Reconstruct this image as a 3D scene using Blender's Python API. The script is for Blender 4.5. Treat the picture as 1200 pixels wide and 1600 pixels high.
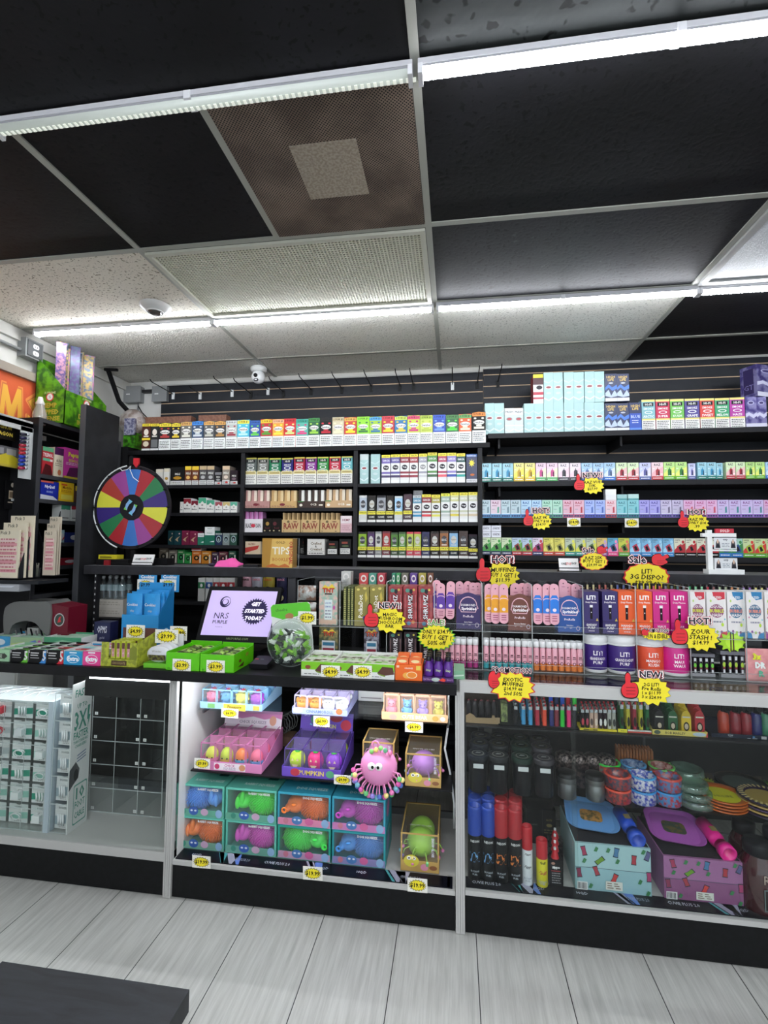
import bpy, bmesh, math, random
from mathutils import Vector, Matrix
random.seed(7)
for o in list(bpy.data.objects): bpy.data.objects.remove(o)
SC = bpy.context.scene
COL = SC.collection
# ---------------- camera
F = 754.28; YAW, PIT, ROL = -.1454, .064, .0066; CAMZ = 1.5
def _basis():
    cy, sy, cp, sp, cr, sr = math.cos(YAW), math.sin(YAW), math.cos(PIT), math.sin(PIT), math.cos(ROL), math.sin(ROL)
    fw = Vector((sy*cp, cy*cp, sp)); rt = Vector((cy, -sy, 0)); up = rt.cross(fw)
    return rt*cr+up*sr, up*cr-rt*sr, fw
RT, UP, FW = _basis()
cd = bpy.data.cameras.new('camera'); cam = bpy.data.objects.new('camera', cd); COL.objects.link(cam)
cd.sensor_fit = 'VERTICAL'; cd.sensor_height = 36; cd.lens = 36*F/1600; cd.clip_start = .02
M = Matrix((RT, UP, -FW)).transposed().to_4x4(); M.translation = (0, 0, CAMZ); cam.matrix_world = M
SC.camera = cam
# ---------------- world, exposure
w = bpy.data.worlds.new('world'); SC.world = w; w.use_nodes = True
w.node_tree.nodes['Background'].inputs[0].default_value = (.85, .92, 1, 1)
w.node_tree.nodes['Background'].inputs[1].default_value = .9
SC.view_settings.view_transform = 'Standard'; SC.view_settings.look = 'None'
SC.view_settings.exposure = 0.62; SC.view_settings.gamma = 1
try:
    SC.cycles.transparent_max_bounces = 32; SC.cycles.max_bounces = 8
except Exception: pass
STRIP_E = 26.0      # emission of the lit ceiling tubes
CASE_E = 34.0       # emission of the lamps inside the showcases

# ---------------- from a pixel of the 1200x1600 frame to a place on a real plane
def PX(px, Y, z):
    k = (px-600)/F; r = Y*RT.y+(z-CAMZ)*RT.z; f = Y*FW.y+(z-CAMZ)*FW.z
    return (k*f-r)/(RT.x-k*FW.x)
def PZ(py, X, Y):
    k = (800-py)/F; u = X*UP.x+Y*UP.y; f = X*FW.x+Y*FW.y
    return CAMZ+(k*f-u)/(UP.z-k*FW.z)
def RAY(px, py): return FW+RT*((px-600)/F)+UP*((800-py)/F)
def AT(px, py, Y):
    d = RAY(px, py); t = Y/d.y; return d.x*t, CAMZ+d.z*t
def ATZ(px, py, z):
    d = RAY(px, py); t = (z-CAMZ)/d.z; return d.x*t, d.y*t
def ATX(px, py, X):
    d = RAY(px, py); t = X/d.x; return d.y*t, CAMZ+d.z*t

# ---------------- materials
_M = {}
def lin(h):
    h = h.lstrip('#'); o = []
    for i in (0, 2, 4):
        c = int(h[i:i+2], 16)/255; o.append(c/12.92 if c <= .04045 else ((c+.055)/1.055)**2.4)
    return (*o, 1)
def mat(h, rough=.42, metal=0., emit=0., h2=None, scale=60., bump=0., coat=0.):
    k = (h, rough, metal, emit, h2, scale, bump, coat)
    if k in _M: return _M[k]
    m = bpy.data.materials.new('paint_'+h.strip('#')); m.use_nodes = True; n = m.node_tree; b = n.nodes['Principled BSDF']
    b.inputs['Base Color'].default_value = lin(h); b.inputs['Roughness'].default_value = rough; b.inputs['Metallic'].default_value = metal
    b.inputs['Coat Weight'].default_value = coat
    if max(lin(h)[:3]) < .03: b.inputs['Specular IOR Level'].default_value = .22
    if emit: b.inputs['Emission Color'].default_value = lin(h); b.inputs['Emission Strength'].default_value = emit
    if h2 or bump:
        tc = n.nodes.new('ShaderNodeTexCoord'); nz = n.nodes.new('ShaderNodeTexNoise'); nz.inputs['Scale'].default_value = scale; nz.inputs['Detail'].default_value = 3
        n.links.new(tc.outputs['Object'], nz.inputs['Vector'])
        if h2:
            r = n.nodes.new('ShaderNodeValToRGB'); r.color_ramp.elements[0].color = lin(h); r.color_ramp.elements[1].color = lin(h2)
            r.color_ramp.elements[0].position = .42; r.color_ramp.elements[1].position = .58
            n.links.new(nz.outputs['Fac'], r.inputs['Fac']); n.links.new(r.outputs['Color'], b.inputs['Base Color'])
        if bump:
            bp = n.nodes.new('ShaderNodeBump'); bp.inputs['Strength'].default_value = bump; bp.inputs['Distance'].default_value = .004
            n.links.new(nz.outputs['Fac'], bp.inputs['Height']); n.links.new(bp.outputs['Normal'], b.inputs['Normal'])
    _M[k] = m; return m
def clear(name, tint=(1, 1, 1), refl=.06, rough=.02, haze=0., hz=(.8, .85, .85)):
    if name in _M: return _M[name]
    m = bpy.data.materials.new(name); m.use_nodes = True; n = m.node_tree; n.nodes.remove(n.nodes['Principled BSDF']); out = n.nodes['Material Output']
    t = n.nodes.new('ShaderNodeBsdfTransparent'); t.inputs[0].default_value = (*tint, 1)
    g = n.nodes.new('ShaderNodeBsdfGlossy'); g.inputs['Roughness'].default_value = rough
    lw = n.nodes.new('ShaderNodeLayerWeight'); lw.inputs['Blend'].default_value = .5
    pw = n.nodes.new('ShaderNodeMath'); pw.operation = 'POWER'; pw.inputs[1].default_value = 5; n.links.new(lw.outputs['Facing'], pw.inputs[0])
    mu = n.nodes.new('ShaderNodeMath'); mu.operation = 'MULTIPLY_ADD'; mu.inputs[1].default_value = .8; mu.inputs[2].default_value = refl; mu.use_clamp = True
    mx = n.nodes.new('ShaderNodeMixShader'); n.links.new(pw.outputs[0], mu.inputs[0]); n.links.new(mu.outputs[0], mx.inputs[0])
    last = t
    if haze:
        d = n.nodes.new('ShaderNodeBsdfDiffuse'); d.inputs[0].default_value = (*hz, 1); m2 = n.nodes.new('ShaderNodeMixShader'); m2.inputs[0].default_value = haze
        n.links.new(t.outputs[0], m2.inputs[1]); n.links.new(d.outputs[0], m2.inputs[2]); last = m2
    n.links.new(last.outputs[0], mx.inputs[1]); n.links.new(g.outputs[0], mx.inputs[2]); n.links.new(mx.outputs[0], out.inputs[0])
    _M[name] = m; return m
ACR = clear('clear_acrylic', (.97, .98, .98), .03)
ACRE = clear('acrylic_edge', (.93, .95, .95), .08, .1, .4)
GLS = clear('showcase_glass', (.95, .97, .96), .018)
FILM = clear('clear_film', (.98, .98, .98), .07, .15, .05, (.9, .92, .95))
SMOKE = clear('tinted_acrylic', (.66, .66, .72), .04)
BLK = mat('#121214', .5); BLKW = mat('#1b1b1e', .55, h2='#222226', scale=30.); WHT = mat('#eceeee', .4); GRY = mat('#8d8f90', .5)

# ---------------- text as geometry
_T = {}
def tgeo(s, bold=0.):
    k = (s, bold)
    if k not in _T:
        c = bpy.data.curves.new('t', 'FONT'); c.body = s; c.size = 1; c.resolution_u = 1; c.offset = bold; c.align_x = 'CENTER'; c.fill_mode = 'FRONT'
        o = bpy.data.objects.new('t', c); me = o.to_mesh()
        V = [(v.co.x, v.co.y) for v in me.vertices]; P = [list(p.vertices) for p in me.polygons]; o.to_mesh_clear()
        bpy.data.objects.remove(o); bpy.data.curves.remove(c)
        if not V: V = [(0, 0)]
        x0, x1 = min(v[0] for v in V), max(v[0] for v in V); y0, y1 = min(v[1] for v in V), max(v[1] for v in V)
        h = max(y1-y0, .3); cx, cy = (x0+x1)/2, (y0+y1)/2
        _T[k] = ([((x-cx)/h, (y-cy)/h) for x, y in V], P, (x1-x0)/h)
    return _T[k]

# ---------------- mesh builder
class MB:
    def sheet(s, x0, y0, z0, x1, y1, z1, m):   # a single film sheet: one of the three extents is zero
        if z0 == z1: P = [(x0, y0, z0), (x1, y0, z0), (x1, y1, z0), (x0, y1, z0)]
        elif y0 == y1: P = [(x0, y0, z0), (x1, y0, z0), (x1, y0, z1), (x0, y0, z1)]
        else: P = [(x0, y0, z0), (x0, y1, z0), (x0, y1, z1), (x0, y0, z1)]
        return s.add(P, [(0, 1, 2, 3)], m)
    def __init__(s): s.v = []; s.f = []; s.m = []; s.s = []; s.mats = []; s.X = None
    def mi(s, m):
        if isinstance(m, str): m = mat(m)
        if m not in s.mats: s.mats.append(m)
        return s.mats.index(m)
    def add(s, V, P, m, smooth=False):
        n = len(s.v); i = s.mi(m)
        if s.X is not None: V = [s.X @ Vector(p) for p in V]
        s.v += [tuple(p) for p in V]
        for p in P: s.f.append([q+n for q in p]); s.m.append(i); s.s.append(smooth)
        return s
    def box(s, x0, y0, z0, x1, y1, z1, m):
        V = [(x, y, z) for x in (x0, x1) for y in (y0, y1) for z in (z0, z1)]
        return s.add(V, [(0, 1, 3, 2), (4, 6, 7, 5), (0, 4, 5, 1), (2, 3, 7, 6), (0, 2, 6, 4), (1, 5, 7, 3)], m)
    def prism(s, pts, fr, d, m, side=None):
        O, U, V = [Vector(a) for a in fr]; N = U.cross(V).normalized()
        a = [O+U*x+V*y+N*d for x, y in pts]; b = [O+U*x+V*y for x, y in pts]; n = len(pts)
        s.add(a, [list(range(n))], m)
        s.add(b, [list(range(n))[::-1]], side or m)
        s.add(a+b, [(i, n+i, n+(i+1) % n, (i+1) % n) for i in range(n)], side or m)
        return s
    def face(s, pts, fr, off, m):
        O, U, V = [Vector(a) for a in fr]; N = U.cross(V).normalized()
        s.add([O+U*x+V*y+N*off for x, y in pts], [list(range(len(pts)))], m); return s
    def text(s, t, fr, cx, cy, h, m, off, wmax=None, bold=0., rot=0., shear=0.):
        if bold > .035:   # heavy lettering: the same letters spread a little in eight directions
            wd = tgeo(t, .02)[2]; q = min(1, (wmax or 1e9)/(wd*h)); rr = (bold-.015)*h*1.1
            for k in range(8): s.text(t, fr, cx+rr*min(q*1.3, 1)*math.cos(k*.785), cy+rr*math.sin(k*.785), h, m, off+k*1e-5, wmax, .02, rot, shear)
            bold = .02; off += 9e-5
        V, P, wd = tgeo(t, bold); O, U, W = [Vector(a) for a in fr]; N = U.cross(W).normalized()
        sx = h if not wmax or wd*h <= wmax else wmax/wd
        c, sn = math.cos(rot), math.sin(rot); pts = []
        for x, y in V:
            x, y = x*sx+y*h*shear, y*h; x, y = x*c-y*sn, x*sn+y*c
            pts.append(O+U*(cx+x)+W*(cy+y)+N*off)
        return s.add(pts, P, m)
    def lathe(s, prof, c, m, seg=20, smooth=True, ax='z', cap=True):
        V = []; n = len(prof)
        for r, z in prof:
            for i in range(seg):
                a = 2*math.pi*i/seg; x, y = r*math.cos(a), r*math.sin(a)
                p = (x, y, z) if ax == 'z' else (x, -z, y) if ax == 'y' else (z, x, y)
                V.append((c[0]+p[0], c[1]+p[1], c[2]+p[2]))
        P = [(j*seg+i, j*seg+(i+1) % seg, (j+1)*seg+(i+1) % seg, (j+1)*seg+i) for j in range(n-1) for i in range(seg)]
        s.add(V, P, m, smooth)
        if cap:
            for j, rev in ((0, 1), (n-1, 0)):
                if prof[j][0] > 1e-5:
                    q = [j*seg+i for i in range(seg)]
                    s.add([V[i] for i in (q[::-1] if rev else q)], [list(range(seg))], m)
        return s
    def ball(s, c, r, m, seg=14, rings=9, sq=None):
        if not hasattr(r, '__len__'): r = (r, r, r)
        V = [(c[0], c[1], c[2]-r[2])]
        for j in range(1, rings):
            t = math.pi*j/rings
            for i in range(seg):
                a = 2*math.pi*i/seg; V.append((c[0]+r[0]*math.sin(t)*math.cos(a), c[1]+r[1]*math.sin(t)*math.sin(a), c[2]-r[2]*math.cos(t)))
        V.append((c[0], c[1], c[2]+r[2])); L = len(V)-1
        P = [(0, 1+(i+1) % seg, 1+i) for i in range(seg)]
        for j in range(rings-2):
            for i in range(seg): a = 1+j*seg; P.append((a+i, a+(i+1) % seg, a+seg+(i+1) % seg, a+seg+i))
        a = 1+(rings-2)*seg; P += [(a+i, a+(i+1) % seg, L) for i in range(seg)]
        return s.add(V, P, m, True)
    def tube(s, path, r, m, seg=6, smooth=True):
        path = [Vector(p) for p in path]; V = []; n = len(path); rr = r if hasattr(r, '__len__') else [r]*n
        for j, p in enumerate(path):
            d = (path[min(j+1, n-1)]-path[max(j-1, 0)]).normalized(); a = d.orthogonal().normalized() if j == 0 else (pa-d*pa.dot(d)).normalized()
            pa = a; b = d.cross(a)
            for i in range(seg):
                t = 2*math.pi*i/seg; V.append(p+a*(math.cos(t)*rr[j])+b*(math.sin(t)*rr[j]))
        P = [(j*seg+i, j*seg+(i+1) % seg, (j+1)*seg+(i+1) % seg, (j+1)*seg+i) for j in range(n-1) for i in range(seg)]
        P += [list(range(seg))[::-1], [(n-1)*seg+i for i in range(seg)]]
        return s.add(V, P, m, smooth)
    def build(s, name, parent=None, loc=None):
        if loc is None and parent is None and s.v:
            xs = [v[0] for v in s.v]; ys = [v[1] for v in s.v]; loc = ((min(xs)+max(xs))/2, (min(ys)+max(ys))/2, min(v[2] for v in s.v))
        if parent is not None and loc is None: loc = parent.location
        loc = Vector(loc or (0, 0, 0))
        me = bpy.data.meshes.new(name); me.from_pydata([tuple(Vector(v)-loc) for v in s.v], [], s.f)
        for m in s.mats: me.materials.append(m)
        me.polygons.foreach_set('material_index', s.m); me.polygons.foreach_set('use_smooth', s.s); me.update()
        o = bpy.data.objects.new(name, me); COL.objects.link(o)
        if parent is None: o.location = loc
        else: o.parent = parent
        return o
# world coordinates everywhere; a part's mesh is stored relative to its thing's base
def thing(name, loc, label, cat, group=None):
    o = bpy.data.objects.new(name, None); COL.objects.link(o); o.location = loc; o.empty_display_size = .02; return tag(o, label, cat, group)
def tag(o, label, cat, group=None):
    o['label'] = label; o['category'] = cat
    if group: o['group'] = group
    return o
def struct(o): o['kind'] = 'structure'; return o
def dup(o, loc, label=None):
    r = o.copy(); COL.objects.link(r); r.location = loc
    if label: r['label'] = label
    for ch in list(o.children):
        c = ch.copy(); COL.objects.link(c); c.parent = r
        for g in list(ch.children):
            d = g.copy(); COL.objects.link(d); d.parent = c
    return r
ORD = 'first second third fourth fifth sixth seventh eighth ninth tenth eleventh twelfth thirteenth fourteenth fifteenth sixteenth seventeenth eighteenth nineteenth twentieth'.split()
ORD += ['twenty-'+x for x in ORD[:9]]+['thirtieth', 'thirty-first', 'thirty-second', 'thirty-third', 'thirty-fourth', 'thirty-fifth']
def nth(i, n):
    if i == 0: return 'leftmost'
    if i == n-1: return 'rightmost'
    return ORD[i]+' from the left' if i <= n//2 or n-1-i > 9 else ORD[n-1-i]+' from the right'
FX = ((0, 0, 0), (1, 0, 0), (0, 0, 1))
def front(x, y, z): return ((x, y, z), (1, 0, 0), (0, 0, 1))
def star(cx, cy, rx, ry, k, n, ph=0, jit=0.):
    rnd = random.Random(n*7+1); pts = []
    for i in range(2*n):
        a = math.pi*i/n+ph; q = 1 if i % 2 == 0 else k
        if jit and i % 2 == 0: q *= 1+jit*(rnd.random()-.5)
        pts.append((cx+rx*q*math.cos(a), cy+ry*q*math.sin(a)))
    return pts
def ell(cx, cy, rx, ry, n=16): return [(cx+rx*math.cos(2*math.pi*i/n), cy+ry*math.sin(2*math.pi*i/n)) for i in range(n)]
def rrect(x0, y0, x1, y1, r, n=4):
    p = []
    for cx, cy, a in ((x1-r, y1-r, 0), (x0+r, y1-r, 90), (x0+r, y0+r, 180), (x1-r, y0+r, 270)):
        for i in range(n+1): t = math.radians(a+90*i/n); p.append((cx+r*math.cos(t), cy+r*math.sin(t)))
    return p
def smooth(pts, k=3):
    n = len(pts); out = []
    for i in range(n):
        a, b, c, d = pts[i-1], pts[i], pts[(i+1) % n], pts[(i+2) % n]
        for j in range(k):
            t = j/k; out.append(tuple(.5*(2*b[q]+(c[q]-a[q])*t+(2*a[q]-5*b[q]+4*c[q]-d[q])*t*t+(3*b[q]-a[q]-3*c[q]+d[q])*t**3) for q in (0, 1)))
    return out
# artwork on a w x h panel, drawn in fractions of the panel (0..1, 0..1)
def art(mb, fr, w, h, items, base=.0003, st=.00012):
    for i, t in enumerate(items):
        off = base+st*i; k = t[0]
        if k == 'r': mb.face([(t[1]*w, t[2]*h), (t[3]*w, t[2]*h), (t[3]*w, t[4]*h), (t[1]*w, t[4]*h)], fr, off, t[5])
        elif k == 'e': mb.face(ell(t[1]*w, t[2]*h, t[3]*w, t[4]*h), fr, off, t[5])
        elif k == 'p': mb.face([(x*w, y*h) for x, y in t[1]], fr, off, t[2])
        elif k == 's': mb.face(star(t[1]*w, t[2]*h, t[3]*w, t[4]*h, t[5], t[6]), fr, off, t[7])
        elif k == 't':
            fl = len(t) > 7 and t[7]; mb.text(t[4], fr, t[1]*w, t[2]*h, t[3]*(w if fl else h), t[5], off, (t[6] if len(t) > 6 else .9)*(h if fl else w), t[9] if len(t) > 9 else .02, t[8] if len(t) > 8 else 0)
        elif k == 'w':   # lines of small print: 'w', x0,y0,x1,y1, color, rows
            n = t[6]; dh = (t[4]-t[2])/n; rnd = random.Random(int(t[1]*100+n))
            for j in range(n):
                y = t[2]+dh*(j+.3); x = t[1]; xe = t[3]-(.12 if j % 2 else .03)*(t[3]-t[1])
                while x < xe-.03:
                    l = rnd.uniform(.05, .16); mb.face([(x*w, y*h), (min(x+l, xe)*w, y*h), (min(x+l, xe)*w, (y+dh*.42)*h), (x*w, (y+dh*.42)*h)], fr, off, t[5]); x += l+.03
def pbox(name, label, cat, group, x0, x1, z0, z1, y, d, body, items, sides=None, build=True, parent=None):
    mb = MB(); mb.box(x0, y, z0, x1, y+d, z1, body); art(mb, front(x0, y, z0), x1-x0, z1-z0, items)
    if not build: return mb
    o = mb.build(name, parent)
    return tag(o, label, cat, group) if parent is None else o
# =============== ROOM
CZ = 2.727; WY = 3.37; LX = -2.515; g = .6096; XA = -.097; Y1 = 1.797
def plane_mat(name, fn):
    m = bpy.data.materials.new(name); m.use_nodes = True; fn(m.node_tree, m.node_tree.nodes['Principled BSDF']); return m
def N(nt, t, **kw):
    n = nt.nodes.new(t)
    for k, v in kw.items():
        if k in n.inputs: n.inputs[k].default_value = v
        else: setattr(n, k, v)
    return n
def floor_fn(nt, b):
    tc = N(nt, 'ShaderNodeTexCoord'); L = nt.links.new
    mp = N(nt, 'ShaderNodeMapping'); mp.inputs['Location'].default_value = (-FLX0, 0, 0); L(tc.outputs['Object'], mp.inputs[0])
    sx = N(nt, 'ShaderNodeSeparateXYZ'); L(mp.outputs[0], sx.inputs[0])
    dv = N(nt, 'ShaderNodeMath', operation='DIVIDE'); dv.inputs[1].default_value = .3004; L(sx.outputs[0], dv.inputs[0])
    fl = N(nt, 'ShaderNodeMath', operation='FLOOR'); L(dv.outputs[0], fl.inputs[0])
    fr = N(nt, 'ShaderNodeMath', operation='FRACT'); L(dv.outputs[0], fr.inputs[0])
    wn = N(nt, 'ShaderNodeTexWhiteNoise', noise_dimensions='1D'); L(fl.outputs[0], wn.inputs['W'])
    mp2 = N(nt, 'ShaderNodeMapping'); mp2.inputs['Scale'].default_value = (26, 1.6, 1); L(tc.outputs['Object'], mp2.inputs[0])
    ad = N(nt, 'ShaderNodeVectorMath', operation='ADD'); L(mp2.outputs[0], ad.inputs[0]); L(wn.outputs['Color'], ad.inputs[1])
    n1 = N(nt, 'ShaderNodeTexNoise', Scale=2.2, Detail=6.0, Roughness=.62); L(ad.outputs[0], n1.inputs['Vector'])
    mp3 = N(nt, 'ShaderNodeMapping'); mp3.inputs['Scale'].default_value = (150, 5, 1); L(tc.outputs['Object'], mp3.inputs[0])
    n2 = N(nt, 'ShaderNodeTexNoise', Scale=1.5, Detail=3.0); L(mp3.outputs[0], n2.inputs['Vector'])
    mx = N(nt, 'ShaderNodeMath', operation='MULTIPLY_ADD'); mx.inputs[1].default_value = .35; L(n2.outputs['Fac'], mx.inputs[0]); L(n1.outputs['Fac'], mx.inputs[2])
    r = N(nt, 'ShaderNodeValToRGB'); e = r.color_ramp.elements; e[0].position = .36; e[0].color = lin('#a3a49f'); e[1].position = 1.0; e[1].color = lin('#cfd0cb')
    L(mx.outputs[0], r.inputs['Fac'])
    # seams
    lo = N(nt, 'ShaderNodeMath', operation='LESS_THAN'); lo.inputs[1].default_value = .011; L(fr.outputs[0], lo.inputs[0])
    mc = N(nt, 'ShaderNodeMix', data_type='RGBA'); L(lo.outputs[0], mc.inputs['Factor']); L(r.outputs['Color'], mc.inputs['A']); mc.inputs['B'].default_value = lin('#2a2b2b')
    L(mc.outputs['Result'], b.inputs['Base Color']); b.inputs['Roughness'].default_value = .38
FLX0 = PX(90, 1.988, 0)
o = MB().box(LX-.1, -3.2, -.06, 5.2, WY+.1, 0, plane_mat('grey_wood_planks', floor_fn)).build('floor', loc=(0, 0, 0)); struct(o)
def tile_mat(name, c1, c2, fiss, scale, rough, bump, spec=.5, smear=None):
    def fn(nt, b):
        L = nt.links.new; tc = N(nt, 'ShaderNodeTexCoord')
        n1 = N(nt, 'ShaderNodeTexNoise', Scale=2.5, Detail=4.0); L(tc.outputs['Object'], n1.inputs['Vector'])
        r = N(nt, 'ShaderNodeValToRGB'); e = r.color_ramp.elements; e[0].position = .4; e[0].color = lin(c1); e[1].position = .65; e[1].color = lin(c2); L(n1.outputs['Fac'], r.inputs['Fac'])
        n0 = N(nt, 'ShaderNodeTexNoise', Scale=9.0, Detail=2.0); L(tc.outputs['Object'], n0.inputs['Vector'])
        va = N(nt, 'ShaderNodeVectorMath', operation='MULTIPLY_ADD'); va.inputs[1].default_value = (.05, .05, .05); L(n0.outputs['Color'], va.inputs[0]); L(tc.outputs['Object'], va.inputs[2])
        vo = N(nt, 'ShaderNodeTexNoise', Scale=scale, Detail=1.5, Roughness=.4); L(va.outputs[0], vo.inputs['Vector'])
        r2 = N(nt, 'ShaderNodeValToRGB'); e = r2.color_ramp.elements; e[0].position = .33; e[0].color = (1, 1, 1, 1); e[1].position = .38; e[1].color = (0, 0, 0, 1); L(vo.outputs['Fac'], r2.inputs['Fac'])
        mc = N(nt, 'ShaderNodeMix', data_type='RGBA'); L(r2.outputs['Color'], mc.inputs['Factor']); L(r.outputs['Color'], mc.inputs['A']); mc.inputs['B'].default_value = lin(fiss)
        last = mc.outputs['Result']
        if smear:
            n3 = N(nt, 'ShaderNodeTexNoise', Scale=7.0, Detail=5.0, Roughness=.7); L(tc.outputs['Object'], n3.inputs['Vector'])
            r3 = N(nt, 'ShaderNodeValToRGB'); e = r3.color_ramp.elements; e[0].position = .64; e[0].color = (0, 0, 0, 1); e[1].position = .8; e[1].color = (1, 1, 1, 1); L(n3.outputs['Fac'], r3.inputs['Fac'])
            m3 = N(nt, 'ShaderNodeMix', data_type='RGBA'); L(r3.outputs['Color'], m3.inputs['Factor']); L(last, m3.inputs['A']); m3.inputs['B'].default_value = lin(smear); last = m3.outputs['Result']
        L(last, b.inputs['Base Color']); b.inputs['Roughness'].default_value = rough; b.inputs['Specular IOR Level'].default_value = spec
        bp = N(nt, 'ShaderNodeBump', Strength=bump, Distance=.006); L(vo.outputs['Fac'], bp.inputs['Height']); L(bp.outputs['Normal'], b.inputs['Normal'])
    return plane_mat(name, fn)
TB = tile_mat('black_painted_tile', '#1b1b1d', '#222226', '#151517', 60., .55, .12, .18)
TBF = tile_mat('black_fissured_tile', '#2a2d2d', '#333737', '#0a0a0b', 34., .5, .2, .15, '#3f4442')
TBS = tile_mat('black_smeared_tile', '#1c1c20', '#26262b', '#101012', 70., .5, .1, .2, '#55565a')
TW = tile_mat('white_tile', '#e4e2da', '#eceae3', '#b8b6ae', 110., .8, .6)
TWS = tile_mat('speckled_tile', '#e2dccf', '#eae5d8', '#8f8977', 95., .85, .3)
TBR = mat('#a9aaa2', .45)
cb = MB()
cols = [(LX-.1, XA-2*g), (XA-2*g, XA-g), (XA-g, XA), (XA, XA+2*g), (XA+2*g, XA+4*g), (XA+4*g, 5.2)]
rows = [(-3.2, Y1-g), (Y1-g, Y1), (Y1, Y1+g), (Y1+g, Y1+2*g), (Y1+2*g, WY+.1)]
for ci, (x0, x1) in enumerate(cols):
    for ri, (y0, y1) in enumerate(rows):
        m = TB
        if ri == 0 and ci == 3: m = TBF
        if ri == 2 and ci == 0: m = TWS
        if ri == 2 and ci == 3: m = TBS
        if ri >= 3 and ci <= 3: m = TW
        cb.box(x0, y0, CZ+.006, x1, y1, CZ+.02, m)
struct(cb.build('ceiling', loc=(0, 0, 0)))
gb = MB(); hw = .012
for x in (XA-4*g, XA-2*g, XA, XA+2*g, XA+4*g): gb.box(x-hw, -3.2, CZ, x+hw, WY, CZ+.006, TBR)
gb.box(XA-g-hw, Y1-g, CZ+.0008, XA-g+hw, Y1, CZ+.0055, TBR)
for k in range(-8, 3): gb.box(LX, Y1+k*g-hw, CZ+.0005, 5.2, Y1+k*g+hw, CZ+.005, TBR)
struct(gb.build('trim_1', loc=(0, 0, 0)))
WP = mat('#d6d6d2', .7, h2='#cbcac4', scale=4.)
struct(MB().box(LX-.1, WY, 0, 5.2, WY+.1, CZ+.02, WP).build('wall_back', loc=(0, 0, 0)))
struct(MB().box(LX-.1, -3.2, 0, LX, WY, CZ+.02, WP).build('wall_left', loc=(0, 0, 0)))
struct(MB().box(5.2, -3.2, 0, 5.3, WY+.1, CZ+.02, WP).build('wall_right', loc=(0, 0, 0)))
tb = MB(); tb.box(LX, 0, 2.66, LX+.02, WY, 2.727, WP); tb.box(LX, 0, 2.45, LX+.03, 2.6, 2.5, mat('#9a8f84', .7)); struct(tb.build('trim_2', loc=(0, 0, 0)))
# slatwall: boards with tan grooves
def slat(nm, x0, x1, y, ztop, zbot, zg, label):
    mb = MB(); SB = mat('#23252a', .5, h2='#26282d', scale=8.); TN = mat('#c4a686', .6)
    mb.box(x0, y+.004, zbot, x1, y+.018, ztop, TN); z = ztop; zs = [zg-.0805*i for i in range(40) if zg-.0805*i > zbot+.02]; prev = ztop
    for q in zs:
        mb.box(x0, y, q+.0035, x1, y+.0035, prev, SB); prev = q-.0035
    mb.box(x0, y, zbot, x1, y+.0035, prev, SB)
    mb.box(x0, y-.004, ztop, x1, y+.018, ztop+.008, mat('#b9b8b4', .5))
    return tag(mb.build(nm), label, 'wall panel')
SLX = PX(755, 3.34, 2.6)
slat('slatwall_panel', PX(252, 3.35, 2.6), SLX-.001, 3.351, 2.69, 2.1, 2.633, 'charcoal slatted wall panel with empty hooks above the pouch row')
slat('slatwall_panel', SLX+.001, 3.6, 3.340, 2.705, 1.0, 2.665, 'charcoal slatted wall panel behind the right hand vape shelves')
# ceiling fittings
def strip(x0, x1, y, lit, label, pw=1.):
    zc = CZ; t = thing('ceiling_tube_light', ((x0+x1)/2, y, zc-.041), label, 'light fixture', 'linear tube lights across the ceiling')
    mb = MB(); mb.box(x0, y-.019, zc-.016, x1, y+.019, zc-.0005, mat('#c9c9ce', .35)); mb.box(x0, y-.0165, zc-.021, x1, y+.0165, zc-.016, mat('#9d9ea3', .4)); mb.build('housing', t)
    L = MB(); seg = 8; V = []
    for x in (x0+.012, x1-.012):
        for i in range(seg+1):
            a = math.pi*i/seg; V.append((x, y-.016*math.cos(a), zc-.021-.017*math.sin(a)))
    m = mat('#f4f8ff', .3, emit=STRIP_E*pw) if lit else mat('#c8cfc8', .35, emit=.12)  # the unlit tube gets a faint glow put into lens and diodes
    L.add(V, [(i, i+1, seg+2+i, seg+1+i) for i in range(seg)]+[list(range(seg+1))[::-1], list(range(seg+1, 2*seg+2))], m, True)
    L.build('lens', t)
    D = MB(); n = int((x1-x0)/.017); dm = mat('#ffffff', .3, emit=STRIP_E*1.5) if lit else mat('#eef3e6', .3, emit=.35)
    for i in range(n): D.box(x0+.02+i*.017, y-.006, zc-.0392, x0+.028+i*.017, y+.006, zc-.0379, dm)
    D.build('diode_row', t)
    for xe in (x0, x1-.012): c = MB(); c.box(xe, y-.020, zc-.041, xe+.012, y+.020, zc-.014, mat('#e4e4e8', .35)); c.build('end_cap', t)
    c = MB(); c.box((x0+x1)/2-.01, y-.022, zc-.026, (x0+x1)/2+.01, y+.022, zc-.003, mat('#e4e4e8', .35)); c.build('clip', t)
    return t
REAR_FILL_E = 2.2
strip(-1.33, XA-.006, 1.165, False, 'unlit clear tube light on the ceiling, left of the near bright one')
strip(XA+.008, 1.15, 1.165, True, 'brightly lit tube light at the top right, nearest on the ceiling')
strip(LX+.10, -1.31, 2.42, True, 'far lit tube light segment running to the left wall')
strip(-1.308, XA-.006, 2.42, True, 'far lit tube light segment beside the white egg crate grille')
strip(XA+.008, 1.15, 2.42, True, 'far lit tube light segment in front of the smeared black tile')
strip(1.152, 2.4, 2.42, True, 'far lit tube light segment below the frosted panel at the right')
for x in (-1.33, -.1, 1.13):  # unseen tubes added behind the camera to brighten floor and counter fronts
    for yy in (.1, -.8, -1.9): strip(x, x+1.22, yy, True, 'unseen fill tube light added overhead behind the viewpoint', REAR_FILL_E)
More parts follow.
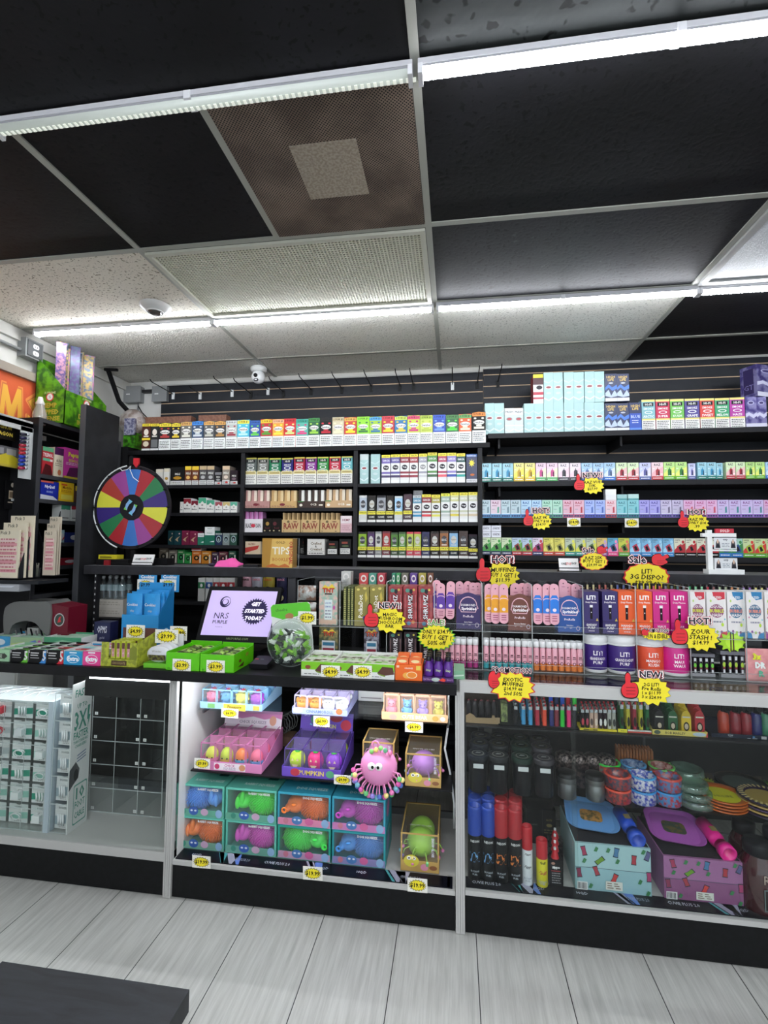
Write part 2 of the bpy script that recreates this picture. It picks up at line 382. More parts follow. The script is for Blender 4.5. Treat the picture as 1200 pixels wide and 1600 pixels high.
# egg crate grille
t = thing('air_grille', (XA-g, Y1+g/2, CZ), 'white egg crate air grille, widest panel in the ceiling', 'air grille')
mb = MB(); x0, x1, y0, y1 = XA-2*g+.014, XA-.014, Y1+.014, Y1+g-.014; CR = mat('#d9d8c6', .5)
nx, ny = 78, 38
for i in range(nx+1): x = x0+.02+(x1-x0-.04)*i/nx; mb.box(x-.0028, y0+.02, CZ-.002, x+.0028, y1-.02, CZ+.002, CR)
for j in range(ny+1): y = y0+.02+(y1-y0-.04)*j/ny; mb.box(x0+.02, y-.0028, CZ-.0021, x1-.02, y+.0028, CZ+.0019, CR)
mb.build('lattice', t)
mb = MB()
for a in ((x0, y0, x1, y0+.02), (x0, y1-.02, x1, y1), (x0, y0+.02, x0+.02, y1-.02), (x1-.02, y0+.02, x1, y1-.02)): mb.box(a[0], a[1], CZ-.012, a[2], a[3], CZ, mat('#c9c9bc', .5))
mb.build('frame', t)
# dark sheet standing in for the shade inside the lattice holes
MB().box(x0+.02, y0+.02, CZ+.0032, x1-.02, y1-.02, CZ+.0055, mat('#3c372c', .8)).build('backing', t)
# brown perforated return vent
def perf_fn(nt, b):
    L = nt.links.new; tc = N(nt, 'ShaderNodeTexCoord'); mp = N(nt, 'ShaderNodeMapping'); mp.inputs['Rotation'].default_value = (0, 0, .785); mp.inputs['Scale'].default_value = (135, 135, 135); L(tc.outputs['Object'], mp.inputs[0])
    vo = N(nt, 'ShaderNodeTexVoronoi', Randomness=0.0, Scale=1.0, voronoi_dimensions='2D'); L(mp.outputs[0], vo.inputs['Vector'])
    lt = N(nt, 'ShaderNodeMath', operation='LESS_THAN'); lt.inputs[1].default_value = .33; L(vo.outputs['Distance'], lt.inputs[0])
    nz = N(nt, 'ShaderNodeTexNoise', Scale=5.0, Detail=5.0); L(tc.outputs['Object'], nz.inputs['Vector'])
    r = N(nt, 'ShaderNodeValToRGB'); e = r.color_ramp.elements; e[0].position = .4; e[0].color = lin('#6a5a51'); e[1].position = .62; e[1].color = lin('#8f7d70'); L(nz.outputs['Fac'], r.inputs['Fac'])
    mc = N(nt, 'ShaderNodeMix', data_type='RGBA'); L(lt.outputs[0], mc.inputs['Factor']); L(r.outputs['Color'], mc.inputs['A']); mc.inputs['B'].default_value = lin('#15100d'); L(mc.outputs['Result'], b.inputs['Base Color']); b.inputs['Roughness'].default_value = .7
def perf2_fn(nt, b):
    perf_fn(nt, b)
t = thing('return_vent', (XA-g/2, Y1-g/2, CZ), 'dusty brown perforated return vent with a pale square plate', 'air vent')
x0, x1, y0, y1 = XA-g+.014, XA-.014, Y1-g+.014, Y1-.014
MB().box(x0, y0, CZ-.004, x1, y1, CZ+.004, plane_mat('dusty_perforated_metal', perf_fn)).build('screen', t)
px_, py_ = ATZ(518, 267, CZ-.005); MB().box(px_-.105, py_-.115, CZ-.009, px_+.105, py_+.115, CZ-.0045, mat('#b0a596', .6, h2='#988b7c', scale=120.)).build('plate', t)
# frosted panels right
for k, (xx, yy, lb) in enumerate([(XA+2*g, Y1, 'frosted prismatic light panel, switched off, at the right edge of the ceiling')]):
    t = thing('ceiling_light_panel', (xx+g, yy+g/2, CZ), lb, 'light panel')
    MB().box(xx+.045, yy+.045, CZ-.002, xx+2*g-.045, yy+g-.045, CZ+.004, mat('#c3c6cc', .35, h2='#b4b7bd', scale=260., bump=.4)).build('diffuser', t)
    mb = MB(); X0, X1, Y0_, Y1_ = xx+.014, xx+2*g-.014, yy+.014, yy+g-.014
    for a in ((X0, Y0_, X1, Y0_+.03), (X0, Y1_-.03, X1, Y1_), (X0, Y0_+.03, X0+.03, Y1_-.03), (X1-.03, Y0_+.03, X1, Y1_-.03)): mb.box(a[0], a[1], CZ-.010, a[2], a[3], CZ+.003, mat('#b4b5b4', .4))
    mb.build('frame', t)
# recessed detector
x, y = ATZ(243, 479, CZ); t = thing('smoke_detector', (x, y, CZ-.03), 'small round white detector on the speckled ceiling tile', 'detector')
MB().lathe([(.045, 0), (.062, .012), (.075, .02), (.078, .033)], (x, y, CZ-.029), mat('#dcdcda', .4), 28).build('housing', t)
MB().lathe([(.0, -.012), (.028, -.010), (.034, -.002), (.034, .002)], (x, y, CZ-.029), mat('#4a4744', .3), 8, False).build('sensor', t)
MB().lathe([(.036, -.004), (.042, -.004), (.044, .002), (.036, .002), (.036, -.004)], (x, y, CZ-.0292), mat('#f4f4f2', .4), 24, cap=False).build('ring', t)
# dome camera
x, y = ATZ(406, 566, CZ); y = 3.16; x = PX(404, y, 2.66)
t = thing('security_camera', (x, y, CZ-.12), 'white turret security camera hanging over the slatted wall', 'camera')
MB().lathe([(.045, .0), (.056, .01), (.056, .03), (.05, .036)], (x, y, CZ-.036), WHT, 24).build('base', t)
mb = MB(); mb.ball((x, y-.005, CZ-.072), .047, WHT, 24, 16); mb.build('housing', t)
mb = MB(); mb.lathe([(.012, .0), (.014, .004), (.0135, .012)], (x, y-.045, CZ-.074), BLK, 16, ax='y'); mb.lathe([(.02, -.004), (.021, .0), (.016, .003)], (x, y-.044, CZ-.074), mat('#d0d0d0'), 20, ax='y', cap=False); mb.build('lens', t)
mb = MB(); mb.prism(rrect(-.016, -.008, .016, .008, .006), front(x, y-.040, CZ-.103), .006, BLK); mb.face(rrect(-.009, -.004, .009, .004, .003), front(x, y-.040, CZ-.103), .0065, mat('#e8e8e8')); mb.build('infrared_window', t)
# hooks
HK = [(271, 618, 278, 594, 'w'), (313, 618, 313, 596, 'w'), (363, 614, 332, 583, 'w'), (392, 617, 362, 588, 'b'), (419, 611, 405, 600, 'w'), (443, 615, 417, 585, 'b'), (486, 611, 465, 583, 'b'), (534, 609, 517, 581, 'b'), (580, 606, 566, 578, 'b'), (625, 605, 616, 576, 'b'), (646, 604, 640, 575, 'b'), (707, 603, 706, 574, 'w'), (746, 601, 748, 571, 'b'), (778, 599, 781, 568, 'b')]
for i, (bx, by, tx, ty, c) in enumerate(HK):
    Y = 3.35 if i < 13 else 3.339; X, Z = AT(bx, by, Y)
    t = thing('peg_hook', (X, Y, Z), ('clear plastic based' if c == 'w' else 'black')+' empty peg hook on the slatted wall, '+nth(i, 14), 'hook', 'empty peg hooks on the slatted wall')
    m = mat('#dfe3e3', .3) if c == 'w' else mat('#0d0d0e', .4); mb = MB(); mb.box(X-.011, Y-.006, Z-.03, X+.011, Y, Z+.022, m); mb.build('base_plate', t)
    mb = MB(); mr = BLK; L = .27 if i not in (1, 4) else .14
    mb.tube([(X, Y-.003, Z+.01), (X, Y-L, Z+.016), (X, Y-L-.02, Z+.028)], .0034, mr, 6); mb.build('prong', t)
# electrical boxes on the walls
EB = mat('#8e9192', .45, .3)
for (a, b, c, d, lb) in ((196, 605, 220, 628, 'grey steel junction box on the back wall, left of its twin'), (240, 605, 261, 627, 'grey steel junction box touching the slatted wall panel')):
    x0, z1 = AT(a, b, 3.33); x1, z0 = AT(c, d, 3.33); t = thing('junction_box', ((x0+x1)/2, WY-.02, z0), lb, 'junction box', 'junction boxes on the back wall')
    mb = MB(); mb.box(x0, 3.32, z0, x1, WY, z1, EB); mb.build('box', t); mb = MB(); mb.box(x0-.003, 3.316, z0-.003, x1+.003, 3.32, z1+.003, mat('#9a9d9e', .4, .3)); mb.box(x0+.02, 3.3145, (z0+z1)/2-.005, x0+.05, 3.316, (z0+z1)/2+.004, WHT); mb.build('cover', t)
mb = MB(); x0, z = AT(218, 611, 3.34); x1, _ = AT(242, 611, 3.34); mb.box(x0, 3.335, z-.014, x1, WY-.002, z+.008, mat('#2a2a2c')); tag(mb.build('conduit'), 'short black conduit joining the two grey junction boxes', 'conduit')
mb = MB(); X, Z = AT(216, 628, 3.35); mb.tube([(X, 3.35, Z), (X, 3.35, Z-.2), (X-.01, 3.345, Z-.3)], .006, EB); mb.tube([(X, 3.35, Z-.03), (X+.05, 3.33, Z-.09), (X+.12, 3.31, Z-.15)], .004, BLK); tag(mb.build('cable'), 'thin cables dropping from the left junction box on the back wall', 'cable')
# outlet box on the left wall with conduit
yb, zb = ATX(53, 547, LX+.05); t = thing('outlet_box', (LX+.03, yb, zb-.05), 'grey surface outlet box under the ceiling on the left wall', 'electrical outlet')
MB().box(LX, yb-.06, zb-.055, LX+.055, yb+.06, zb+.055, EB).build('box', t)
mb = MB(); fr = ((LX+.056, yb-.05, zb-.045), (0, 1, 0), (0, 0, 1)); mb.prism([(0, 0), (.1, 0), (.1, .09), (0, .09)], fr, .004, mat('#55585a', .4)); 
for dz in (.02, .06):
    mb.face(rrect(.035, dz-.01, .075, dz+.016, .01), fr, .0045, WHT)
    mb.face(rrect(.048, dz-.004, .052, dz+.008, .001, 1), fr, .005, BLK); mb.face(rrect(.060, dz-.004, .064, dz+.008, .001, 1), fr, .005, BLK)
mb.build('cover_plate', t)
mb = MB(); mb.tube([(LX+.02, yb-.06, zb-.02), (LX+.02, yb-.4, zb-.02), (LX+.02, 0.6, zb-.02)], .010, mat('#8a8c8c', .4)); tag(mb.build('conduit'), 'grey metal conduit along the left wall above the orange banner', 'conduit')
# black steel bracket in the corner
mb = MB(); a = Vector((PX(168, 3.02, 2.6), 3.02, PZ(578, -2.4, 3.02))); X2, Z2 = AT(186, 627, 3.08)
mb.tube([a, (X2, 3.08, Z2), (X2, 3.30, Z2-.1)], .016, BLK, 4, False); mb.tube([a+Vector((-.03, 0, .005)), a+Vector((.06, .02, .005))], .012, BLK, 4, False); tag(mb.build('bracket'), 'black diagonal steel bracket in the ceiling corner', 'bracket')
# orange banner on the left wall
yb2, za = ATX(67, 598, LX+.005); ya = yb2-.85
mb = MB(); fr = ((LX+.004, ya, 2.14), (0, 1, 0), (0, 0, 1)); W = yb2-ya; H = za-2.14; OR = mat('#e2683f', .45, h2='#d95f3c', scale=3.)
mb.prism([(0, 0), (W, 0), (W, H), (0, H)], fr, .003, OR)
def bubble(s, cx, h, cy):
    mb.text(s, fr, cx, cy, h*1.08, mat('#f29a55', .45), .0036, h*.76, .05); mb.text(s, fr, cx, cy, h, mat('#d97a48', .45), .0040, h*.68, .03); mb.text(s, fr, cx, cy, h*.92, mat('#f2b64a', .45), .0044, h*.60, .012)
MP = [(0, 0), (.2, 0), (.23, .55), (.42, .02), (.58, .02), (.77, .55), (.8, 0), (1, 0), (.9, 1), (.72, 1), (.5, .45), (.28, 1), (.1, 1)]
for i, s_ in enumerate('GAMS'):
    if s_ != 'M': bubble(s_, W-.045-.16*(3-i), .20, H*.43)
    else:
        for k, c, o in ((1.14, '#f29a55', .0036), (1.06, '#d97a48', .0040), (.97, '#f2b64a', .0044)): mb.face([(W-.205+(x-.5)*.15*k, H*.43+(y-.5)*.20*k) for x, y in MP], fr, o, mat(c, .45))
mb.box(LX, ya, 2.112, LX+.03, yb2+.02, 2.14, mat('#b9bab6', .5)); mb.box(LX, ya, za, LX+.012, yb2, za+.006, BLK)
tag(mb.build('banner'), 'orange banner with fat yellow letters on the left wall', 'banner')
# bench at the near left
t = thing('bench', (-.87, .67, 0), 'low black wood grain bench in the near left corner', 'bench')
def wood_fn(nt, b):
    L = nt.links.new; tc = N(nt, 'ShaderNodeTexCoord'); mp = N(nt, 'ShaderNodeMapping'); mp.inputs['Scale'].default_value = (1.6, 11, 1); L(tc.outputs['Object'], mp.inputs[0])
    n1 = N(nt, 'ShaderNodeTexNoise', Scale=3.0, Detail=6.0, Distortion=1.5); L(mp.outputs[0], n1.inputs['Vector']); r = N(nt, 'ShaderNodeValToRGB'); e = r.color_ramp.elements; e[0].position = .35; e[0].color = lin('#15181d'); e[1].position = .7; e[1].color = lin('#262a31'); L(n1.outputs['Fac'], r.inputs['Fac']); L(r.outputs['Color'], b.inputs['Base Color']); b.inputs['Roughness'].default_value = .5
BW = plane_mat('black_wood', wood_fn); bz = .45; bx1, by1 = ATZ(296, 1546, bz)
mb = MB(); mb.box(-1.122, .2, bz-.05, bx1, by1, bz, BW); mb.build('seat', t)
mb = MB(); mb.box(-1.11, .212, 0, bx1-.012, by1-.012, bz-.05, BW); mb.build('base', t)
# =============== SHELVING
SB_ = mat('#111113', .5, h2='#151517', scale=14.); SF = mat('#232326', .5)
SY = 3.05
def zpx(px, py, Y=SY): return AT(px, py, Y)[1]
# left unit, three bays
XL0 = PX(205, SY, 1.9); XD1 = PX(380, SY, 1.9); XD2 = PX(556, SY, 1.9); XR = PX(750, SY, 1.9)
t = thing('shelving_unit', ((XL0+XR)/2, 3.2, 0), 'black three bay tobacco shelving unit against the back wall', 'shelving')
ZT = 2.128
mb = MB(); mb.box(XL0-.02, SY-.02, ZT-.03, XR+.06, WY-.025, ZT, SB_); mb.build('top_board', t)
for x in (XL0, XD1, XD2, XR): mb = MB(); mb.box(x-.013, SY-.012, 0, x+.013, WY-.025, ZT-.031, SF); mb.build('upright', t)
mb = MB(); mb.box(XL0+.014, WY-.05, .0, XR-.014, WY-.026, ZT-.032, mat('#0c0c0d', .7)); mb.build('back_panel', t)
BZ = {1: [1.887, 1.697, 1.478, 1.352], 2: [1.886, 1.727, 1.565, 1.419, 1.3], 3: [1.882, 1.633, 1.407, 1.25]}
for k, (a, b) in enumerate(((XL0, XD1), (XD1, XD2), (XD2, XR))):
    for z in BZ[k+1]+[1.1, .7, .3]:
        mb = MB(); mb.box(a+.0135, SY, z-.022, b-.0135, WY-.052, z, SB_); mb.box(a+.0135, SY-.002, z-.0225, b-.0135, SY, z-.001, SF); mb.build('shelf', t)
# right unit shelves
RX1 = 3.4; RZ = [2.186, 1.884, 1.660, 1.431]
t = thing('wall_shelving', (1.9, 3.2, 0), 'long black vape shelves bracketed to the slatted wall at the right', 'shelving')
for z in RZ:
    mb = MB(); mb.box(XR+.05, SY-.01, z-.03, RX1, 3.33, z, SB_); mb.box(XR+.05, SY-.012, z-.031, RX1, SY-.01, z-.001, SF); mb.build('shelf', t)
for z in RZ:
    for x in (XR+.12, 1.0, 2.0): mb = MB(); mb.box(x-.006, SY+.02, z-.09, x+.006, 3.338, z-.0305, BLK); mb.build('bracket', t)
# ---------------- product faces
WN = 'WARNING: This'
def warn(y0=.04, y1=.32, x0=.08, x1=.92, c='#3c3c40', n=5): return [('w', x0, y0, x1, y1, c, n)]
def f_pouch(top, body, acc, band, brand='Swisher', acc2=None):
    it = [('r', 0, 0, 1, .40, '#eef0ee'), ('r', 0, .40, 1, .86, body), ('p', [(.0, .86), (1, .86), (1, .97), (.5, 1.0), (0, .97)], top),
          ('t', .5, .925, .075, '5 FOR $1' if band else '2 FOR', '#1c1c1c', .9),
          ('e', .5, .66, .4, .075, '#f2f2ee'), ('t', .5, .66, .08, brand, '#2a2230', .72), ('r', .12, .45, .88, .52, acc), ('r', .3, .53, .7, .58, acc2 or acc), ('e', .22, .79, .1, .03, acc), ('e', .78, .79, .1, .03, acc2 or acc)]
    return it+warn(.05, .35)
ROW1 = [(221, 234, 662, 'n', '#e8d23a', '#4a211d', '#d8c840', 'brown slim cigar pack'), (234.4, 247, 662, 'n', '#e8d23a', '#2b2b2c', '#77797a', 'black slim cigar pack'),
 (247.7, 266, 661, 's', '#ecd83c', '#2c2a2e', '#b83b3b', 'yellow topped black cigarillo box'), (266.7, 281, 661, 's', '#ecd83c', '#26242a', '#e6c93a', 'second yellow topped black cigarillo box'), (281.5, 298.5, 659, 's', '#d9a75c', '#6b6a66', '#e8e6da', 'tan topped silver cigarillo box'),
 (299.2, 316.5, 658, 's', '#3d8be0', '#344c6d', '#d7dde2', 'blue topped steel cigarillo box'), (317.6, 334, 658, 's', '#e0a758', '#55575a', '#c9c9bd', 'tan topped grey cigarillo box'), (334.8, 351.5, 658, 's', '#e0a758', '#3a3a3c', '#b6884a', 'tan topped charcoal cigarillo box'),
 (352.3, 369.5, 657, 's', '#cfd2cf', '#b9bdb9', '#9c3040', 'silver and maroon cigarillo box'), (370.2, 388.7, 656, 's', '#e6dc4a', '#49bcd6', '#bfeaf2', 'aqua cigarillo box'), (389.4, 405.8, 657, 's', '#2a5fb0', '#27509c', '#6ed24c', 'royal blue cigarillo box'),
 (406.4, 424.6, 655, 's', '#eec62e', '#b8242c', '#4c9e38', 'red and green watermelon cigarillo box'), (425.2, 442.7, 655, 's', '#f1b08a', '#ef9c3c', '#f2e04a', 'peach orange cigarillo box'), (443.2, 461.4, 654, 's', '#c2202a', '#d02c30', '#cfe08a', 'bright red cigarillo box'),
 (462, 481, 655, 's', '#2f9c88', '#5ab0a0', '#d83a7c', 'teal and pink cigarillo box'), (481.4, 499, 653, 's', '#37853a', '#1f5c3c', '#9cd24a', 'dark green cigarillo box'), (499.6, 518.4, 652, 's', '#2b2b2c', '#202022', '#c22034', 'black cigarillo box with white skull lettering'),
 (519, 537, 652, 's', '#c3b48c', '#cfc6a8', '#efe8c0', 'cream patterned cigarillo box'), (537.7, 557, 652, 's', '#dba74a', '#c2352f', '#f0e22c', 'red cigarillo box with yellow square'), (557.6, 576.8, 651, 's', '#8ad430', '#90d838', '#2c6e34', 'lime cigarillo box with dark green square'),
 (577.2, 596, 651, 's', '#4ba3dc', '#9fc63a', '#2a6d9c', 'lime and sky blue cigarillo box'), (596.5, 616, 650, 's', '#cf3844', '#b83038', '#f1dc30', 'crimson cigarillo box with yellow panel'), (616.6, 636, 650, 's', '#b9cf48', '#1f6da4', '#e6c83a', 'ocean blue cigarillo box'),
 (636.6, 655.8, 649, 's', '#cf3f6a', '#c3cf4a', '#c22874', 'lime and magenta cigarillo box'), (656.4, 676, 649, 's', '#a8c23c', '#c9d46a', '#a6b83c', 'pale lime cigarillo box'), (676.6, 696.3, 648, 's', '#2c56c2', '#2748ac', '#6f9ce8', 'deep blue cigarillo box'),
 (697, 716.6, 648, 's', '#3c7c38', '#245c34', '#4fe03c', 'forest green cigarillo box with neon square'), (717.2, 736.6, 647, 's', '#5c9c50', '#d95c2c', '#ece0c0', 'orange cigarillo box with green top'), (738, 759, 643.5, 's', '#d9822c', '#23211f', '#e8e0d0', 'black cigarillo box with orange top, last of the long row')]
zb = ZT+.0005; yf = SY-.015
for i, (a, b, ty, k, top, body, acc, lb) in enumerate(ROW1):
    x0, x1 = PX(a, yf, zb), PX(b, yf, zb); z1 = PZ(ty, (x0+x1)/2, yf); h = z1-zb
    it = f_pouch(top, body, acc, True) if k == 's' else [('r', 0, 0, 1, .07, '#dadada'), ('r', 0, .9, 1, 1, top), ('t', .5, .95, .06, '2 FOR', '#222222', .8), ('e', .5, .68, .28, .12, '#e6ddd0'), ('r', .2, .5, .8, .55, '#d8d2c8')]+([('r', 0, .38, 1, .46, top), ('e', .5, .24, .35, .1, '#dccfb8')] if i == 0 else [('r', .1, .1, .9, .4, '#6e7072')])
    pbox('cigarillo_box', lb+(' on top of the shelving unit' if i < 28 else ''), 'cigarillo box', 'cigarillo boxes on top of the shelving unit', x0, x1, zb, z1, yf, .11, mat(body, .35), it)
mb = MB()
for i, (a, b, c, d) in enumerate(((226, 653, 300, 662), (312, 650, 355, 658))):
    x0, z1 = AT(a, b, 3.2); x1, z0 = AT(c, d, 3.2); o = MB().box(x0, 3.185, zb, x1, 3.25, z1, mat('#8a5f4c', .7, h2='#7a5242')).build('cardboard_tray'); tag(o, ('left' if i == 0 else 'right')+' brown cardboard tray peeking over the long row of cigarillo boxes', 'tray', 'cardboard trays behind the top row')

def row(items, zb, yf, d, name, cat, group, where, fn):
    n = len(items)
    for i, it in enumerate(items):
        a, b, ty = it[:3]; x0, x1 = PX(a, yf, zb)+.0006, PX(b, yf, zb)-.0006; z1 = PZ(ty, (x0+x1)/2, yf)
        body, faces = fn(*it[4:]); pbox(name, f'{it[3]} {where}, {nth(i, n)}', cat, group, x0, x1, zb+.0005, z1, yf, d, mat(body, .35) if isinstance(body, str) else body, faces)
# bay 1
def f_cig(top, body, stripe='#c33', brand='Marlboro', red=False):
    return (body, [('r', 0, .0, 1, 1, '#ecebe6'), ('r', 0, .62, 1, 1, top), ('p', [(.0, .45), (.5, .78), (1, .45), (1, .3), (0, .3)], '#ecebe6'), ('e', .5, .5, .13, .06, '#8d8d85'), ('t', .5, .28, .12, brand, '#26262a', .8), ('r', 0, .97, 1, 1, '#d8d8d4')])
row([(281, 286, 784, 'white cigarette pack', '#e2e0dc', '#eeeeee'), (286.4, 298, 778.5, 'dark red cigarette pack', '#8d2632', '#eeeeee'), (298.5, 309, 782, 'maroon and white cigarette pack', '#7a1f30', '#eeeeee'), (309.5, 321.8, 777.5, 'tall mint green cigarette pack', '#4cae88', '#eeeeee'), (322.4, 334.6, 781, 'mint green cigarette pack', '#4aa584', '#eeeeee'), (336, 347, 784, 'rose cigarette pack', '#a8555c', '#eeeeee'), (348, 358.8, 784, 'straw yellow cigarette pack', '#cdb877', '#eeeeee'), (359.8, 370.4, 784, 'pale green cigarette pack', '#58ad90', '#eeeeee')],
    BZ[1][1], SY+.01, .08, 'cigarette_pack', 'cigarette pack', 'cigarette packs on the second shelf of the left bay', 'beside the prize wheel', lambda t, b: f_cig(t, b))
def f_cgr(top, body, mark, red=False):
    r = [('r', 0, 0, 1, .24, '#e2e2e0'), ('r', 0, .8, 1, 1, top), ('r', 0, .24, 1, .8, body), ('t', .5, .62, .13, 'Mild', '#e8e8e0', .7), ('e', .5, .4, .3, .09, mark)]+warn(.03, .2, n=3)
    return (body, r+([('e', .6, .12, .2, .05, '#d83a34')] if red else []))
row([(243, 254, 733, 'small pale cigar pack', '#e0d8c8', '#d8d6ce', '#8d8576'), (255.5, 264, 732, 'white and gold cigar pack', '#e8e0c8', '#e8e6df', '#b88f3c'), (266, 287.7, 730, 'wide black cigar pouch with gold ring', '#161616', '#19191a', '#c9962f'), (288.4, 298.6, 728.5, 'yellow topped amber cigar pack', '#eac73a', '#6e3820', '#e8c070'), (299.4, 310, 728.5, 'second yellow topped amber cigar pack', '#eac73a', '#6e3820', '#e8c070'), (311, 322.4, 728, 'wood tipped grey cigar pack', '#c9b08a', '#4d4b4c', '#c0c0c0'), (323, 334.4, 728, 'second wood tipped grey cigar pack', '#c9b08a', '#4d4b4c', '#c0c0c0'),
     (335.4, 346, 738, 'short charcoal cigar pack', '#77777c', '#2d2c2f', '#a0a0a0', True), (347, 358.4, 728, 'cream topped cigar pack', '#d9bf9c', '#8f8378', '#e8d8c8', True), (359.4, 371, 735, 'dark plum cigar pack', '#2c2128', '#2a2026', '#76606c', True)],
    BZ[1][0], SY+.012, .09, 'cigar_pack', 'cigar pack', 'cigar packs on the top shelf of the left bay', 'on the upper left shelf', f_cgr)
def f_new(top, body, k=0):
    if k == 1: return (body, [('r', 0, 0, 1, .68, body), ('r', 0, .68, 1, 1, '#e4e6e4'), ('t', .5, .82, .1, 'Newport', '#1c6a50', .8), ('p', [(.5, .2), (.95, .2), (.95, .3), (.7, .26)], '#e8e8e8')])
    if k == 2: return (body, [('r', .0, .86, 1, 1, '#8f9894'), ('e', .5, .5, .36, .28, '#9fb3b4'), ('e', .5, .5, .27, .21, '#151a22'), ('e', .5, .45, .14, .11, '#8fa0a0')])
    return (body, [('r', 0, .9, 1, 1, top), ('p', [(.15, .35), (.45, .5), (.85, .62), (.5, .4), (.6, .2)], '#cdb28a'), ('e', .72, .78, .1, .06, '#e8c0b8')])
row([(262, 271, 829, 'dark teal cigarette pack', '#15474c', '#123c44'), (271.6, 283, 829, 'teal cigarette pack with golden bird', '#15474c', '#14414a'), (283.6, 295.6, 829, 'maroon cigarette pack with golden bird', '#8d2f55', '#7c2444'), (296.2, 308, 830, 'second maroon cigarette pack with bird', '#8d2f55', '#7c2444'), (308.6, 318.6, 833, 'green and white cigarette pack', '#fff', '#2a7a60', 1), (319.2, 335.2, 829, 'larger deep green cigarette carton end', '#fff', '#1c6a54', 1), (336, 346.8, 833, 'navy swirl cigarette pack', '#8aa', '#1c2c4c', 2), (347.6, 358.2, 833, 'silver swirl cigarette pack', '#8aa', '#7f8a88', 2), (359, 370, 833, 'dark green swirl cigarette pack', '#8aa', '#1c4436', 2)],
    BZ[1][2], SY+.01, .08, 'cigarette_pack', 'cigarette pack', 'cigarette packs on the third shelf of the left bay', 'right of the prize wheel', lambda t, b, k=0: f_new(t if len(t) > 4 else '#888888', b, k))
x0, z0 = PX(320, SY+.015, 1.56), PZ(829, PX(327, SY, 1.56), SY+.01)+.0005; pbox('cigarette_pack', 'white and green pack lying across the larger green carton', 'cigarette pack', None, x0, PX(335, SY+.015, 1.56), z0, z0+.024, SY+.015, .08, mat('#e8eae8', .4), [('t', .5, .55, .35, 'Newport', '#1c6a50', .8)])
def f_tin(body, mark): return (body, [('e', .5, .45, .3, .2, '#0e1210'), ('e', .5, .45, .12, .09, mark), ('r', .82, .05, .98, .7, '#c9c4b8'), ('t', .45, .82, .1, 'GRIZZLY', '#d8d0b8', .7)])
row([(248, 262, 856, 'grey brown dip tobacco box', '#5d5348', '#8a8070'), (263.4, 276, 859, 'stone grey dip tobacco box', '#6f6a62', '#a09a90'), (277, 288, 859, 'bright green dip tobacco box', '#227a3c', '#37a860'), (288.8, 298.5, 863, 'short green dip tobacco box', '#25863c', '#3cb060'), (299.6, 314, 861, 'orange dip tobacco box', '#b86420', '#d8a060'), (314.6, 329, 861, 'amber dip tobacco box', '#b87420', '#d8b060'), (330.6, 341, 863, 'dark purple dip tobacco box', '#37203c', '#c090c0'), (341.6, 355, 862, 'maroon dip tobacco box', '#55202e', '#c08080'), (357, 368, 861, 'dark green dip tobacco box', '#164434', '#60a080')],
    BZ[1][3], SY+.01, .08, 'tobacco_box', 'tobacco box', 'dip tobacco boxes on the lowest shelf of the left bay', 'just above the long plank', f_tin)
x0 = PX(298, SY+.02, 1.43); pbox('cigarette_pack', 'red and white pack lying on top of the orange tobacco box', 'cigarette pack', None, x0, PX(313, SY+.02, 1.43), PZ(861, x0, SY+.01)+.002, PZ(857, x0, SY+.01)+.008, SY+.03, .07, mat('#e8e4e0', .4), [('r', 0, .3, 1, .8, '#b82a2c')])
# bay 2
def bag_box(items, zb, yf, name, cat, group, where, brand):
    n = len(items)
    for i, (a, b, ty, lb, colr, bot, k) in enumerate(items):
        x0, x1 = PX(a, yf, zb)+.0006, PX(b, yf, zb)-.0006; z1 = PZ(ty, (x0+x1)/2, yf); h = z1-zb; w_ = x1-x0; zm = zb+h*(.46 if k == 0 else .4)
        t = thing(name, ((x0+x1)/2, yf+.04, zb+.0005), f'{lb} {where}, {nth(i, n)}', cat, group)
        mb = MB(); mb.box(x0, yf, zb+.0005, x1, yf+.085, zm, mat('#e9e8e2', .5) if k == 0 else mat(bot, .4))
        if k == 0: art(mb, front(x0, yf, zb), w_, h, [('p', [(0, .36), (0, .47), (.12, .50), (.3, .47), (.5, .5), (.7, .47), (.88, .5), (1, .47), (1, .36)], '#d9cf96'), ('r', .1, .39, .9, .44, '#a8965a')]+warn(.03, .33, n=5))
        else: art(mb, front(x0, yf, zb), w_, h, [('r', 0, .0, 1, .09, '#e8e8e4'), ('r', 0, .28, 1, .40, '#e9df3c'), ('t', .5, .34, .07, '2 FOR $1.79', '#202020', .9), ('t', .5, .19, .07, 'GAME', '#d8d8d0', .7)])
        mb.build('tray', t)
        mb = MB(); pm = mat(colr, .28, .25, bump=.5, scale=90.); xi = .0015
        mb.box(x0+xi, yf+.008, zm-.01, x1-xi, yf+.07, z1-.004, pm); fr = front(x0+xi, yf+.008, zm)
        W_, H_ = w_-2*xi, z1-zm-.004
        if k == 0: art(mb, fr, W_, H_, [('r', 0, .9, 1, 1, '#c9c04e'), ('r', .12, .66, .88, .86, '#26282a'), ('t', .5, .76, .13, 'HI-FI', '#e8e8e0', .66), ('t', .5, .5, .12, 'SMOKE', '#f0f0f0', .8), ('e', .5, .28, .3, .12, '#e8ece8'), ('e', .5, .28, .22, .08, colr), ('t', .5, .08, .13, 'WRAPS', '#f0f0f0', .8)])
        else: art(mb, fr, W_, H_, [('r', 0, .86, 1, 1, bot if bot != colr else '#444444'), ('e', .5, .45, .33, .25, '#c9c9c2' if i % 2 else '#3a3a3e'), ('t', .5, .45, .14, 'Optimo' if i % 2 else 'BLACK', '#8a6f2c' if i % 2 else '#dcdcdc', .6), ('r', .2, .1, .8, .16, '#d8d8d0')])
        mb.build('pouch', t)
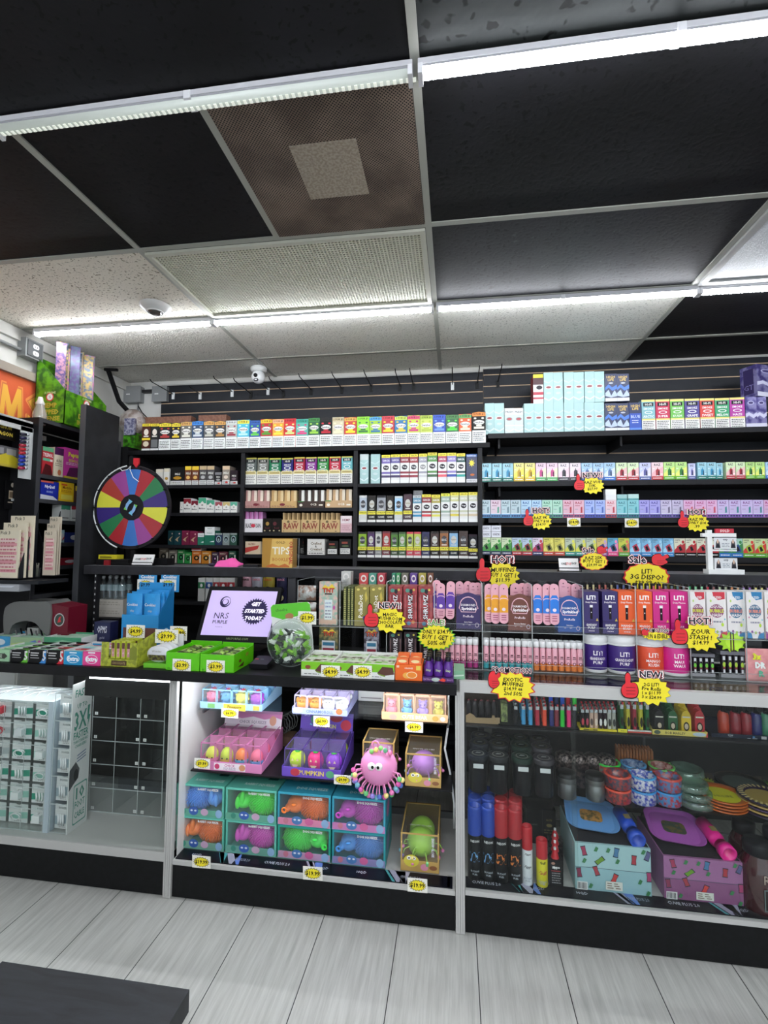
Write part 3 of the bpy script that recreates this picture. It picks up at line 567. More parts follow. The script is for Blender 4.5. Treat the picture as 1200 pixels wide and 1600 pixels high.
bag_box([(381, 399.8, 714, 'graphite foil wrap pouches', '#5d6664', '', 0), (400.6, 418.4, 714, 'ash grey foil wrap pouches', '#7d7f78', '', 0), (419, 438, 714.5, 'emerald foil wrap pouches', '#1f7a52', '', 0), (438.8, 457, 714.5, 'navy foil wrap pouches', '#2c2c78', '', 0), (457.8, 475.6, 713, 'crimson foil wrap pouches', '#b02440', '', 0), (476.2, 494, 713, 'violet foil wrap pouches', '#7f2c88', '', 0), (494.8, 512.7, 712.5, 'leaf green foil wrap pouches', '#2c8a3c', '', 0), (513.4, 531.8, 712, 'cherry red foil wrap pouches', '#b8203c', '', 0), (532.5, 550.5, 711.5, 'pale cyan foil wrap pouches', '#63b0b8', '', 0)],
    BZ[2][0], SY+.008, 'wrap_display_box', 'wrap display box', 'foil wrap displays on the top shelf of the middle bay', 'in a white tray', 'HI-FI')
def cone_box(a, b, ytop, ymid, ybot, zb, lb, body, cone, txt, tc, n, kind, yf=SY+.012):
    x0, x1 = PX(a, yf, zb)+.001, PX(b, yf, zb)-.001; zm, z1 = PZ(ymid, (x0+x1)/2, yf), PZ(ytop, (x0+x1)/2, yf); zb += .0005
    t = thing('paper_display_box', ((x0+x1)/2, yf+.05, zb), lb, 'rolling paper display', 'rolling paper displays in the middle bay')
    mb = MB(); mb.box(x0, yf, zb, x1, yf+.11, zm, mat(body, .55)); fr = front(x0, yf, zb); w_, h = x1-x0, zm-zb
    its = [('t', .5 if kind != 'ocb' else .6, .5, .5 if kind == 'raw' else .34, txt, tc, .8)]
    if kind == 'ocb': its += [('r', .0, .88, .22, 1, '#3c8a3c'), ('e', .12, .4, .06, .2, tc), ('r', .8, .3, .95, .5, tc)]
    if kind == 'raw': its += [('e', .35, .84, .07, .1, '#6e5c3c'), ('e', .72, .84, .12, .05, '#8a5a44'), ('e', .1, .1, .03, .04, '#6e5c3c'), ('e', .8, .1, .05, .04, '#6e5c3c')]
    if kind == 'pink': its += [('e', .46, .5, .1, .2, '#7c2430'), ('w', .05, .1, .95, .35, '#7c4a44', 2)]
    if kind == 'bs': its += [('e', .5, .5, .12, .14, '#c8344a')]
    art(mb, fr, w_, h, its); mb.build('tray', t)
    for i in range(n):
        xa = x0+w_*(i+.08)/n; xb = x0+w_*(i+.92)/n; mb = MB()
        mb.box(xa, yf+.01, zm-.01, (xa+xb)/2-.0005, yf+.08, z1-.002*(i % 2), mat(body if kind != 'bs' else '#c06aa8', .5)); mb.box((xa+xb)/2, yf+.006, zm-.01, xb, yf+.07, z1-.003, mat(cone, .5)); mb.build('pack', t)
cone_box(381, 421, 765.5, 783, 793, BZ[2][1], 'dusty pink display of paper cones at the shelf left end', '#b98a84', '#e8d8c8', 'OCB', '#7c2430', 4, 'pink')
cone_box(422, 463.5, 765.5, 783, 793, BZ[2][1], 'tan display of brown paper cones beside the dusty pink one', '#c9a46c', '#e0c898', 'Q', '#a03028', 4, 'pink')
cone_box(465, 506.5, 765, 783, 793, BZ[2][1], 'dark brown cone display between two tan displays', '#3c2a22', '#f0efe8', 'OCB', '#efe8d8', 4, 'ocb')
cone_box(508, 550, 764, 782, 793, BZ[2][1], 'tan cone display at the right end of its shelf', '#c8a67c', '#e8dcc8', 'OCB', '#f4efe0', 4, 'ocb')
cone_box(380.5, 410, 799, 811, 832, BZ[2][2], 'white paper display with pink packs at the shelf left end', '#e6e2e4', '#c88ac0', 'BLAZY SUSAN', '#303030', 4, 'bs')
for a, b, lb in ((411, 424.5, 'left one of two black paper boxes with gold seals'), (425, 439.5, 'right one of two black paper boxes with red seals')):
    x0, x1 = PX(a, SY+.012, 1.6), PX(b, SY+.012, 1.6); pbox('paper_display_box', lb, 'rolling paper display', 'rolling paper displays in the middle bay', x0, x1, BZ[2][2]+.0005, PZ(810, x0, SY+.012), SY+.012, .1, mat('#17130f', .4), [('e', .5 if a < 420 else .3, .62, .2, .14, '#a8843c' if a < 420 else '#5c1620'), ('t', .5, .3, .16, 'Royal', '#5c1620', .7), ('e', .2, .12, .08, .05, '#c8b890'), ('e', .8, .12, .08, .05, '#c8b890')])
for a, b, lb in ((440, 469, 'leftmost of three kraft paper displays'), (469.8, 499, 'middle of three kraft paper displays'), (500, 531, 'rightmost of three kraft paper displays, beside the small pink carton')):
    cone_box(a, b, 801, 812, 832, BZ[2][2], lb, '#c9ab78', '#8f7448', 'RAW', '#8a2a22', 4, 'raw')
x0, x1 = PX(532, SY+.012, 1.6), PX(549.5, SY+.012, 1.6); pbox('paper_display_box', 'small pink and white carton right of the kraft paper displays', 'rolling paper display', None, x0, x1, BZ[2][2]+.0005, PZ(806, x0, SY+.012), SY+.012, .06, mat('#dcb6bc', .5), [('r', 0, .55, 1, 1, '#ecdfe0'), ('t', .5, .75, .14, 'HEMP', '#8a3a4a', .7), ('w', .1, .1, .9, .45, '#a87a84', 3)])
z4 = BZ[2][3]+.0005; yf = SY+.012
x0, x1 = PX(383, yf, z4), PX(407, yf, z4); pbox('paper_display_box', 'cream and red carton left of the gold tips display', 'rolling paper display', None, x0, x1, z4, PZ(846, x0, yf), yf, .12, mat('#d3bfa2', .5), [('p', [(0, .1), (.8, .4), (.9, .7), (0, .5)], '#b8342c'), ('t', .4, .8, .16, 'GIZEH', '#7c2822', .5)])
x0, x1 = PX(480, yf, z4), PX(507, yf, z4); pbox('paper_display_box', 'white carton with gold lettering right of the gold tips display', 'rolling paper display', None, x0, x1, z4, PZ(842, x0, yf), yf, .1, mat('#e2e0da', .5), [('t', .5, .72, .17, 'Crafted', '#6c5a34', .8), ('t', .5, .53, .14, '&', '#3c3226', .5), ('t', .5, .36, .17, 'Created', '#6c5a34', .8), ('w', .1, .05, .9, .16, '#555555', 1), ('r', 0, .2, 1, .215, '#a8a8a0')])
for a, b, lb in ((510.5, 528, 'dark flat pouch carton with white label'), (530, 548.5, 'second dark flat pouch carton with white label, beside the shelf divider')):
    x0, x1 = PX(a, yf, z4), PX(b, yf, z4); pbox('tobacco_box', lb, 'tobacco box', None, x0, x1, z4, PZ(845 if a < 520 else 842, x0, yf), yf, .1, mat('#1d1b1a', .4), [('r', .08, .08, .9, .42, '#e2e2de'), ('w', .12, .12, .86, .38, '#444444', 3), ('r', .2, .7, .7, .82, '#8d3c2c'), ('e', .5, .56, .3, .06, '#4a5a34')])
# bay 3
def f_game(top, body, st, bot='#eceeec'):
    return (body, [('r', 0, 0, 1, 1, '#e6e7e5'), ('r', 0, .9, 1, 1, top), ('t', .5, .945, .055, '2/$1.79', '#222222', .8), ('r', 0, .7, 1, .9, body), ('t', .5, .8, .07, 'GARCIA', '#f0f0f0', .8), ('e', .5, .55, .33, .085, '#2c2830' if st[1:3] != 'c9' else '#8a8a8a'), ('t', .5, .55, .07, 'Vega', '#f0f0f0', .5), ('r', 0, .33, 1, .4, body), ('r', 0, .2, 1, .28, st), ('r', 0, .0, 1, .11, '#eceeec')])
def f_teal(k):
    return ('#9fc4c4', [('r', 0, 0, 1, 1, '#a9cccb'), ('r', 0, .8, 1, 1, '#cfdcda' if k else '#a9cccb'), ('e', .5, .52, .36, .06, '#e6eeee'), ('e', .5, .52, .27, .035, '#8d3a40'), ('e', .5, .33, .26, .04, '#c8dcdc'), ('p', [(0, .2), (.5, .12), (1, .22), (1, .17), (.5, .07), (0, .15)], '#d8eaea'), ('p', [(0, .75), (.5, .68), (1, .78), (1, .74), (.5, .64), (0, .70)], '#c8e0e0')])
def f_b31(k, *a):
    if k == 't': return f_teal(a[0])
    if k == 'n': return ('#1c2850', [('r', 0, .9, 1, 1, '#2c5ca0'), ('s', .5, .68, .3, .15, .5, 8, '#e8d83c'), ('t', .5, .94, .05, 'BACKWOODS', '#f0f0f0', .8), ('e', .55, .27, .2, .04, '#c86a2c'), ('r', 0, 0, 1, .12, '#e4e4e8')]+warn(.02, .1, n=2))
    return f_game(*a)
row([(562, 575.6, 709.5, 'frost white tall cigar box', 't', 1), (579, 593.6, 709.5, 'aqua tall cigar box', 't', 0)]+[(a, b, ty, lb, 'g', '#e9dc3a', c, s_) for a, b, ty, lb, c, s_ in [
    (596, 610, 711, 'purple banded cigarillo box', '#6c5ca8', '#3a2a5c'), (610.7, 624.7, 710, 'second purple banded cigarillo box', '#5c5298', '#3a2a5c'), (625.2, 639, 709.5, 'maroon banded cigarillo box', '#8c2c3c', '#8c2034'), (639.6, 653, 709.5, 'second maroon banded cigarillo box', '#98343c', '#8c2034'), (654, 667.4, 709, 'silver banded cigarillo box', '#9a9aa8', '#c9c9cc'), (668, 683, 707, 'green banded cigarillo box', '#4c8a3c', '#2c5c34'), (684.4, 698, 708, 'rose banded cigarillo box', '#a83c5c', '#e05a68'), (698.6, 713, 707.5, 'blue striped cigarillo box', '#8f80c0', '#2c4ca8'), (713.6, 727, 708.5, 'teal striped cigarillo box', '#1c4c4c', '#2caaa0')]]+[(728.5, 746, 709.5, 'navy box with yellow starburst', 'n')],
    BZ[3][0], SY+.008, .1, 'cigarillo_box', 'cigarillo box', 'tall cigarillo boxes on the top shelf of the right bay', 'on its upper shelf', f_b31)
bag_box([(560.5, 573, 773, 'silver foil pouches', '#aab4c0', '#d8dad8', 1), (574, 587, 773, 'black pouches with tan top', '#2a2826', '#2c2826', 1), (588, 602.5, 773, 'chrome foil pouches', '#8f9298', '#2a2a2e', 1), (603, 615, 773, 'dark bronze pouches', '#2c2824', '#26221e', 1), (616, 629, 774, 'ice blue foil pouches', '#8fb4d0', '#c8d0d0', 1), (630, 644, 771, 'dark maroon pouches', '#3c1a28', '#3a1c2c', 1)],
    BZ[3][1], SY+.008, 'cigarillo_display_box', 'cigarillo display', 'pouch displays on the middle shelf of the right bay', 'with yellow stripe, middle shelf', '')
def f_slim(top, body, st): return f_game(top, body, st)
row([(644.8, 658.5, 774, 'blue and grey slim box', '#bfc6c8', '#5a8ea8', '#2c8ab8'), (659.2, 673.7, 772.5, 'red slim box', '#e9dc3a', '#8c2c30', '#d83a44'), (674.4, 688, 773, 'olive slim box', '#e9dc3a', '#a89c3c', '#e0dc5c'), (689, 703, 771, 'white and green slim box', '#e0e03a', '#9cb0a0', '#c8ccc8'), (703.6, 717, 769.5, 'yellow striped slim box', '#e9dc3a', '#c8c890', '#d8c84c'), (717.8, 731.2, 769.5, 'cream slim box', '#e9dc3a', '#c9ccb0', '#d8d4b8'), (732, 746.4, 769, 'second cream slim box', '#e9dc3a', '#c9ccb4', '#d8c8a8')],
    BZ[3][1], SY+.008, .1, 'cigarillo_box', 'cigarillo box', 'slim cigarillo boxes on the middle shelf of the right bay', 'on the middle shelf', f_slim)
x0 = PX(646, SY+.02, 1.8); MBx = MB().box(x0, SY+.012, PZ(774, x0, SY)+.001, PX(660, SY+.02, 1.8), SY+.08, PZ(766, x0, SY), FILM); tag(MBx.build('clear_case'), 'clear plastic case lying on the blue and grey slim box', 'case')
bag_box([(559, 572.5, 830, 'lime and black pouches', '#8ab02c', '#232420', 1), (573.3, 585, 829.5, 'plum pouches', '#4c2c5c', '#3a2440', 1), (585.6, 596.2, 829.5, 'white and grey pouches', '#c0c0b8', '#8a8a8a', 1), (596.8, 609.5, 829, 'brick red pouches', '#a03430', '#6c2430', 1), (610.2, 621.8, 831, 'moss green pouches', '#4c7a2c', '#2c4420', 1), (622.4, 634, 830, 'second moss green pouches', '#5c8a3c', '#33502a', 1), (634.8, 645.8, 830, 'melon pink pouches', '#a8b84c', '#c83c50', 1), (646.2, 658, 830, 'second melon pink pouches', '#a8b84c', '#c83c50', 1), (658.6, 671.4, 830, 'midnight blue pouches', '#232448', '#1f2050', 1),
    (672.4, 686, 829, 'chocolate brown pouches', '#3a2620', '#2a2420', 1), (687, 701, 828.5, 'orange brown pouches', '#8f5c34', '#4c3a28', 1), (701.8, 716, 828.5, 'sky blue topped dark pouches', '#7fa8c8', '#202830', 1), (717, 731.6, 828.5, 'bronze pouches', '#3c2c28', '#3a2820', 1), (732.2, 746.6, 834, 'short jet black pouches', '#1c1c20', '#2a1c28', 1)],
    BZ[3][2], SY+.008, 'cigarillo_display_box', 'cigarillo display', 'pouch displays on the lowest shelf of the right bay', 'on the lowest shelf', '')
# ---------------- right hand shelves
RF = SY-.002
WHR = 'on the top right shelf'
def aq(items, zb, lay):
    n = len(items)
    for i, (a, b, ty, k) in enumerate(items):
        x0, x1 = PX(a, RF+.02, zb)+.0004, PX(b, RF+.02, zb)-.0004; z1 = PZ(ty, (x0+x1)/2, RF+.02)
        if k == 'a': body, its = f_teal(0)
        elif k == 'w': body, its = '#c8d8d8', [('r', 0, .75, 1, 1, '#e6ecec'), ('t', .5, .86, .09, 'FRESH', '#444a4a', .8), ('e', .5, .58, .34, .07, '#8a9a9a'), ('e', .5, .58, .26, .045, '#b04a50'), ('r', 0, .3, 1, .34, '#eef2f2'), ('p', [(0, .2), (.5, .12), (1, .22), (1, .17), (.5, .07), (0, .15)], '#e4f0f0')]
        elif k == 'd': body, its = '#343c5c', [('t', .5, .88, .09, 'HIGH', '#e0c060', .8), ('t', .5, .78, .09, 'LIFE', '#e0c060', .8), ('e', .5, .66, .2, .03, '#b8bcc8'), ('p', [(0, .5), (.3, .62), (.6, .5), (1, .6), (1, .45), (.6, .38), (.3, .5), (0, .4)], '#4c7cd8'), ('p', [(0, .3), (.3, .42), (.5, .2), (.8, .4), (1, .25), (1, .18), (.5, .14), (0, .2)], '#b8c8e8'), ('r', 0, .0, 1, .12, '#dfe3ea')]
        elif k == 'b': body, its = '#2c50b0', [('r', 0, .62, 1, 1, '#2c3458'), ('t', .5, .88, .09, 'HIGH', '#e0c060', .8), ('t', .5, .78, .09, 'LIFE', '#e0c060', .8), ('t', .5, .5, .1, 'BLUE', '#b8c8e8', .8), ('w', .2, .25, .8, .4, '#e0e8ff', 2), ('r', 0, .02, 1, .1, '#5c8cf0')]
        elif k == 'r': body, its = '#8c2a34', [('r', 0, 0, 1, 1, '#e2e2e0'), ('r', 0, .88, 1, 1, '#e9dc3a'), ('r', 0, .65, 1, .88, '#4a2028'), ('e', .6, .55, .3, .07, '#2c2830'), ('r', 0, .3, 1, .4, '#b83044'), ('r', 0, .16, 1, .22, '#b83044')]
        nm = {'a': 'aqua', 'w': 'short white and aqua', 'd': 'navy blue', 'b': 'bright blue', 'r': 'red and white'}[k]
        pbox('cigarillo_box', f'{nm} cigarillo box, {lay} layer of upper right stack, {nth(i, n)}', 'cigarillo box', 'stacked cigarillo boxes on the top right shelf', x0, x1, zb+.0005, z1, RF+.02, .1, mat(body, .35), its)
aq([(757.8, 772.5, 630, 'a'), (772.5, 788, 630, 'a'), (788.8, 803.5, 638, 'w'), (803.5, 818, 638, 'w'), (819, 834.7, 630.5, 'a'), (834.7, 849.5, 630.5, 'a'), (850, 865, 630, 'a'), (865, 881, 630, 'a'), (881.6, 897.4, 629, 'a'), (897.4, 912.7, 629, 'a'), (913.3, 929, 628.5, 'a'), (929, 944.8, 628.5, 'a'), (945.8, 964.7, 630, 'd'), (964.7, 983.6, 630, 'd'), (984.2, 1003, 629, 'b')], RZ[0], 'lower')
zU = PZ(629.4, PX(900, RF, 2.36), RF+.02)+.001
aq([(833.4, 849.4, 585, 'r'), (850, 865, 582, 'a'), (865, 880, 582, 'a'), (881.5, 897, 581.5, 'a'), (897, 913, 581.5, 'a'), (914, 929.6, 580.5, 'a'), (929.6, 945, 580.5, 'a'), (945.8, 964.5, 584, 'd'), (964.5, 983.6, 584, 'd')], zU, 'upper')
def f_hifi(c, c2):
    return (c, [('r', 0, 0, 1, 1, '#ecebe6'), ('r', 0, .38, 1, .93, c), ('r', 0, .93, 1, 1, '#e6d87c'), ('r', 0, .33, 1, .38, '#e6d87c'), ('r', .12, .78, .88, .9, '#24282a'), ('t', .5, .84, .075, 'HI-FI', '#e8e8e0', .6), ('t', .5, .7, .07, 'SMOKE', '#f4f4f4', .75), ('e', .5, .58, .3, .05, '#eef2ee'), ('e', .5, .58, .22, .03, c), ('t', .5, .45, .08, c2, '#f4f4f4', .8)]+warn(.03, .31, n=5))
row([(1003.4, 1024.6, 624.5, 'ice grey', '#7fb4bc', 'ARCTIC'), (1025.6, 1047.6, 624, 'raspberry', '#c22c50', 'SUPER'), (1048.4, 1070, 623.5, 'grass green', '#6cb850', 'KUSH'), (1071, 1094, 623, 'dark violet', '#50468c', 'GRAPE'), (1094.8, 1117.6, 622.5, 'vermilion', '#d0443c', 'SWEET'), (1118.3, 1140.8, 622, 'emerald', '#3c9c6c', 'MELON'), (1141.4, 1165, 621, 'magenta', '#b03c9c', 'HAZE')],
    RZ[0], RF+.02, .1, 'wrap_box', 'wrap box', 'wrap boxes on the top right shelf', 'wrap box with white base at upper right', f_hifi)
PUR = mat('#4a4280', .3, .35, h2='#8a86b4', scale=25.)
its = [('p', [(0, .45), (.3, .5), (.7, .42), (1, .5), (1, .38), (.7, .3), (.3, .4), (0, .33)], '#c8c8e0'), ('r', 0, .0, 1, .14, '#d0d0e0'), ('e', .5, .8, .3, .06, '#b8b8d8'), ('e', .5, .8, .22, .04, '#3a3068')]
for a, b, lb in ((1166, 1183.5, 'left'), (1183.5, 1199, 'right')):
    x0, x1 = PX(a, RF+.02, RZ[0]), PX(b, RF+.02, RZ[0]); zc_ = PZ(620, x0, RF+.02); pbox('cigarillo_box', f'{lb} one of two metallic violet boxes under the tilted violet carton', 'cigarillo box', 'metallic violet boxes on the top right shelf', x0, x1, RZ[0]+.0005, zc_, RF+.02, .1, PUR, its)
xc = PX(1180, RF+.1, 2.5); mb = MB(); mb.X = Matrix.Translation((xc, RF+.075, zc_+.001))@Matrix.Rotation(math.radians(24), 4, 'Z'); hh = PZ(572, xc, RF+.04)-zc_
mb.box(-.075, -.05, 0, .075, .05, hh, PUR); art(mb, front(-.075, -.05, 0), .15, hh, its); mb.face([(.02, .02), (.08, .02), (.08, hh-.02), (.02, hh-.02)], ((-.075, .05, 0), (0, -1, 0), (0, 0, 1)), .0004, '#2f2654'); mb.text('GT', ((-.075, .05, 0), (0, -1, 0), (0, 0, 1)), .05, .06, .03, mat('#8a84b8'), .0006)
tag(mb.build('cigarillo_carton'), 'metallic violet carton turned sideways at the upper right end', 'carton')
# vape boxes
def f_vape(bg, bot, dev, acc=None, title='RAZ', tc='#3c3c46', k=0):
    body = bg; its = [('r', 0, 0, 1, 1, bg)]
    if acc: its += [('p', [(0, .2), (1, .2), (1, .75), (.6, .6), (.3, .55), (0, .35)], acc)]
    if k == 0: its += [('r', 0, 0, 1, .2, bot), ('t', .5, .86, .13, title, tc, .55), ('p', [(.28, .24), (.36, .24), (.36, .52), (.44, .62), (.5, .62), (.5, .7), (.56, .7), (.56, .62), (.7, .56), (.7, .24)], dev), ('r', .58, .26, .66, .5, '#26262c'), ('r', .75, .3, .94, .34, '#ffffff'), ('r', .08, .62, .25, .65, '#ffffff'), ('w', .1, .05, .9, .14, '#ffffff', 1), ('p', [(.3, .2), (.5, .26), (.75, .2)], '#eef4f4')]
    elif k == 1: its += [('r', 0, .0, 1, .2, bot), ('r', 0, .2, 1, .23, '#dfe6f2'), ('t', .5, .84, .14, title, tc, .7), ('r', .12, .66, .6, .69, tc), ('p', [(.62, .3), (.66, .3), (.66, .58), (.72, .58), (.72, .62), (.82, .62), (.82, .3), (.8, .27), (.64, .27)], dev), ('r', .1, .46, .4, .49, '#8890a0'), ('r', .06, .05, .26, .14, '#22305c'), ('r', .3, .05, .5, .14, '#22305c'), ('r', .54, .05, .74, .14, '#22305c'), ('r', .78, .05, .94, .14, '#22305c')]
    else: its += [('r', 0, .0, 1, .22, bot), ('t', .3, .9, .09, title, tc, .5), ('p', [(.22, .55), (.62, .7), (.88, .35), (.8, .27), (.42, .25)], dev), ('p', [(.38, .52), (.58, .58), (.74, .36), (.5, .3)], '#1c1c20'), ('e', .8, .8, .12, .09, acc or '#ffffff'), ('w', .1, .06, .9, .16, '#ffffff', 1), ('r', .08, .78, .35, .8, tc)]
    return (body, its)
V2 = []
def addv(lst, spec):
    for a, b, t, lb, *r in spec: lst.append((a, b, t, lb, *r))
tl = ('#9fd0de', '#1e7a6a', '#2c8cb8'); ye = ('#ece28c', '#d8b82c', '#c8a020', '#f0e860'); pk = ('#f0cfe0', '#4ca85c', '#c84c8c', '#e6f0c8'); pb = ('#e8dce4', '#2a2a34', '#3c3a44', '#f0d0dc'); lb_ = ('#a8ccec', '#2c6cc8', '#5c7cb0', '#d8e4f8'); gr_ = ('#d8ecc0', '#b82c38', '#9c2434', '#f4c8c8'); lil = ('#c8cdf0', '#4a5a9c', '#5c5c9c', '#e4e0f8'); rp = ('#f0d4d8', '#c02c34', '#a82c34', '#f0b8c0'); gg = ('#bce48c', '#6cb82c', '#2c7c3c', '#e8f07c')
addv(V2, [(751, 768.2, 724, 'pale teal', *tl), (769, 784.6, 724, 'pale teal', *tl), (785.4, 802, 724, 'pale teal', *tl), (802.8, 819, 723.5, 'yellow', *ye), (820, 836.4, 723.5, 'yellow', *ye), (837.4, 853.6, 723.5, 'pink and green', *pk), (854.4, 871.6, 723.5, 'pink and green', *pk), (872.4, 889.6, 723.5, 'pale pink with black device', *pb), (890.6, 908, 723.5, 'pale pink with black device', *pb), (908.8, 926, 723.5, 'light blue', *lb_), (926.8, 943.4, 723.5, 'light blue', *lb_), (944, 961.8, 723, 'light blue', *lb_), (963, 980.2, 723, 'light green with red device', *gr_), (981, 998.6, 723, 'light green with red device', *gr_), (999.6, 1017.4, 723, 'lilac', *lil), (1018.4, 1036.8, 722.5, 'rose with red device', *rp), (1037.4, 1055, 722, 'lime green', *gg), (1055.6, 1074, 722, 'lime green', *gg), (1076, 1087, 724, 'slim lilac', *lil), (1090.4, 1105, 722.5, 'pale teal', *tl), (1105.6, 1119.6, 722.5, 'pale teal', *tl), (1120.2, 1130, 723.5, 'pale teal', *tl), (1135, 1149.6, 722, 'light green with red device', *gr_), (1150.4, 1165, 722, 'light green with red device', *gr_), (1166, 1180.2, 722, 'lime green', *gg), (1181, 1195.6, 722, 'lime green', *gg), (1196.6, 1213, 722, 'light blue', *lb_)])
row(V2, RZ[1], RF, .045, 'vape_box', 'vape box', 'vape boxes on the second right shelf', 'vape box on the second right shelf', lambda *a: f_vape(*a))
def v3(bg, bot, dev, tc): return f_vape(bg, bot, dev, None, 'RAZ', tc, 1)
E3 = [752, 766.6, 783, 798, 814, 831, 847, 863.4, 879.6, 896.4, 913.4, 930, 946.2, 963.8, 980.8, 999, 1015, 1032.6, 1050.4, 1068.4, 1086.2, 1104.2, 1121.6, 1139.6, 1158, 1177, 1194, 1211]
C3 = ['g', 'p', 'g', 'g', 'b', 'b', 'm', 'm', 'r', 'r', 'u', 'u', 'c', 't', 't', 'v', 'v', 'l', 'l', 'k', 'k', 'k', 'y', 'y', 'y', 'y', 'k']
P3 = {'g': ('#b8cdd4', '#4c94c8', '#5c7c88', '#3c5c68', 'misty grey'), 'p': ('#dcc8d4', '#4c94c8', '#4c9c84', '#8c4c6c', 'grey pink'), 'b': ('#aed0e8', '#3c84d0', '#3c6cac', '#2c5c9c', 'powder blue'), 'm': ('#b0dcc8', '#5cac94', '#4c9480', '#2c7c5c', 'mint'), 'r': ('#e0b4c4', '#c05c84', '#b8303c', '#a83048', 'rose red'), 'u': ('#a4b8ec', '#4c5cc8', '#4464b8', '#3448a8', 'periwinkle'), 'c': ('#e8c8d0', '#c8505c', '#b83444', '#c04050', 'pale coral'), 't': ('#84c8d0', '#2c8c94', '#3c9ca8', '#1c6c7c', 'turquoise'), 'v': ('#a8a4e4', '#5c4cac', '#5c54b4', '#443c9c', 'violet'), 'l': ('#c8c0dc', '#7c64b8', '#6c6484', '#5c4c7c', 'lilac grey'), 'k': ('#dcb0d4', '#b870c0', '#c84c60', '#b0387c', 'orchid pink'), 'y': ('#ccbce4', '#9c74cc', '#3c8c90', '#7c3c8c', 'soft mauve')}
row([(E3[i]+.2, E3[i+1]-.2, 781.3-.2*(i > 20), P3[c][4], *P3[c][:4]) for i, c in enumerate(C3)], RZ[2], RF, .05, 'vape_box', 'vape box', 'vape boxes on the third right shelf', 'vape box on the third right shelf', v3)
def onbox(a, b, t_, u, Y, col_, lb, its=()):
    x0, x1 = PX(a, Y, 1.7), PX(b, Y, 1.7); z0 = PZ(u, (x0+x1)/2, Y)+.001; z1 = PZ(t_, (x0+x1)/2, Y); return pbox('vape_box', lb, 'vape box', None, x0, x1, z0, z1, Y, .045, mat(col_, .4), list(its))
onbox(947, 963.4, 773, 781.3, RF+.001, '#e8eaea', 'white carton lying on the pale coral vape box, lower of two'); onbox(946.6, 963.4, 764.5, 773.2, RF+.001, '#f0f2f2', 'white carton topmost over the pale coral vape box')
onbox(965, 980.4, 772.5, 781.2, RF+.001, '#9cc8c8', 'pale teal carton lying on the first turquoise vape box', [('r', 0, .0, 1, .25, '#4c9ca0')]); onbox(982, 998.6, 772, 781.2, RF+.001, '#b8dcd8', 'pale teal carton lying on the second turquoise vape box', [('r', 0, .0, 1, .25, '#4c9ca0')])
E4 = [752, 767, 783.6, 800, 816, 832, 849, 866, 882.8, 899.6, 916, 932.6, 949.6, 966.6, 984, 1002, 1019, 1036, 1053.6, 1071.6, 1089, 1107, 1124, 1143, 1161.6, 1179.8, 1198, 1215]
C4 = 'nnnxxwyyooopczssssddddbbgggb'
P4 = {'n': ('#cfe0b8', '#1e2c50', '#4c8c3c', '#3c9c3c', 'green and navy'), 'x': ('#b8cce0', '#b02430', '#8c2c2c', '#6cae4c', 'red based blue'), 'w': ('#dcd0e0', '#2c2c60', '#7c2c6c', '#c83c4c', 'navy based pink'), 'y': ('#d4cc5c', '#c84c3c', '#8c8c3c', '#e8e070', 'mustard yellow'), 'o': ('#bcc8b0', '#2c9088', '#4c6c3c', '#e0e058', 'sage and teal'), 'p': ('#d8c070', '#8c4c8c', '#3c3c7c', '#c0a0d0', 'gold and purple'), 'c': ('#58a8c8', '#d83c7c', '#2c4c7c', '#f08cb8', 'cyan and pink'), 'z': ('#c8d04c', '#5ca83c', '#5c8c2c', '#e07c5c', 'lime and coral'), 's': ('#7cb8dc', '#3c8ccc', '#b83450', '#a8d8f0', 'sky blue'), 'd': ('#e0e0c8', '#1c1a1c', '#b82c34', '#b8242c', 'black based red'), 'b': ('#a8d0c0', '#2474c0', '#2c4c8c', '#3c8c4c', 'blue based'), 'g': ('#d0e0a8', '#58a82c', '#a8c03c', '#d83c34', 'green based red')}
row([(E4[i]+.2, E4[i+1]-.2, 840+1.8*(i/27), P4[C4[i]][4], *P4[C4[i]][:4]) for i in range(27)], RZ[3], RF, .05, 'vape_box', 'vape box', 'vape boxes on the fourth right shelf', 'vape box on the lowest right shelf', lambda bg, bot, dev, acc: f_vape(bg, bot, dev, acc, 'ONYX', '#2c2c34', 2))
for j, (a, b) in enumerate(((752.4, 766.6), (767.4, 782.6))):
    for k_, (tt, uu) in enumerate(((830.5, 839.6), (821, 830.3))):
        onbox(a, b, tt, uu, RF+.001, '#dfe1ea', ('upper' if k_ else 'lower')+' white carton stacked at the left end of the lowest right shelf, '+('left' if j == 0 else 'right')+' pile', [('t', .5, .5, .4, 'ONYX', '#3c3c50', .7)])
# =============== SHOWCASES AND COUNTER
FYc = 1.985; BYc = 2.50; WM = mat('#bcbcb9', .45); KB = mat('#0e0f10', .55, h2='#121315', scale=40.)
XS = [-2.49, -1.206, .018, 2.6]
def showcase(k, x0, x1, rail, label, kick0=.135):
    t = thing('display_case', ((x0+x1)/2, 2.24, 0), label, 'display case')
    mb = MB(); mb.box(x0+.02, FYc+.004, .004, x1-.02, BYc, kick0, KB); mb.build('plinth', t)
    mb = MB(); mb.box(x0+.019, FYc, kick0, x1-.019, BYc, rail, WM); mb.build('deck', t)
    for x in (x0, x1-.018):
        for y in (FYc-.006, BYc-.02): mb = MB(); mb.box(x+.0005, y, .002, x+.0175, y+.02, .912, WM); mb.box(x+.0082, y-.0008, .01, x+.0094, y, .9, mat('#8a8a88')); mb.build('post', t)
    mb = MB(); mb.box(x0+.019, BYc-.018, rail, x1-.019, BYc-.002, rail+.03, mat('#77797a', .4, .4)); mb.box(x0+.019, BYc-.018, .86, x1-.019, BYc-.002, .911, mat('#77797a', .4, .4)); mb.build('rear_rail', t)
    return t
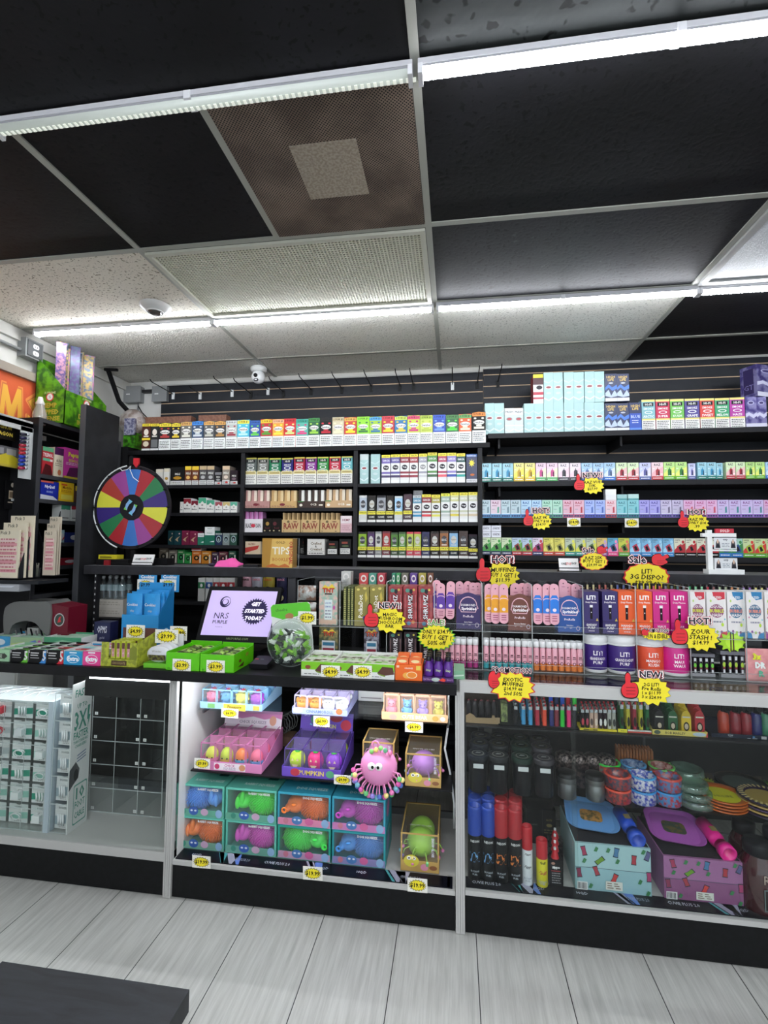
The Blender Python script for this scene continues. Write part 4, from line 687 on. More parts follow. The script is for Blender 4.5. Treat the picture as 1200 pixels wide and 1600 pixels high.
cl = showcase(0, XS[0], XS[1], .180, 'left glass showcase with white frame holding cable packs and empty acrylic drawers', .142)
cm = showcase(1, XS[1], XS[2], .152, 'middle open showcase full of squeeze toys between white posts')
cr = showcase(2, XS[2], XS[3], .160, 'right glass showcase with lighters, ashtrays and black jars', .142)
mb = MB(); mb.box(XS[0]+.019, FYc+.004, .182, XS[1]-.019, FYc+.009, .905, GLS); mb.build('front_glass', cl)
xg = PX(893, 1.99, .6)
for a, b, y in ((XS[2]+.019, xg+.02, FYc+.010), (xg, XS[3]-.019, FYc+.003)): mb = MB(); mb.box(a, y, .162, b, y+.005, .905, GLS); mb.build('sliding_glass', cr)
mb = MB(); mb.box(XS[1]+.019, FYc+.03, .156, XS[1]+.023, BYc-.025, .908, mat('#dcdcda', .5)); mb.build('side_panel', cm)
mb = MB(); mb.box(XS[0]+.001, FYc+.02, .182, XS[0]+.005, BYc-.025, .908, mat('#dcdcda', .5)); mb.build('side_panel', cl)
# top frame of the right case, glass top
mb = MB(); mb.box(XS[2]+.001, FYc-.008, .912, XS[3], FYc+.02, .955, WM); mb.box(XS[2]+.001, BYc-.025, .912, XS[3], BYc, .955, WM); mb.build('top_frame', cr)
mb = MB(); mb.box(XS[2]+.001, FYc+.0205, .945, XS[3], BYc-.0255, .954, GLS); mb.build('top_glass', cr)
mb = MB(); mb.box(-2.50, 1.925, .9135, .006, 2.52, .9545, mat('#131315', .45, h2='#17171a', scale=20.)); tag(mb.build('countertop'), 'long black laminate countertop over the left and middle showcases', 'countertop')
def lamp(x0, x1, y, z, lb):
    t = thing('case_light', ((x0+x1)/2, y, z-.014), lb, 'light fixture'); m = MB(); m.box(x0, y-.012, z-.005, x1, y+.012, z, mat('#c8c8c8', .4)); m.build('housing', t); m = MB(); m.box(x0+.005, y-.009, z-.013, x1-.005, y+.009, z-.0052, mat('#f6f9ff', .4, emit=CASE_E)); m.build('tube', t)
lamp(-2.3, -1.25, FYc+.10, .9125, 'white light tube under the counter edge in the left showcase')
lamp(-1.16, -.03, FYc+.03, .911, 'white light tube under the counter edge above the squeeze toys')
t = thing('case_light', (-1.43, 2.0, .884), 'short bright light bar above the black box in the left showcase', 'light fixture'); m = MB(); m.box(-1.625, 1.997, .884, -1.228, 2.012, .910, mat('#f6f9ff', .4, emit=5.)); m.build('tube', t); m = MB(); m.box(-1.625, 2.0125, .884, -1.228, 2.018, .912, mat('#c8c8c8', .4)); m.build('housing', t)
# shelves in the cases
def shelf(t, x0, x1, y0, y1, z, m=None): mb = MB(); mb.box(x0, y0, z-.006, x1, y1, z, m or GLS); mb.build('glass_shelf' if m is None else 'shelf', t)
SA, SBz = .740, .492
shelf(cm, -1.16, -.012, 2.11, 2.45, SA-.0007); shelf(cm, -1.16, -.012, 2.06, 2.46, SBz-.0007, mat('#1a1a1c', .4))
for z in (SA, SBz):
    mb = MB()
    for x in (-1.14, -.6, -.03): mb.box(x-.004, 2.12, z-.022, x+.004, 2.47, z-.0075, mat('#3a3a3c'))
    mb.build('bracket', cm)
SL, SG = .742, .462
shelf(cr, .045, 2.55, 2.10, 2.47, SL-.0007, mat('#232325', .4)); shelf(cr, .045, 2.55, 2.11, 2.47, SG-.0007)
MB_ = MB()
for x in (.05, .87, 1.7): MB_.box(x-.005, 2.46, .17, x+.005, 2.475, .9, mat('#5a5a5c', .4, .5))
MB_.build('standard', cr)
# printed strip mats along the decks
def mat_strip(x0, x1, z, lb, words):
    mb = MB(); mb.box(x0, FYc+.0105 if x0 < 0 else FYc+.016, z+.0005, x1, FYc+.075, z+.0045, mat('#0d0f18', .3)); y0 = FYc+.0105 if x0 < 0 else FYc+.016
    fr = ((x0, y0, z+.0045), (1, 0, 0), (0, 1, 0)); W = x1-x0; n = int(W/.36); h = FYc+.075-y0; rnd = random.Random(3)
    for i in range(n+1):
        x = i*.36+.02
        for _ in range(4): a = x+rnd.uniform(0, .1)+.16; mb.face([(min(a, W-.02), 0), (min(a+.012, W-.01), 0), (min(a-.03+rnd.uniform(0, .06), W-.01), h), (min(a-.038, W-.02), h)], fr, .0003, mat(rnd.choice(['#5c7cc8', '#8fa8c8', '#4c9ca0', '#9c9cb0'])))
        if x+.1 < W: mb.text(words[i % 2], fr, x+.06, h*.5, .016, mat('#c8ccd8'), .0006, .11, .01)
        if x+.3 < W: mb.text(words[(i+1) % 2], fr, x+.26, h*.5, .016, mat('#9aa0b0'), .0006, .08, .01)
    tag(mb.build('shelf_mat'), lb, 'shelf mat')
mat_strip(-1.18, -.012, .152, 'black printed mat strip along the deck of the middle showcase', ('HQD', 'CUVIE PLUS 2.0')); mat_strip(.04, 2.4, .160, 'black printed mat strip along the deck of the right showcase', ('CUVIE PLUS 2.0', 'HQD'))
# ---------------- price tags and signs
YL, RD = mat('#f3e12a', .5), mat('#d3222c', .5)
INK = mat('#16140e', .6)
def price(px0, py0, px1, py1, Y, s, lb, tilt=0., group='small starburst price tags'):
    x0, z1 = AT(px0, py0, Y); x1, z0 = AT(px1, py1, Y); w_, h = x1-x0, z1-z0; mb = MB(); c, sn = math.cos(tilt), math.sin(tilt)
    fr = ((x0, Y, z0), (c, 0, sn), (-sn, 0, c)); mb.prism([(0, 0), (w_, 0), (w_, h), (0, h)], fr, .0012, mat('#f1efe6', .6))
    mb.face(star(w_/2, h/2, w_*.47, h*.44, .78, 18), fr, .0015, INK); mb.face(star(w_/2, h/2, w_*.43, h*.40, .76, 18), fr, .0018, YL); mb.text(s, fr, w_/2, h/2, h*.36, INK, .0022, w_*.72, .03)
    tag(mb.build('price_tag'), lb, 'price tag', group)
THUMB = smooth([(.36, 1.0), (.5, .97), (.57, .82), (.55, .62), (.8, .6), (.93, .48), (.97, .25), (.86, .06), (.6, 0), (.25, .02), (.08, .12), (.02, .3), (.1, .48), (.26, .6), (.25, .85)], 3)
FINGER = smooth([(.02, .72), (.2, .95), (.5, 1.0), (.62, .8), (.9, .95), (1.0, .72), (.78, .55), (.92, .3), (.7, .08), (.4, 0), (.1, .12), (0, .4)], 3)
def offs(p, cx, cy, k, sx, sy, ox, oy): return [((cx+(x-cx)*k)*sx+ox, (cy+(y-cy)*k)*sy+oy) for x, y in p]
def sign(b, Y, title, lines, lb, kind='star', hand=None, group='red and yellow promotion signs', tfrac=.3, tc='#2a2230', tx=None, rim=None):
    x0, z1 = AT(b[0], b[1], Y); x1, z0 = AT(b[2], b[3], Y); W, H = x1-x0, z1-z0; mb = MB(); fr = front(x0, Y, z0)
    bx0 = .22 if hand == 'thumb' else 0.04; bw = 1-bx0; cy = (1-tfrac)/2+.02; cxn = (bx0+1)/2
    rimm = RD if kind != 'green' else mat('#4cb82c', .5)
    if kind == 'star': P = star(cxn*W, cy*H, bw*W*.53, H*(1-tfrac)*.58, .82, 13, .2, .16)
    elif kind == 'green': P = star(.5*W, cy*H*1.0, W*.5, H*.42, .86, 22)
    else: P = star(.5*W, cy*H, W*.5, H*(1-tfrac)*.56, .92, 14, .1)
    mb.prism(P, fr, .0012, rimm if (kind != 'star' or rim) else INK); c0 = (cxn*W if kind == 'star' else .5*W, cy*H)
    k = .93 if (kind != 'star' or rim) else .985
    mb.face([(c0[0]+(x-c0[0])*k, c0[1]+(y-c0[1])*k) for x, y in P], fr, .0016, YL)
    n = len(lines); ah = H*(1-tfrac)*.80
    for i, l in enumerate(lines):
        mb.text(l, fr, c0[0]+W*.01, cy*H+ah*.42-ah*(i+.5)/n*.84, ah/n*.74, INK, .0022, bw*W*.76, .022, 0.03*(-1)**i, .1)
    if title:
        txx = (tx if tx is not None else (.62 if hand == 'thumb' else .5))*W; ty = H*(1-tfrac/2); th = H*tfrac*.86; wm = W*(.72 if hand == 'thumb' else .9)
        mb.text(title, fr, txx, ty, th*.9, RD, .0020, wm*.92, .13); mb.text(title, fr, txx, ty, th*.9, mat('#f6f2ee'), .0024, wm*.92, .085); mb.text(title, fr, txx, ty, th*.9, mat(tc), .0028, wm*.92, .03)
    if hand:
        shp = THUMB if hand == 'thumb' else FINGER; hw_, hh, ox, oy = (W*.36, H*.72, 0, H*.16) if hand == 'thumb' else (W*.26, H*.5, 0, H*.35) if hand == 'finger' else (W*.36, H*.32, W*.62, H*.7)
        mb.face(offs(shp, .5, .5, 1.07, hw_, hh, ox, oy), fr, .0027, INK); mb.face(offs(shp, .5, .5, .98, hw_, hh, ox, oy), fr, .0030, mat('#e02530', .5))
        for yy in (.14, .27, .40): mb.face([(ox+hw_*.3, oy+hh*yy), (ox+hw_*.82, oy+hh*(yy+.01)), (ox+hw_*.82, oy+hh*(yy+.028)), (ox+hw_*.3, oy+hh*(yy+.022))], fr, .0033, mat('#5c0c10'))
    tag(mb.build('promotion_sign'), lb, 'sign', group)
SH = SY-.022
sign((896, 737, 944, 771), SH, 'NEW!!', ['RAZ VUE', '50K', '$27.99'], 'new thumbs up promotion sign on the second right shelf', hand='thumb', tfrac=.32)
sign((817, 792, 862, 827), SH, 'HOT!', ['RAZ 9K', 'ONLY $18', '$14.99'], 'left hot thumbs up promotion sign on the third right shelf', hand='thumb', tfrac=.32)
sign((1058, 794, 1108, 830), SH, 'HOT!', ['RAZ 9K', 'ONLY $14', '.99'], 'right hot thumbs up promotion sign on the third right shelf', hand='thumb', tfrac=.32)
price(886, 809, 907, 823, SH, '$14.99', 'left price tag hanging below the third right shelf'); price(976, 810, 998, 824, SH, '$14.99', 'right price tag hanging below the third right shelf')
sign((904, 854, 951, 891), 2.49, 'Sale', ['RAZ 25K', 'BUY 1 GET 1', '$29.99 ea'], 'small round sale sign above the plank with business cards to its left', 'round', 'corner', tfrac=.3, tx=.32)
sign((743, 866, 812, 918), 2.485, 'HOT!', ['MUFFINS', 'BUY 1 GET 1', '$11.99'], 'hot muffins thumbs up sign hanging from the long plank', hand='thumb', tfrac=.3)
sign((972, 866, 1048, 924), 2.485, 'Sale', ['LIT!', '3G DISPO?', '$39.99 ea'], 'large round sale sign hanging on the plank above the orange boxes', 'round', 'corner', tfrac=.28, tx=.32)
AY = 2.16
sign((569, 938, 634, 989), AY-.012, 'NEW!!', ['MAGIC', 'MUSHROOM', 'CHOCOLATE', 'BAR'], 'new magic chocolate bar sign on the clear display front', hand='thumb', tfrac=.27)
sign((651, 965, 713, 1017), AY-.012, 'SALE!', ['ONLY $34.99', 'BUY 1 GET 1', '50% off'], 'green rimmed sale starburst sign in front of the pink vials', 'green', None, tfrac=.24, tc='#5c9c3c')
sign((1047, 961, 1124, 1017), AY-.012, 'HOT!', ['ZOUR', 'STASH !', '$14.99'], 'hot sign in front of the bubble pouches and pink jar', hand='thumb', tfrac=.28)
sign((1002, 980, 1048, 1001), AY-.006, 'PROMOTION', ['FUN & EDIBLE'], 'small promotion sign half hidden above the white jar lids', hand='finger', tfrac=.4)
sign((763, 1040, 836, 1097), FYc-.012, 'PROMOTION', ['EXOTIC', 'MUFFINS', '$14.99 ea', '2nd 50%'], 'exotic muffins promotion sign taped to the white case rail', hand='finger', tfrac=.2, rim=True)
sign((969, 1044, 1048, 1102), FYc-.012, 'NEW!', ['2G LIT!', 'Pre Rolls', '1 x $11.99', '3 x $24.99'], 'new pre rolls thumbs up sign taped to the white case rail', hand='thumb', tfrac=.27)
price(301, 1336, 329, 1358, FYc-.010, '$19.99', 'price tag on the front rail under the orange fur toy', .02); price(474, 1353, 504, 1377, FYc-.010, '$19.99', 'price tag on the front rail under the green dog squeeze toy', .03); price(637, 1371, 668, 1396, FYc-.010, '$19.99', 'price tag on the front rail under the lime toy box', .02)
price(346, 1106, 372, 1122, 2.095, '$6.99', 'price tag under the pineapple toy tray', -.02); price(490, 1118, 515, 1136, 2.095, '$6.99', 'price tag under the white and orange toy tray'); price(633, 1127, 661, 1145, 2.095, '$6.99', 'price tag under the cute bear toy tray')
price(304, 1184, 328, 1202, 2.042, '$9.99', 'price tag on the left end of the pink toy tray'); price(522, 1210, 549, 1227, 2.042, '$9.99', 'price tag on the right end of the purple toy tray')

# ---------------- toys in the middle showcase
def cell_tray(a, b, z, Y, lip, hc, depth, nx_, ny_, body, cubes, toyfn, title, tcol, lb, arts=(), back=0., backart=()):
    x0, x1 = PX(a, Y, z), PX(b, Y, z); z += .0006; w_ = x1-x0; t = thing('toy_display_tray', ((x0+x1)/2, Y+depth/2, z), lb, 'toy display'); bm_ = mat(body, .5)
    mb = MB(); mb.box(x0, Y, z, x1, Y+depth, z+.003, bm_); mb.box(x0, Y, z+.003, x1, Y+.003, z+lip, bm_); mb.box(x0, Y+depth-.003, z+.003, x1, Y+depth, z+hc*.9, bm_)
    for x, s in ((x0, 1), (x1, -1)): mb.prism([(0, 0), (depth, 0), (depth, hc*.9), (depth*.15, lip), (0, lip)], ((x, Y, z+.003), (0, 1, 0), (0, 0, 1)), .002*(-s if s < 0 else -1)*1, bm_)
    art(mb, front(x0, Y, z), w_, lip, [('t', .5, .5, .5, title, tcol, .5)]+list(arts))
    if back:
        q = .045; mb.prism([(0, 0), (w_, 0), (w_, back), (0, back)], ((x0, Y+depth-.02, z+hc*.9), (1, 0, 0), (0, .25, .97)), .003, bm_)
        art(mb, ((x0, Y+depth-.024, z+hc*.9), (1, 0, 0), (0, .25, .97)), w_, back, backart)
    mb.build('tray', t)
    cw = (w_-.008)/nx_; cd_ = (depth-.01)/ny_; cm_ = mat(cubes, .5); e = .003
    for i in range(nx_):
        for j in range(ny_):
            X0 = x0+.004+cw*i+.0015; X1_ = X0+cw-.003; Y0 = Y+.004+cd_*j+.001; Y1_ = Y0+cd_-.002; Z0 = z+.004; Z1 = z+hc
            m = MB(); m.box(X0, Y0, Z0, X1_, Y1_, Z0+.002, cm_)
            for xx in (X0, X1_-e):
                m.box(xx, Y0, Z0+.002, xx+e, Y0+e, Z1, cm_); m.box(xx, Y0, Z1-e, xx+e, Y1_, Z1, cm_)
            m.box(X0+e, Y0, Z1-e*1.6, X1_-e, Y0+e, Z1, cm_); m.box(X0+e, Y1_-e, Z0+.002, X1_-e, Y1_, Z1, cm_)
            if j == 0 or True: m.sheet(X0+.001, Y0+.001, Z0+.003, X1_-.001, Y0+.001, Z1-.003, FILM); m.sheet(X0+e, Y0+e, Z1-.001, X1_-e, Y1_-e, Z1-.001, FILM)
            bx = m.build('toy_box', t)
            m = MB(); toyfn(m, (X0+X1_)/2, (Y0+Y1_)/2, Z0+.003, min(cw*.46, hc*.44), i, j); o = m.build('toy', bx, loc=t.location)
    return t
def fruit(m, x, y, z, r, i, j):
    c = ['#e07c9c', '#5c9ccc', '#dcdc5c', '#a04cc0'][(i+j*2) % 4]; m.ball((x, y, z+r*1.05), (r*.95, r*.8, r*1.05), mat(c, .5), 12, 8); rnd = random.Random(i+j)
    for a in range(6):
        for b in range(4): th = a*1.05+b*.5; ph = .5+b*.6; m.ball((x+r*.9*math.cos(th)*math.sin(ph), y+r*.78*math.sin(th)*math.sin(ph), z+r*1.05+r*math.cos(ph)), r*.18, mat(c, .5), 6, 4)
    for k in range(4): m.tube([(x, y, z+r*2), (x+r*.4*math.cos(k*1.6), y+r*.3*math.sin(k*1.6), z+r*2.35)], [r*.2, .0006], mat(['#d84c5c', '#c04ca8', '#7c3cc0'][k % 3], .5), 5)
cell_tray(313, 409, SA, 2.12, .028, .085, .25, 4, 3, '#9cc8e4', '#8cc0e4', fruit, 'Pineapple', '#7c5c1c', 'blue tray of boxed pineapple toys on the upper glass shelf', [('r', .38, -.15, .74, .9, '#e0cc4c'), ('t', .56, .4, .6, 'Pineapple', '#5c4414', .34), ('r', .12, .1, .24, .8, '#7cb870'), ('r', .86, .1, .96, .8, '#e0b04c')])
def puppy(m, x, y, z, r, i, j):
    c = '#f0a030' if i < 2 else '#eef0f4'; m.ball((x, y, z+r*.75), (r*1.05, r*.85, r*.75), mat(c, .5), 12, 8); m.ball((x, y-r*.1, z+r*1.45), (r*.75, r*.65, r*.6), mat(c, .5), 12, 8)
    for s in (-1, 1): m.ball((x+s*r*.85, y, z+r*1.4), (r*.32, r*.2, r*.5), mat(c, .5), 8, 6); m.ball((x+s*r*.25, y-r*.72, z+r*1.5), r*.08, INK, 6, 4)
cell_tray(457, 542, SA, 2.12, .026, .080, .25, 4, 3, '#a9b4e8', '#c4bce4', puppy, 'CINNAMOROLL', '#5c74c8', 'lilac tray of boxed white and orange toys on the upper glass shelf', [('e', .1, .6, .09, .45, '#e8ecf8'), ('e', .86, .7, .06, .5, '#c87c4c')])
def bear(m, x, y, z, r, i, j):
    c = ['#e890a0', '#6cacd8', '#a890d8', '#d8cc5c'][i]; M_ = mat(c, .5); m.ball((x, y, z+r*.75), (r*.75, r*.65, r*.75), M_, 12, 8); m.ball((x, y-r*.05, z+r*1.7), (r*.62, r*.55, r*.52), M_, 12, 8); m.ball((x, y-r*.55, z+r*1.55), (r*.25, r*.2, r*.2), M_, 8, 6)
    for s in (-1, 1): m.ball((x+s*r*.45, y, z+r*2.15), r*.2, M_, 8, 6); m.ball((x+s*r*.6, y-r*.4, z+r*.9), (r*.2, r*.25, r*.35), M_, 8, 6); m.ball((x+s*r*.45, y-r*.5, z+r*.25), (r*.3, r*.35, r*.25), M_, 8, 6); m.ball((x+s*r*.24, y-r*.52, z+r*1.78), r*.08, INK, 6, 4)
cell_tray(597, 699, SA-.002, 2.12, .032, .108, .2, 4, 3, '#e8b888', '#dcb090', bear, 'CUTE BEAR', '#f8f4ec', 'peach tray of boxed cute bear toys on the upper glass shelf', [('e', .17, .4, .06, .35, '#e0a094'), ('e', .82, .45, .05, .35, '#c8a050'), ('e', .93, .45, .04, .3, '#d0d4d4')])
def ice(m, x, y, z, r, i, j):
    m.ball((x, y, z+r*1.2), (r*.9, r*.8, r*1.15), mat(['#d8e04c', '#c8dc3c', '#f0823c', '#e86c8c'][i], .4), 12, 8); m.ball((x, y-.001, z+r*.75), (r*.93, r*.82, r*.72), mat(['#e87cb0', '#e0b83c', '#4ca8d0', '#5c90c8'][i], .4), 12, 8)
    for s in (-1, 1): m.ball((x+s*r*.35, y-r*.72, z+r*1.1), r*.11, INK, 6, 4)
zc_ = SBz
cell_tray(310, 408, zc_, 2.07, .038, .115, .26, 4, 3, '#d886b8', '#c878a8', ice, '', '#ffffff', 'pink tray of boxed rainbow toys with a raised header card', [('r', .25, .1, .75, .9, '#f0e4ec'), ('t', .5, .65, .32, 'CHICK', '#c05c90', .4), ('t', .5, .3, .32, 'SQUEEZE', '#b0a0b8', .4), ('e', .3, .5, .04, .3, '#c83c6c'), ('e', .7, .5, .05, .35, '#d09068')], .075, [('p', [(0, .0), (1, 0), (1, .55), (.9, .65), (.7, .5), (.5, .65), (.3, .5), (.1, .65), (0, .55)], '#ecdce6'), ('t', .5, .3, .22, 'CHICK SQUEEZE', '#a08ca0', .5), ('e', .85, .45, .06, .3, '#e0a088'), ('e', .15, .7, .05, .2, '#c8a83c')])
def pumpkin(m, x, y, z, r, i, j):
    c = ['#c8e82c', '#f01c84', '#8c3cc8'][(i+j) % 3]
    for k in range(8): a = k*math.pi/4; m.ball((x+r*.35*math.cos(a), y+r*.35*math.sin(a), z+r), (r*.6, r*.6, r*.92), mat(c, .4), 10, 8)
    m.ball((x, y, z+r*1.95), (r*.35, r*.3, r*.15), mat('#2cb83c', .5), 8, 5)
    fr = front(x-r, y-r*.93, z)
    for q in ([(.55, 1.2), (.85, 1.2), (.7, 1.5)], [(1.15, 1.2), (1.45, 1.2), (1.3, 1.5)], [(.6, .8), (1.4, .8), (1.2, .55), (.8, .55)]): m.face([(a*r, b*r) for a, b in q], fr, .001, mat('#f4e0b0'))
cell_tray(441, 532, zc_, 2.07, .040, .115, .26, 3, 2, '#6a4cb8', '#5c4890', pumpkin, 'PUMPKIN', '#e0cc4c', 'purple tray of boxed pumpkin toys with a raised header card', [('e', .22, .5, .08, .4, '#b83848'), ('e', .82, .5, .07, .38, '#5ca87c')], .085, [('t', .5, .3, .2, 'PUMPKIN', '#e0dc6c', .4), ('e', .3, .62, .11, .26, '#4c8c7c'), ('e', .68, .75, .12, .22, '#a02c3c'), ('e', .87, .4, .1, .28, '#c8344c'), ('t', .12, .82, .12, '6PCS', '#c8b8e8', .18), ('p', [(.18, .35), (.24, .3), (.2, .42)], '#5cc8e0')])
# furry squeeze toys in big window boxes
def fur(m, c, r, n, L, colr, seed=1):
    rnd = random.Random(seed); M_ = mat(colr, .45); ga = math.pi*(3-5**.5)
    for i in range(n):
        z = 1-2*(i+.5)/n; q = math.sqrt(1-z*z); a = ga*i; d = Vector((q*math.cos(a), q*math.sin(a), z))
        if d.y > .45: continue
        p = Vector((c[0]+r[0]*d.x, c[1]+r[1]*d.y, c[2]+r[2]*d.z)); e = p+d*L+Vector((rnd.uniform(-.3, .3)*L, 0, -L*.7)); m.tube([p, (p+e)/2+d*L*.18, e], [.0018, .0016, .0009], M_, 4)
def window_box(a, b, z0, z1, Y, body, band, toyc, title, lb, kind, depth=.2, flip=1):
    x0, x1 = PX(a, Y, z0), PX(b, Y, z0); z0 += .0008; z1 -= .0008; w_, h = x1-x0, z1-z0
    t = thing('squeeze_toy_box', ((x0+x1)/2, Y+depth/2, z0), lb, 'boxed toy'); bm_ = mat(body, .4); m = MB()
    m.box(x0, Y, z0, x1, Y+depth, z0+.002, bm_); m.box(x0, Y, z1-.002, x1, Y+depth, z1, bm_); m.box(x0, Y+depth-.002, z0+.002, x1, Y+depth, z1-.002, bm_)
    for xx in (x0, x1-.002): m.box(xx, Y, z0+.002, xx+.002, Y+depth, z1-.002, bm_)
    fb = h*.22; e = w_*.035
    m.box(x0+.002, Y, z0+.002, x1-.002, Y+.002, z0+fb, mat(band, .4)); m.box(x0+.002, Y, z0+fb, x0+e, Y+.002, z1-.002, bm_); m.box(x1-e, Y, z0+fb, x1-.002, Y+.002, z1-.002, bm_); m.box(x0+e, Y, z1-h*.06, x1-e, Y+.002, z1-.002, bm_)
    art(m, front(x0, Y, z0), w_, h, [('e', .37, .17, .1, .13, '#3c62b0' if kind == 'rabbit' else '#4c7cb8'), ('e', .60, .16, .08, .11, '#c8a8c4' if kind == 'rabbit' else '#d0689c'), ('e', .16, .14, .05, .09, '#3c8c78' if kind == 'rabbit' else '#c87c90'), ('e', .90, .14, .07, .13, '#8fb4d8'), ('e', .33, .19, .025, .03, '#dfe8f4'), ('e', .41, .19, .025, .03, '#dfe8f4')])
    # lid print
    fr = ((x0, Y, z1), (1, 0, 0), (0, 1, 0))
    art(m, fr, w_, depth, [('t', .6, .22, .12, title, '#cfe8e0', .6), ('r', .68, .45, .88, .62, '#1d5c54' if kind == 'rabbit' else '#22608c'), ('e', .2, .6, .1, .1, '#8fd0c0' if kind == 'rabbit' else '#a0c8e0'), ('w', .3, .55, .62, .85, '#bfe0d8', 3)])
    for xx, U in ((x1, (0, 1, 0)),): art(m, ((x1, Y, z0), (0, 1, 0), (0, 0, 1)), depth, h, [('e', .4, .5, .2, .25, band), ('t', .5, .8, .1, 'SQUEEZE', '#e8f4f0', .7)])
    m.build('carton', t)
    m = MB(); m.sheet(x0+e, Y+.0023, z0+fb, x1-e, Y+.0023, z1-h*.06, FILM); m.text(title, front(x0, Y+.0019, z0), w_*.66, h*.86, h*.085, mat('#f2f6f4', .5), .0006, w_*.62, .03); m.build('window_film', t)
    m = MB(); M_ = mat(toyc, .42); s = flip; cx = (x0+x1)/2; cy = Y+.064; cz = z0+h*.5
    m.ball((cx-s*w_*.16, cy, cz), (w_*.27, .052, h*.33), M_, 18, 12); m.ball((cx+s*w_*.22, cy-.008, cz-h*.03), (w_*.17, .045, h*.25), M_, 16, 10)
    if kind == 'rabbit':
        for q in (0, 1): m.ball((cx+s*w_*(.30-.1*q), cy-.045, cz-h*.02+h*.16*q), (w_*.045, .014, h*.2), M_, 10, 8)
    else:
        m.ball((cx+s*w_*.34, cy-.03, cz-h*.08), (w_*.07, .03, h*.11), M_, 10, 8); m.lathe([(.011, 0), (.013, .006), (.008, .007), (.006, 0)], (cx+s*w_*.38, cy-.058, cz-h*.06), M_, 14, ax='y', cap=False); m.ball((cx+s*w_*.2, cy-.055, cz+h*.12), (w_*.06, .01, h*.05), M_, 10, 6)
    fur(m, (cx-s*w_*.16, cy, cz), (w_*.27, .052, h*.33), 620, .013, toyc, int(a)); m.build('toy', t)
G1, G2, G3 = .1575, .2935, .430; TE, TEd = '#64c0ac', '#5fa893'
for a, b, row_, bd, bnd, tc_, ti, lb, kd, fl in [(275, 349, 0, TE, '#79a894', '#ff8c38', 'RABBIT SQUEEZE', 'teal window box with orange furry rabbit toy, bottom layer', 'rabbit', -1), (352, 431, 0, TE, '#6ca494', '#e45cd0', 'RABBIT SQUEEZE', 'teal window box with magenta furry rabbit toy, bottom layer', 'rabbit', -1),
   (433.5, 516, 0, '#2ca08c', '#c09ab8', '#4cf45c', 'DOG SQUEEZE', 'dog squeeze window box with green furry toy, bottom layer', 'dog', 1), (518.5, 602, 0, '#2c98a0', '#8c88b8', '#4c9ce8', 'DOG SQUEEZE', 'dog squeeze window box with blue toy, bottom layer', 'dog', -1),
   (275, 349, 1, TE, '#62a890', '#60acff', 'RABBIT SQUEEZE', 'teal window box with blue furry rabbit toy, top layer', 'rabbit', 1), (352, 431, 1, TE, '#62a890', '#4cf84c', 'RABBIT SQUEEZE', 'teal window box with bright green furry rabbit toy, top layer', 'rabbit', -1),
   (433.5, 516, 1, '#3ca0b8', '#d888a8', '#ff8838', 'DOG SQUEEZE', 'blue topped window box with orange dog toy, top layer', 'dog', -1), (518.5, 602, 1, '#3ca0b8', '#c880b8', '#d450cc', 'DOG SQUEEZE', 'blue topped window box with purple dog toy, top layer', 'dog', -1)]:
    window_box(a, b, (G1, G2)[row_], (G2, G3)[row_], 2.062, bd, bnd, tc_, ti, lb, kd, .2, fl)
# monster toy ball and its gold boxes
def monster(m, c, r, colr, n=14, eyes=True, beads=True, drop=1.5):
    M_ = mat(colr, .4); m.ball(c, (r, r*.92, r*.95), M_, 24, 16)
    if eyes:
        for s in (-1, 1): m.ball((c[0]+s*r*.2-.002, c[1]-r*.84, c[2]+r*.3), r*.21, mat('#f2f2ee', .3), 12, 8); m.ball((c[0]+s*r*.17-.002, c[1]-r*1.03, c[2]+r*.3), r*.08, INK, 8, 6)
    rnd = random.Random(5); cs = ['#e88cc0', '#f0e08c', '#7cd08c', '#e880b8', '#9c8ce0', '#8cc8d8']
    for i in range(n):
        a = 2*math.pi*i/n; ph = rnd.uniform(.9, 1.9); d = Vector((math.cos(a)*math.sin(ph), -abs(math.sin(a))*math.sin(ph)*.9, math.cos(ph)*.6-.1)).normalized(); p = Vector(c)+d*r*.93; q = p+d*r*.38; e = q+Vector((d.x*r*.22, d.y*r*.1, -r*.42)); m.tube([p, q, e], r*.035, M_, 5); m.ball(e, r*.13, mat(cs[i % 6], .5), 8, 6)
t = thing('toy_ball', (0, 0, 0), 'pink rubber monster ball with googly eyes and beaded tassels hanging in front of a shelf', 'toy ball'); cx, cz = AT(592, 1197, 2.02); t.location = (cx, 2.02, cz-.11)
m = MB(); r = .076; M_ = mat('#eb96c8', .4); m.ball((cx, 2.02, cz), (r, r*.85, r*.95), M_, 28, 18); m.build('body', t)
for s in (-1, 1): m = MB(); m.ball((cx+s*r*.2-.006, 2.02-r*.80, cz+r*.32), (r*.2, r*.14, r*.2), mat('#f2f2ee', .3), 14, 10); m.ball((cx+s*r*.15-.004, 2.02-r*.93, cz+r*.33), (r*.075, r*.03, r*.085), INK, 8, 6); m.build('eye', t)
m = MB(); m.lathe([(.014, -.003), (.017, 0), (.014, .003), (.010, 0), (.014, -.003)], (cx-r*.2, 2.02, cz+r*1.12), M_, 16, ax='y', cap=False); m.build('hanging_loop', t)
rnd = random.Random(5); cs = ['#e060b0', '#f0e08c', '#6cc87c', '#e880b8', '#9c8ce0', '#7cc0d0', '#5c7cd0']
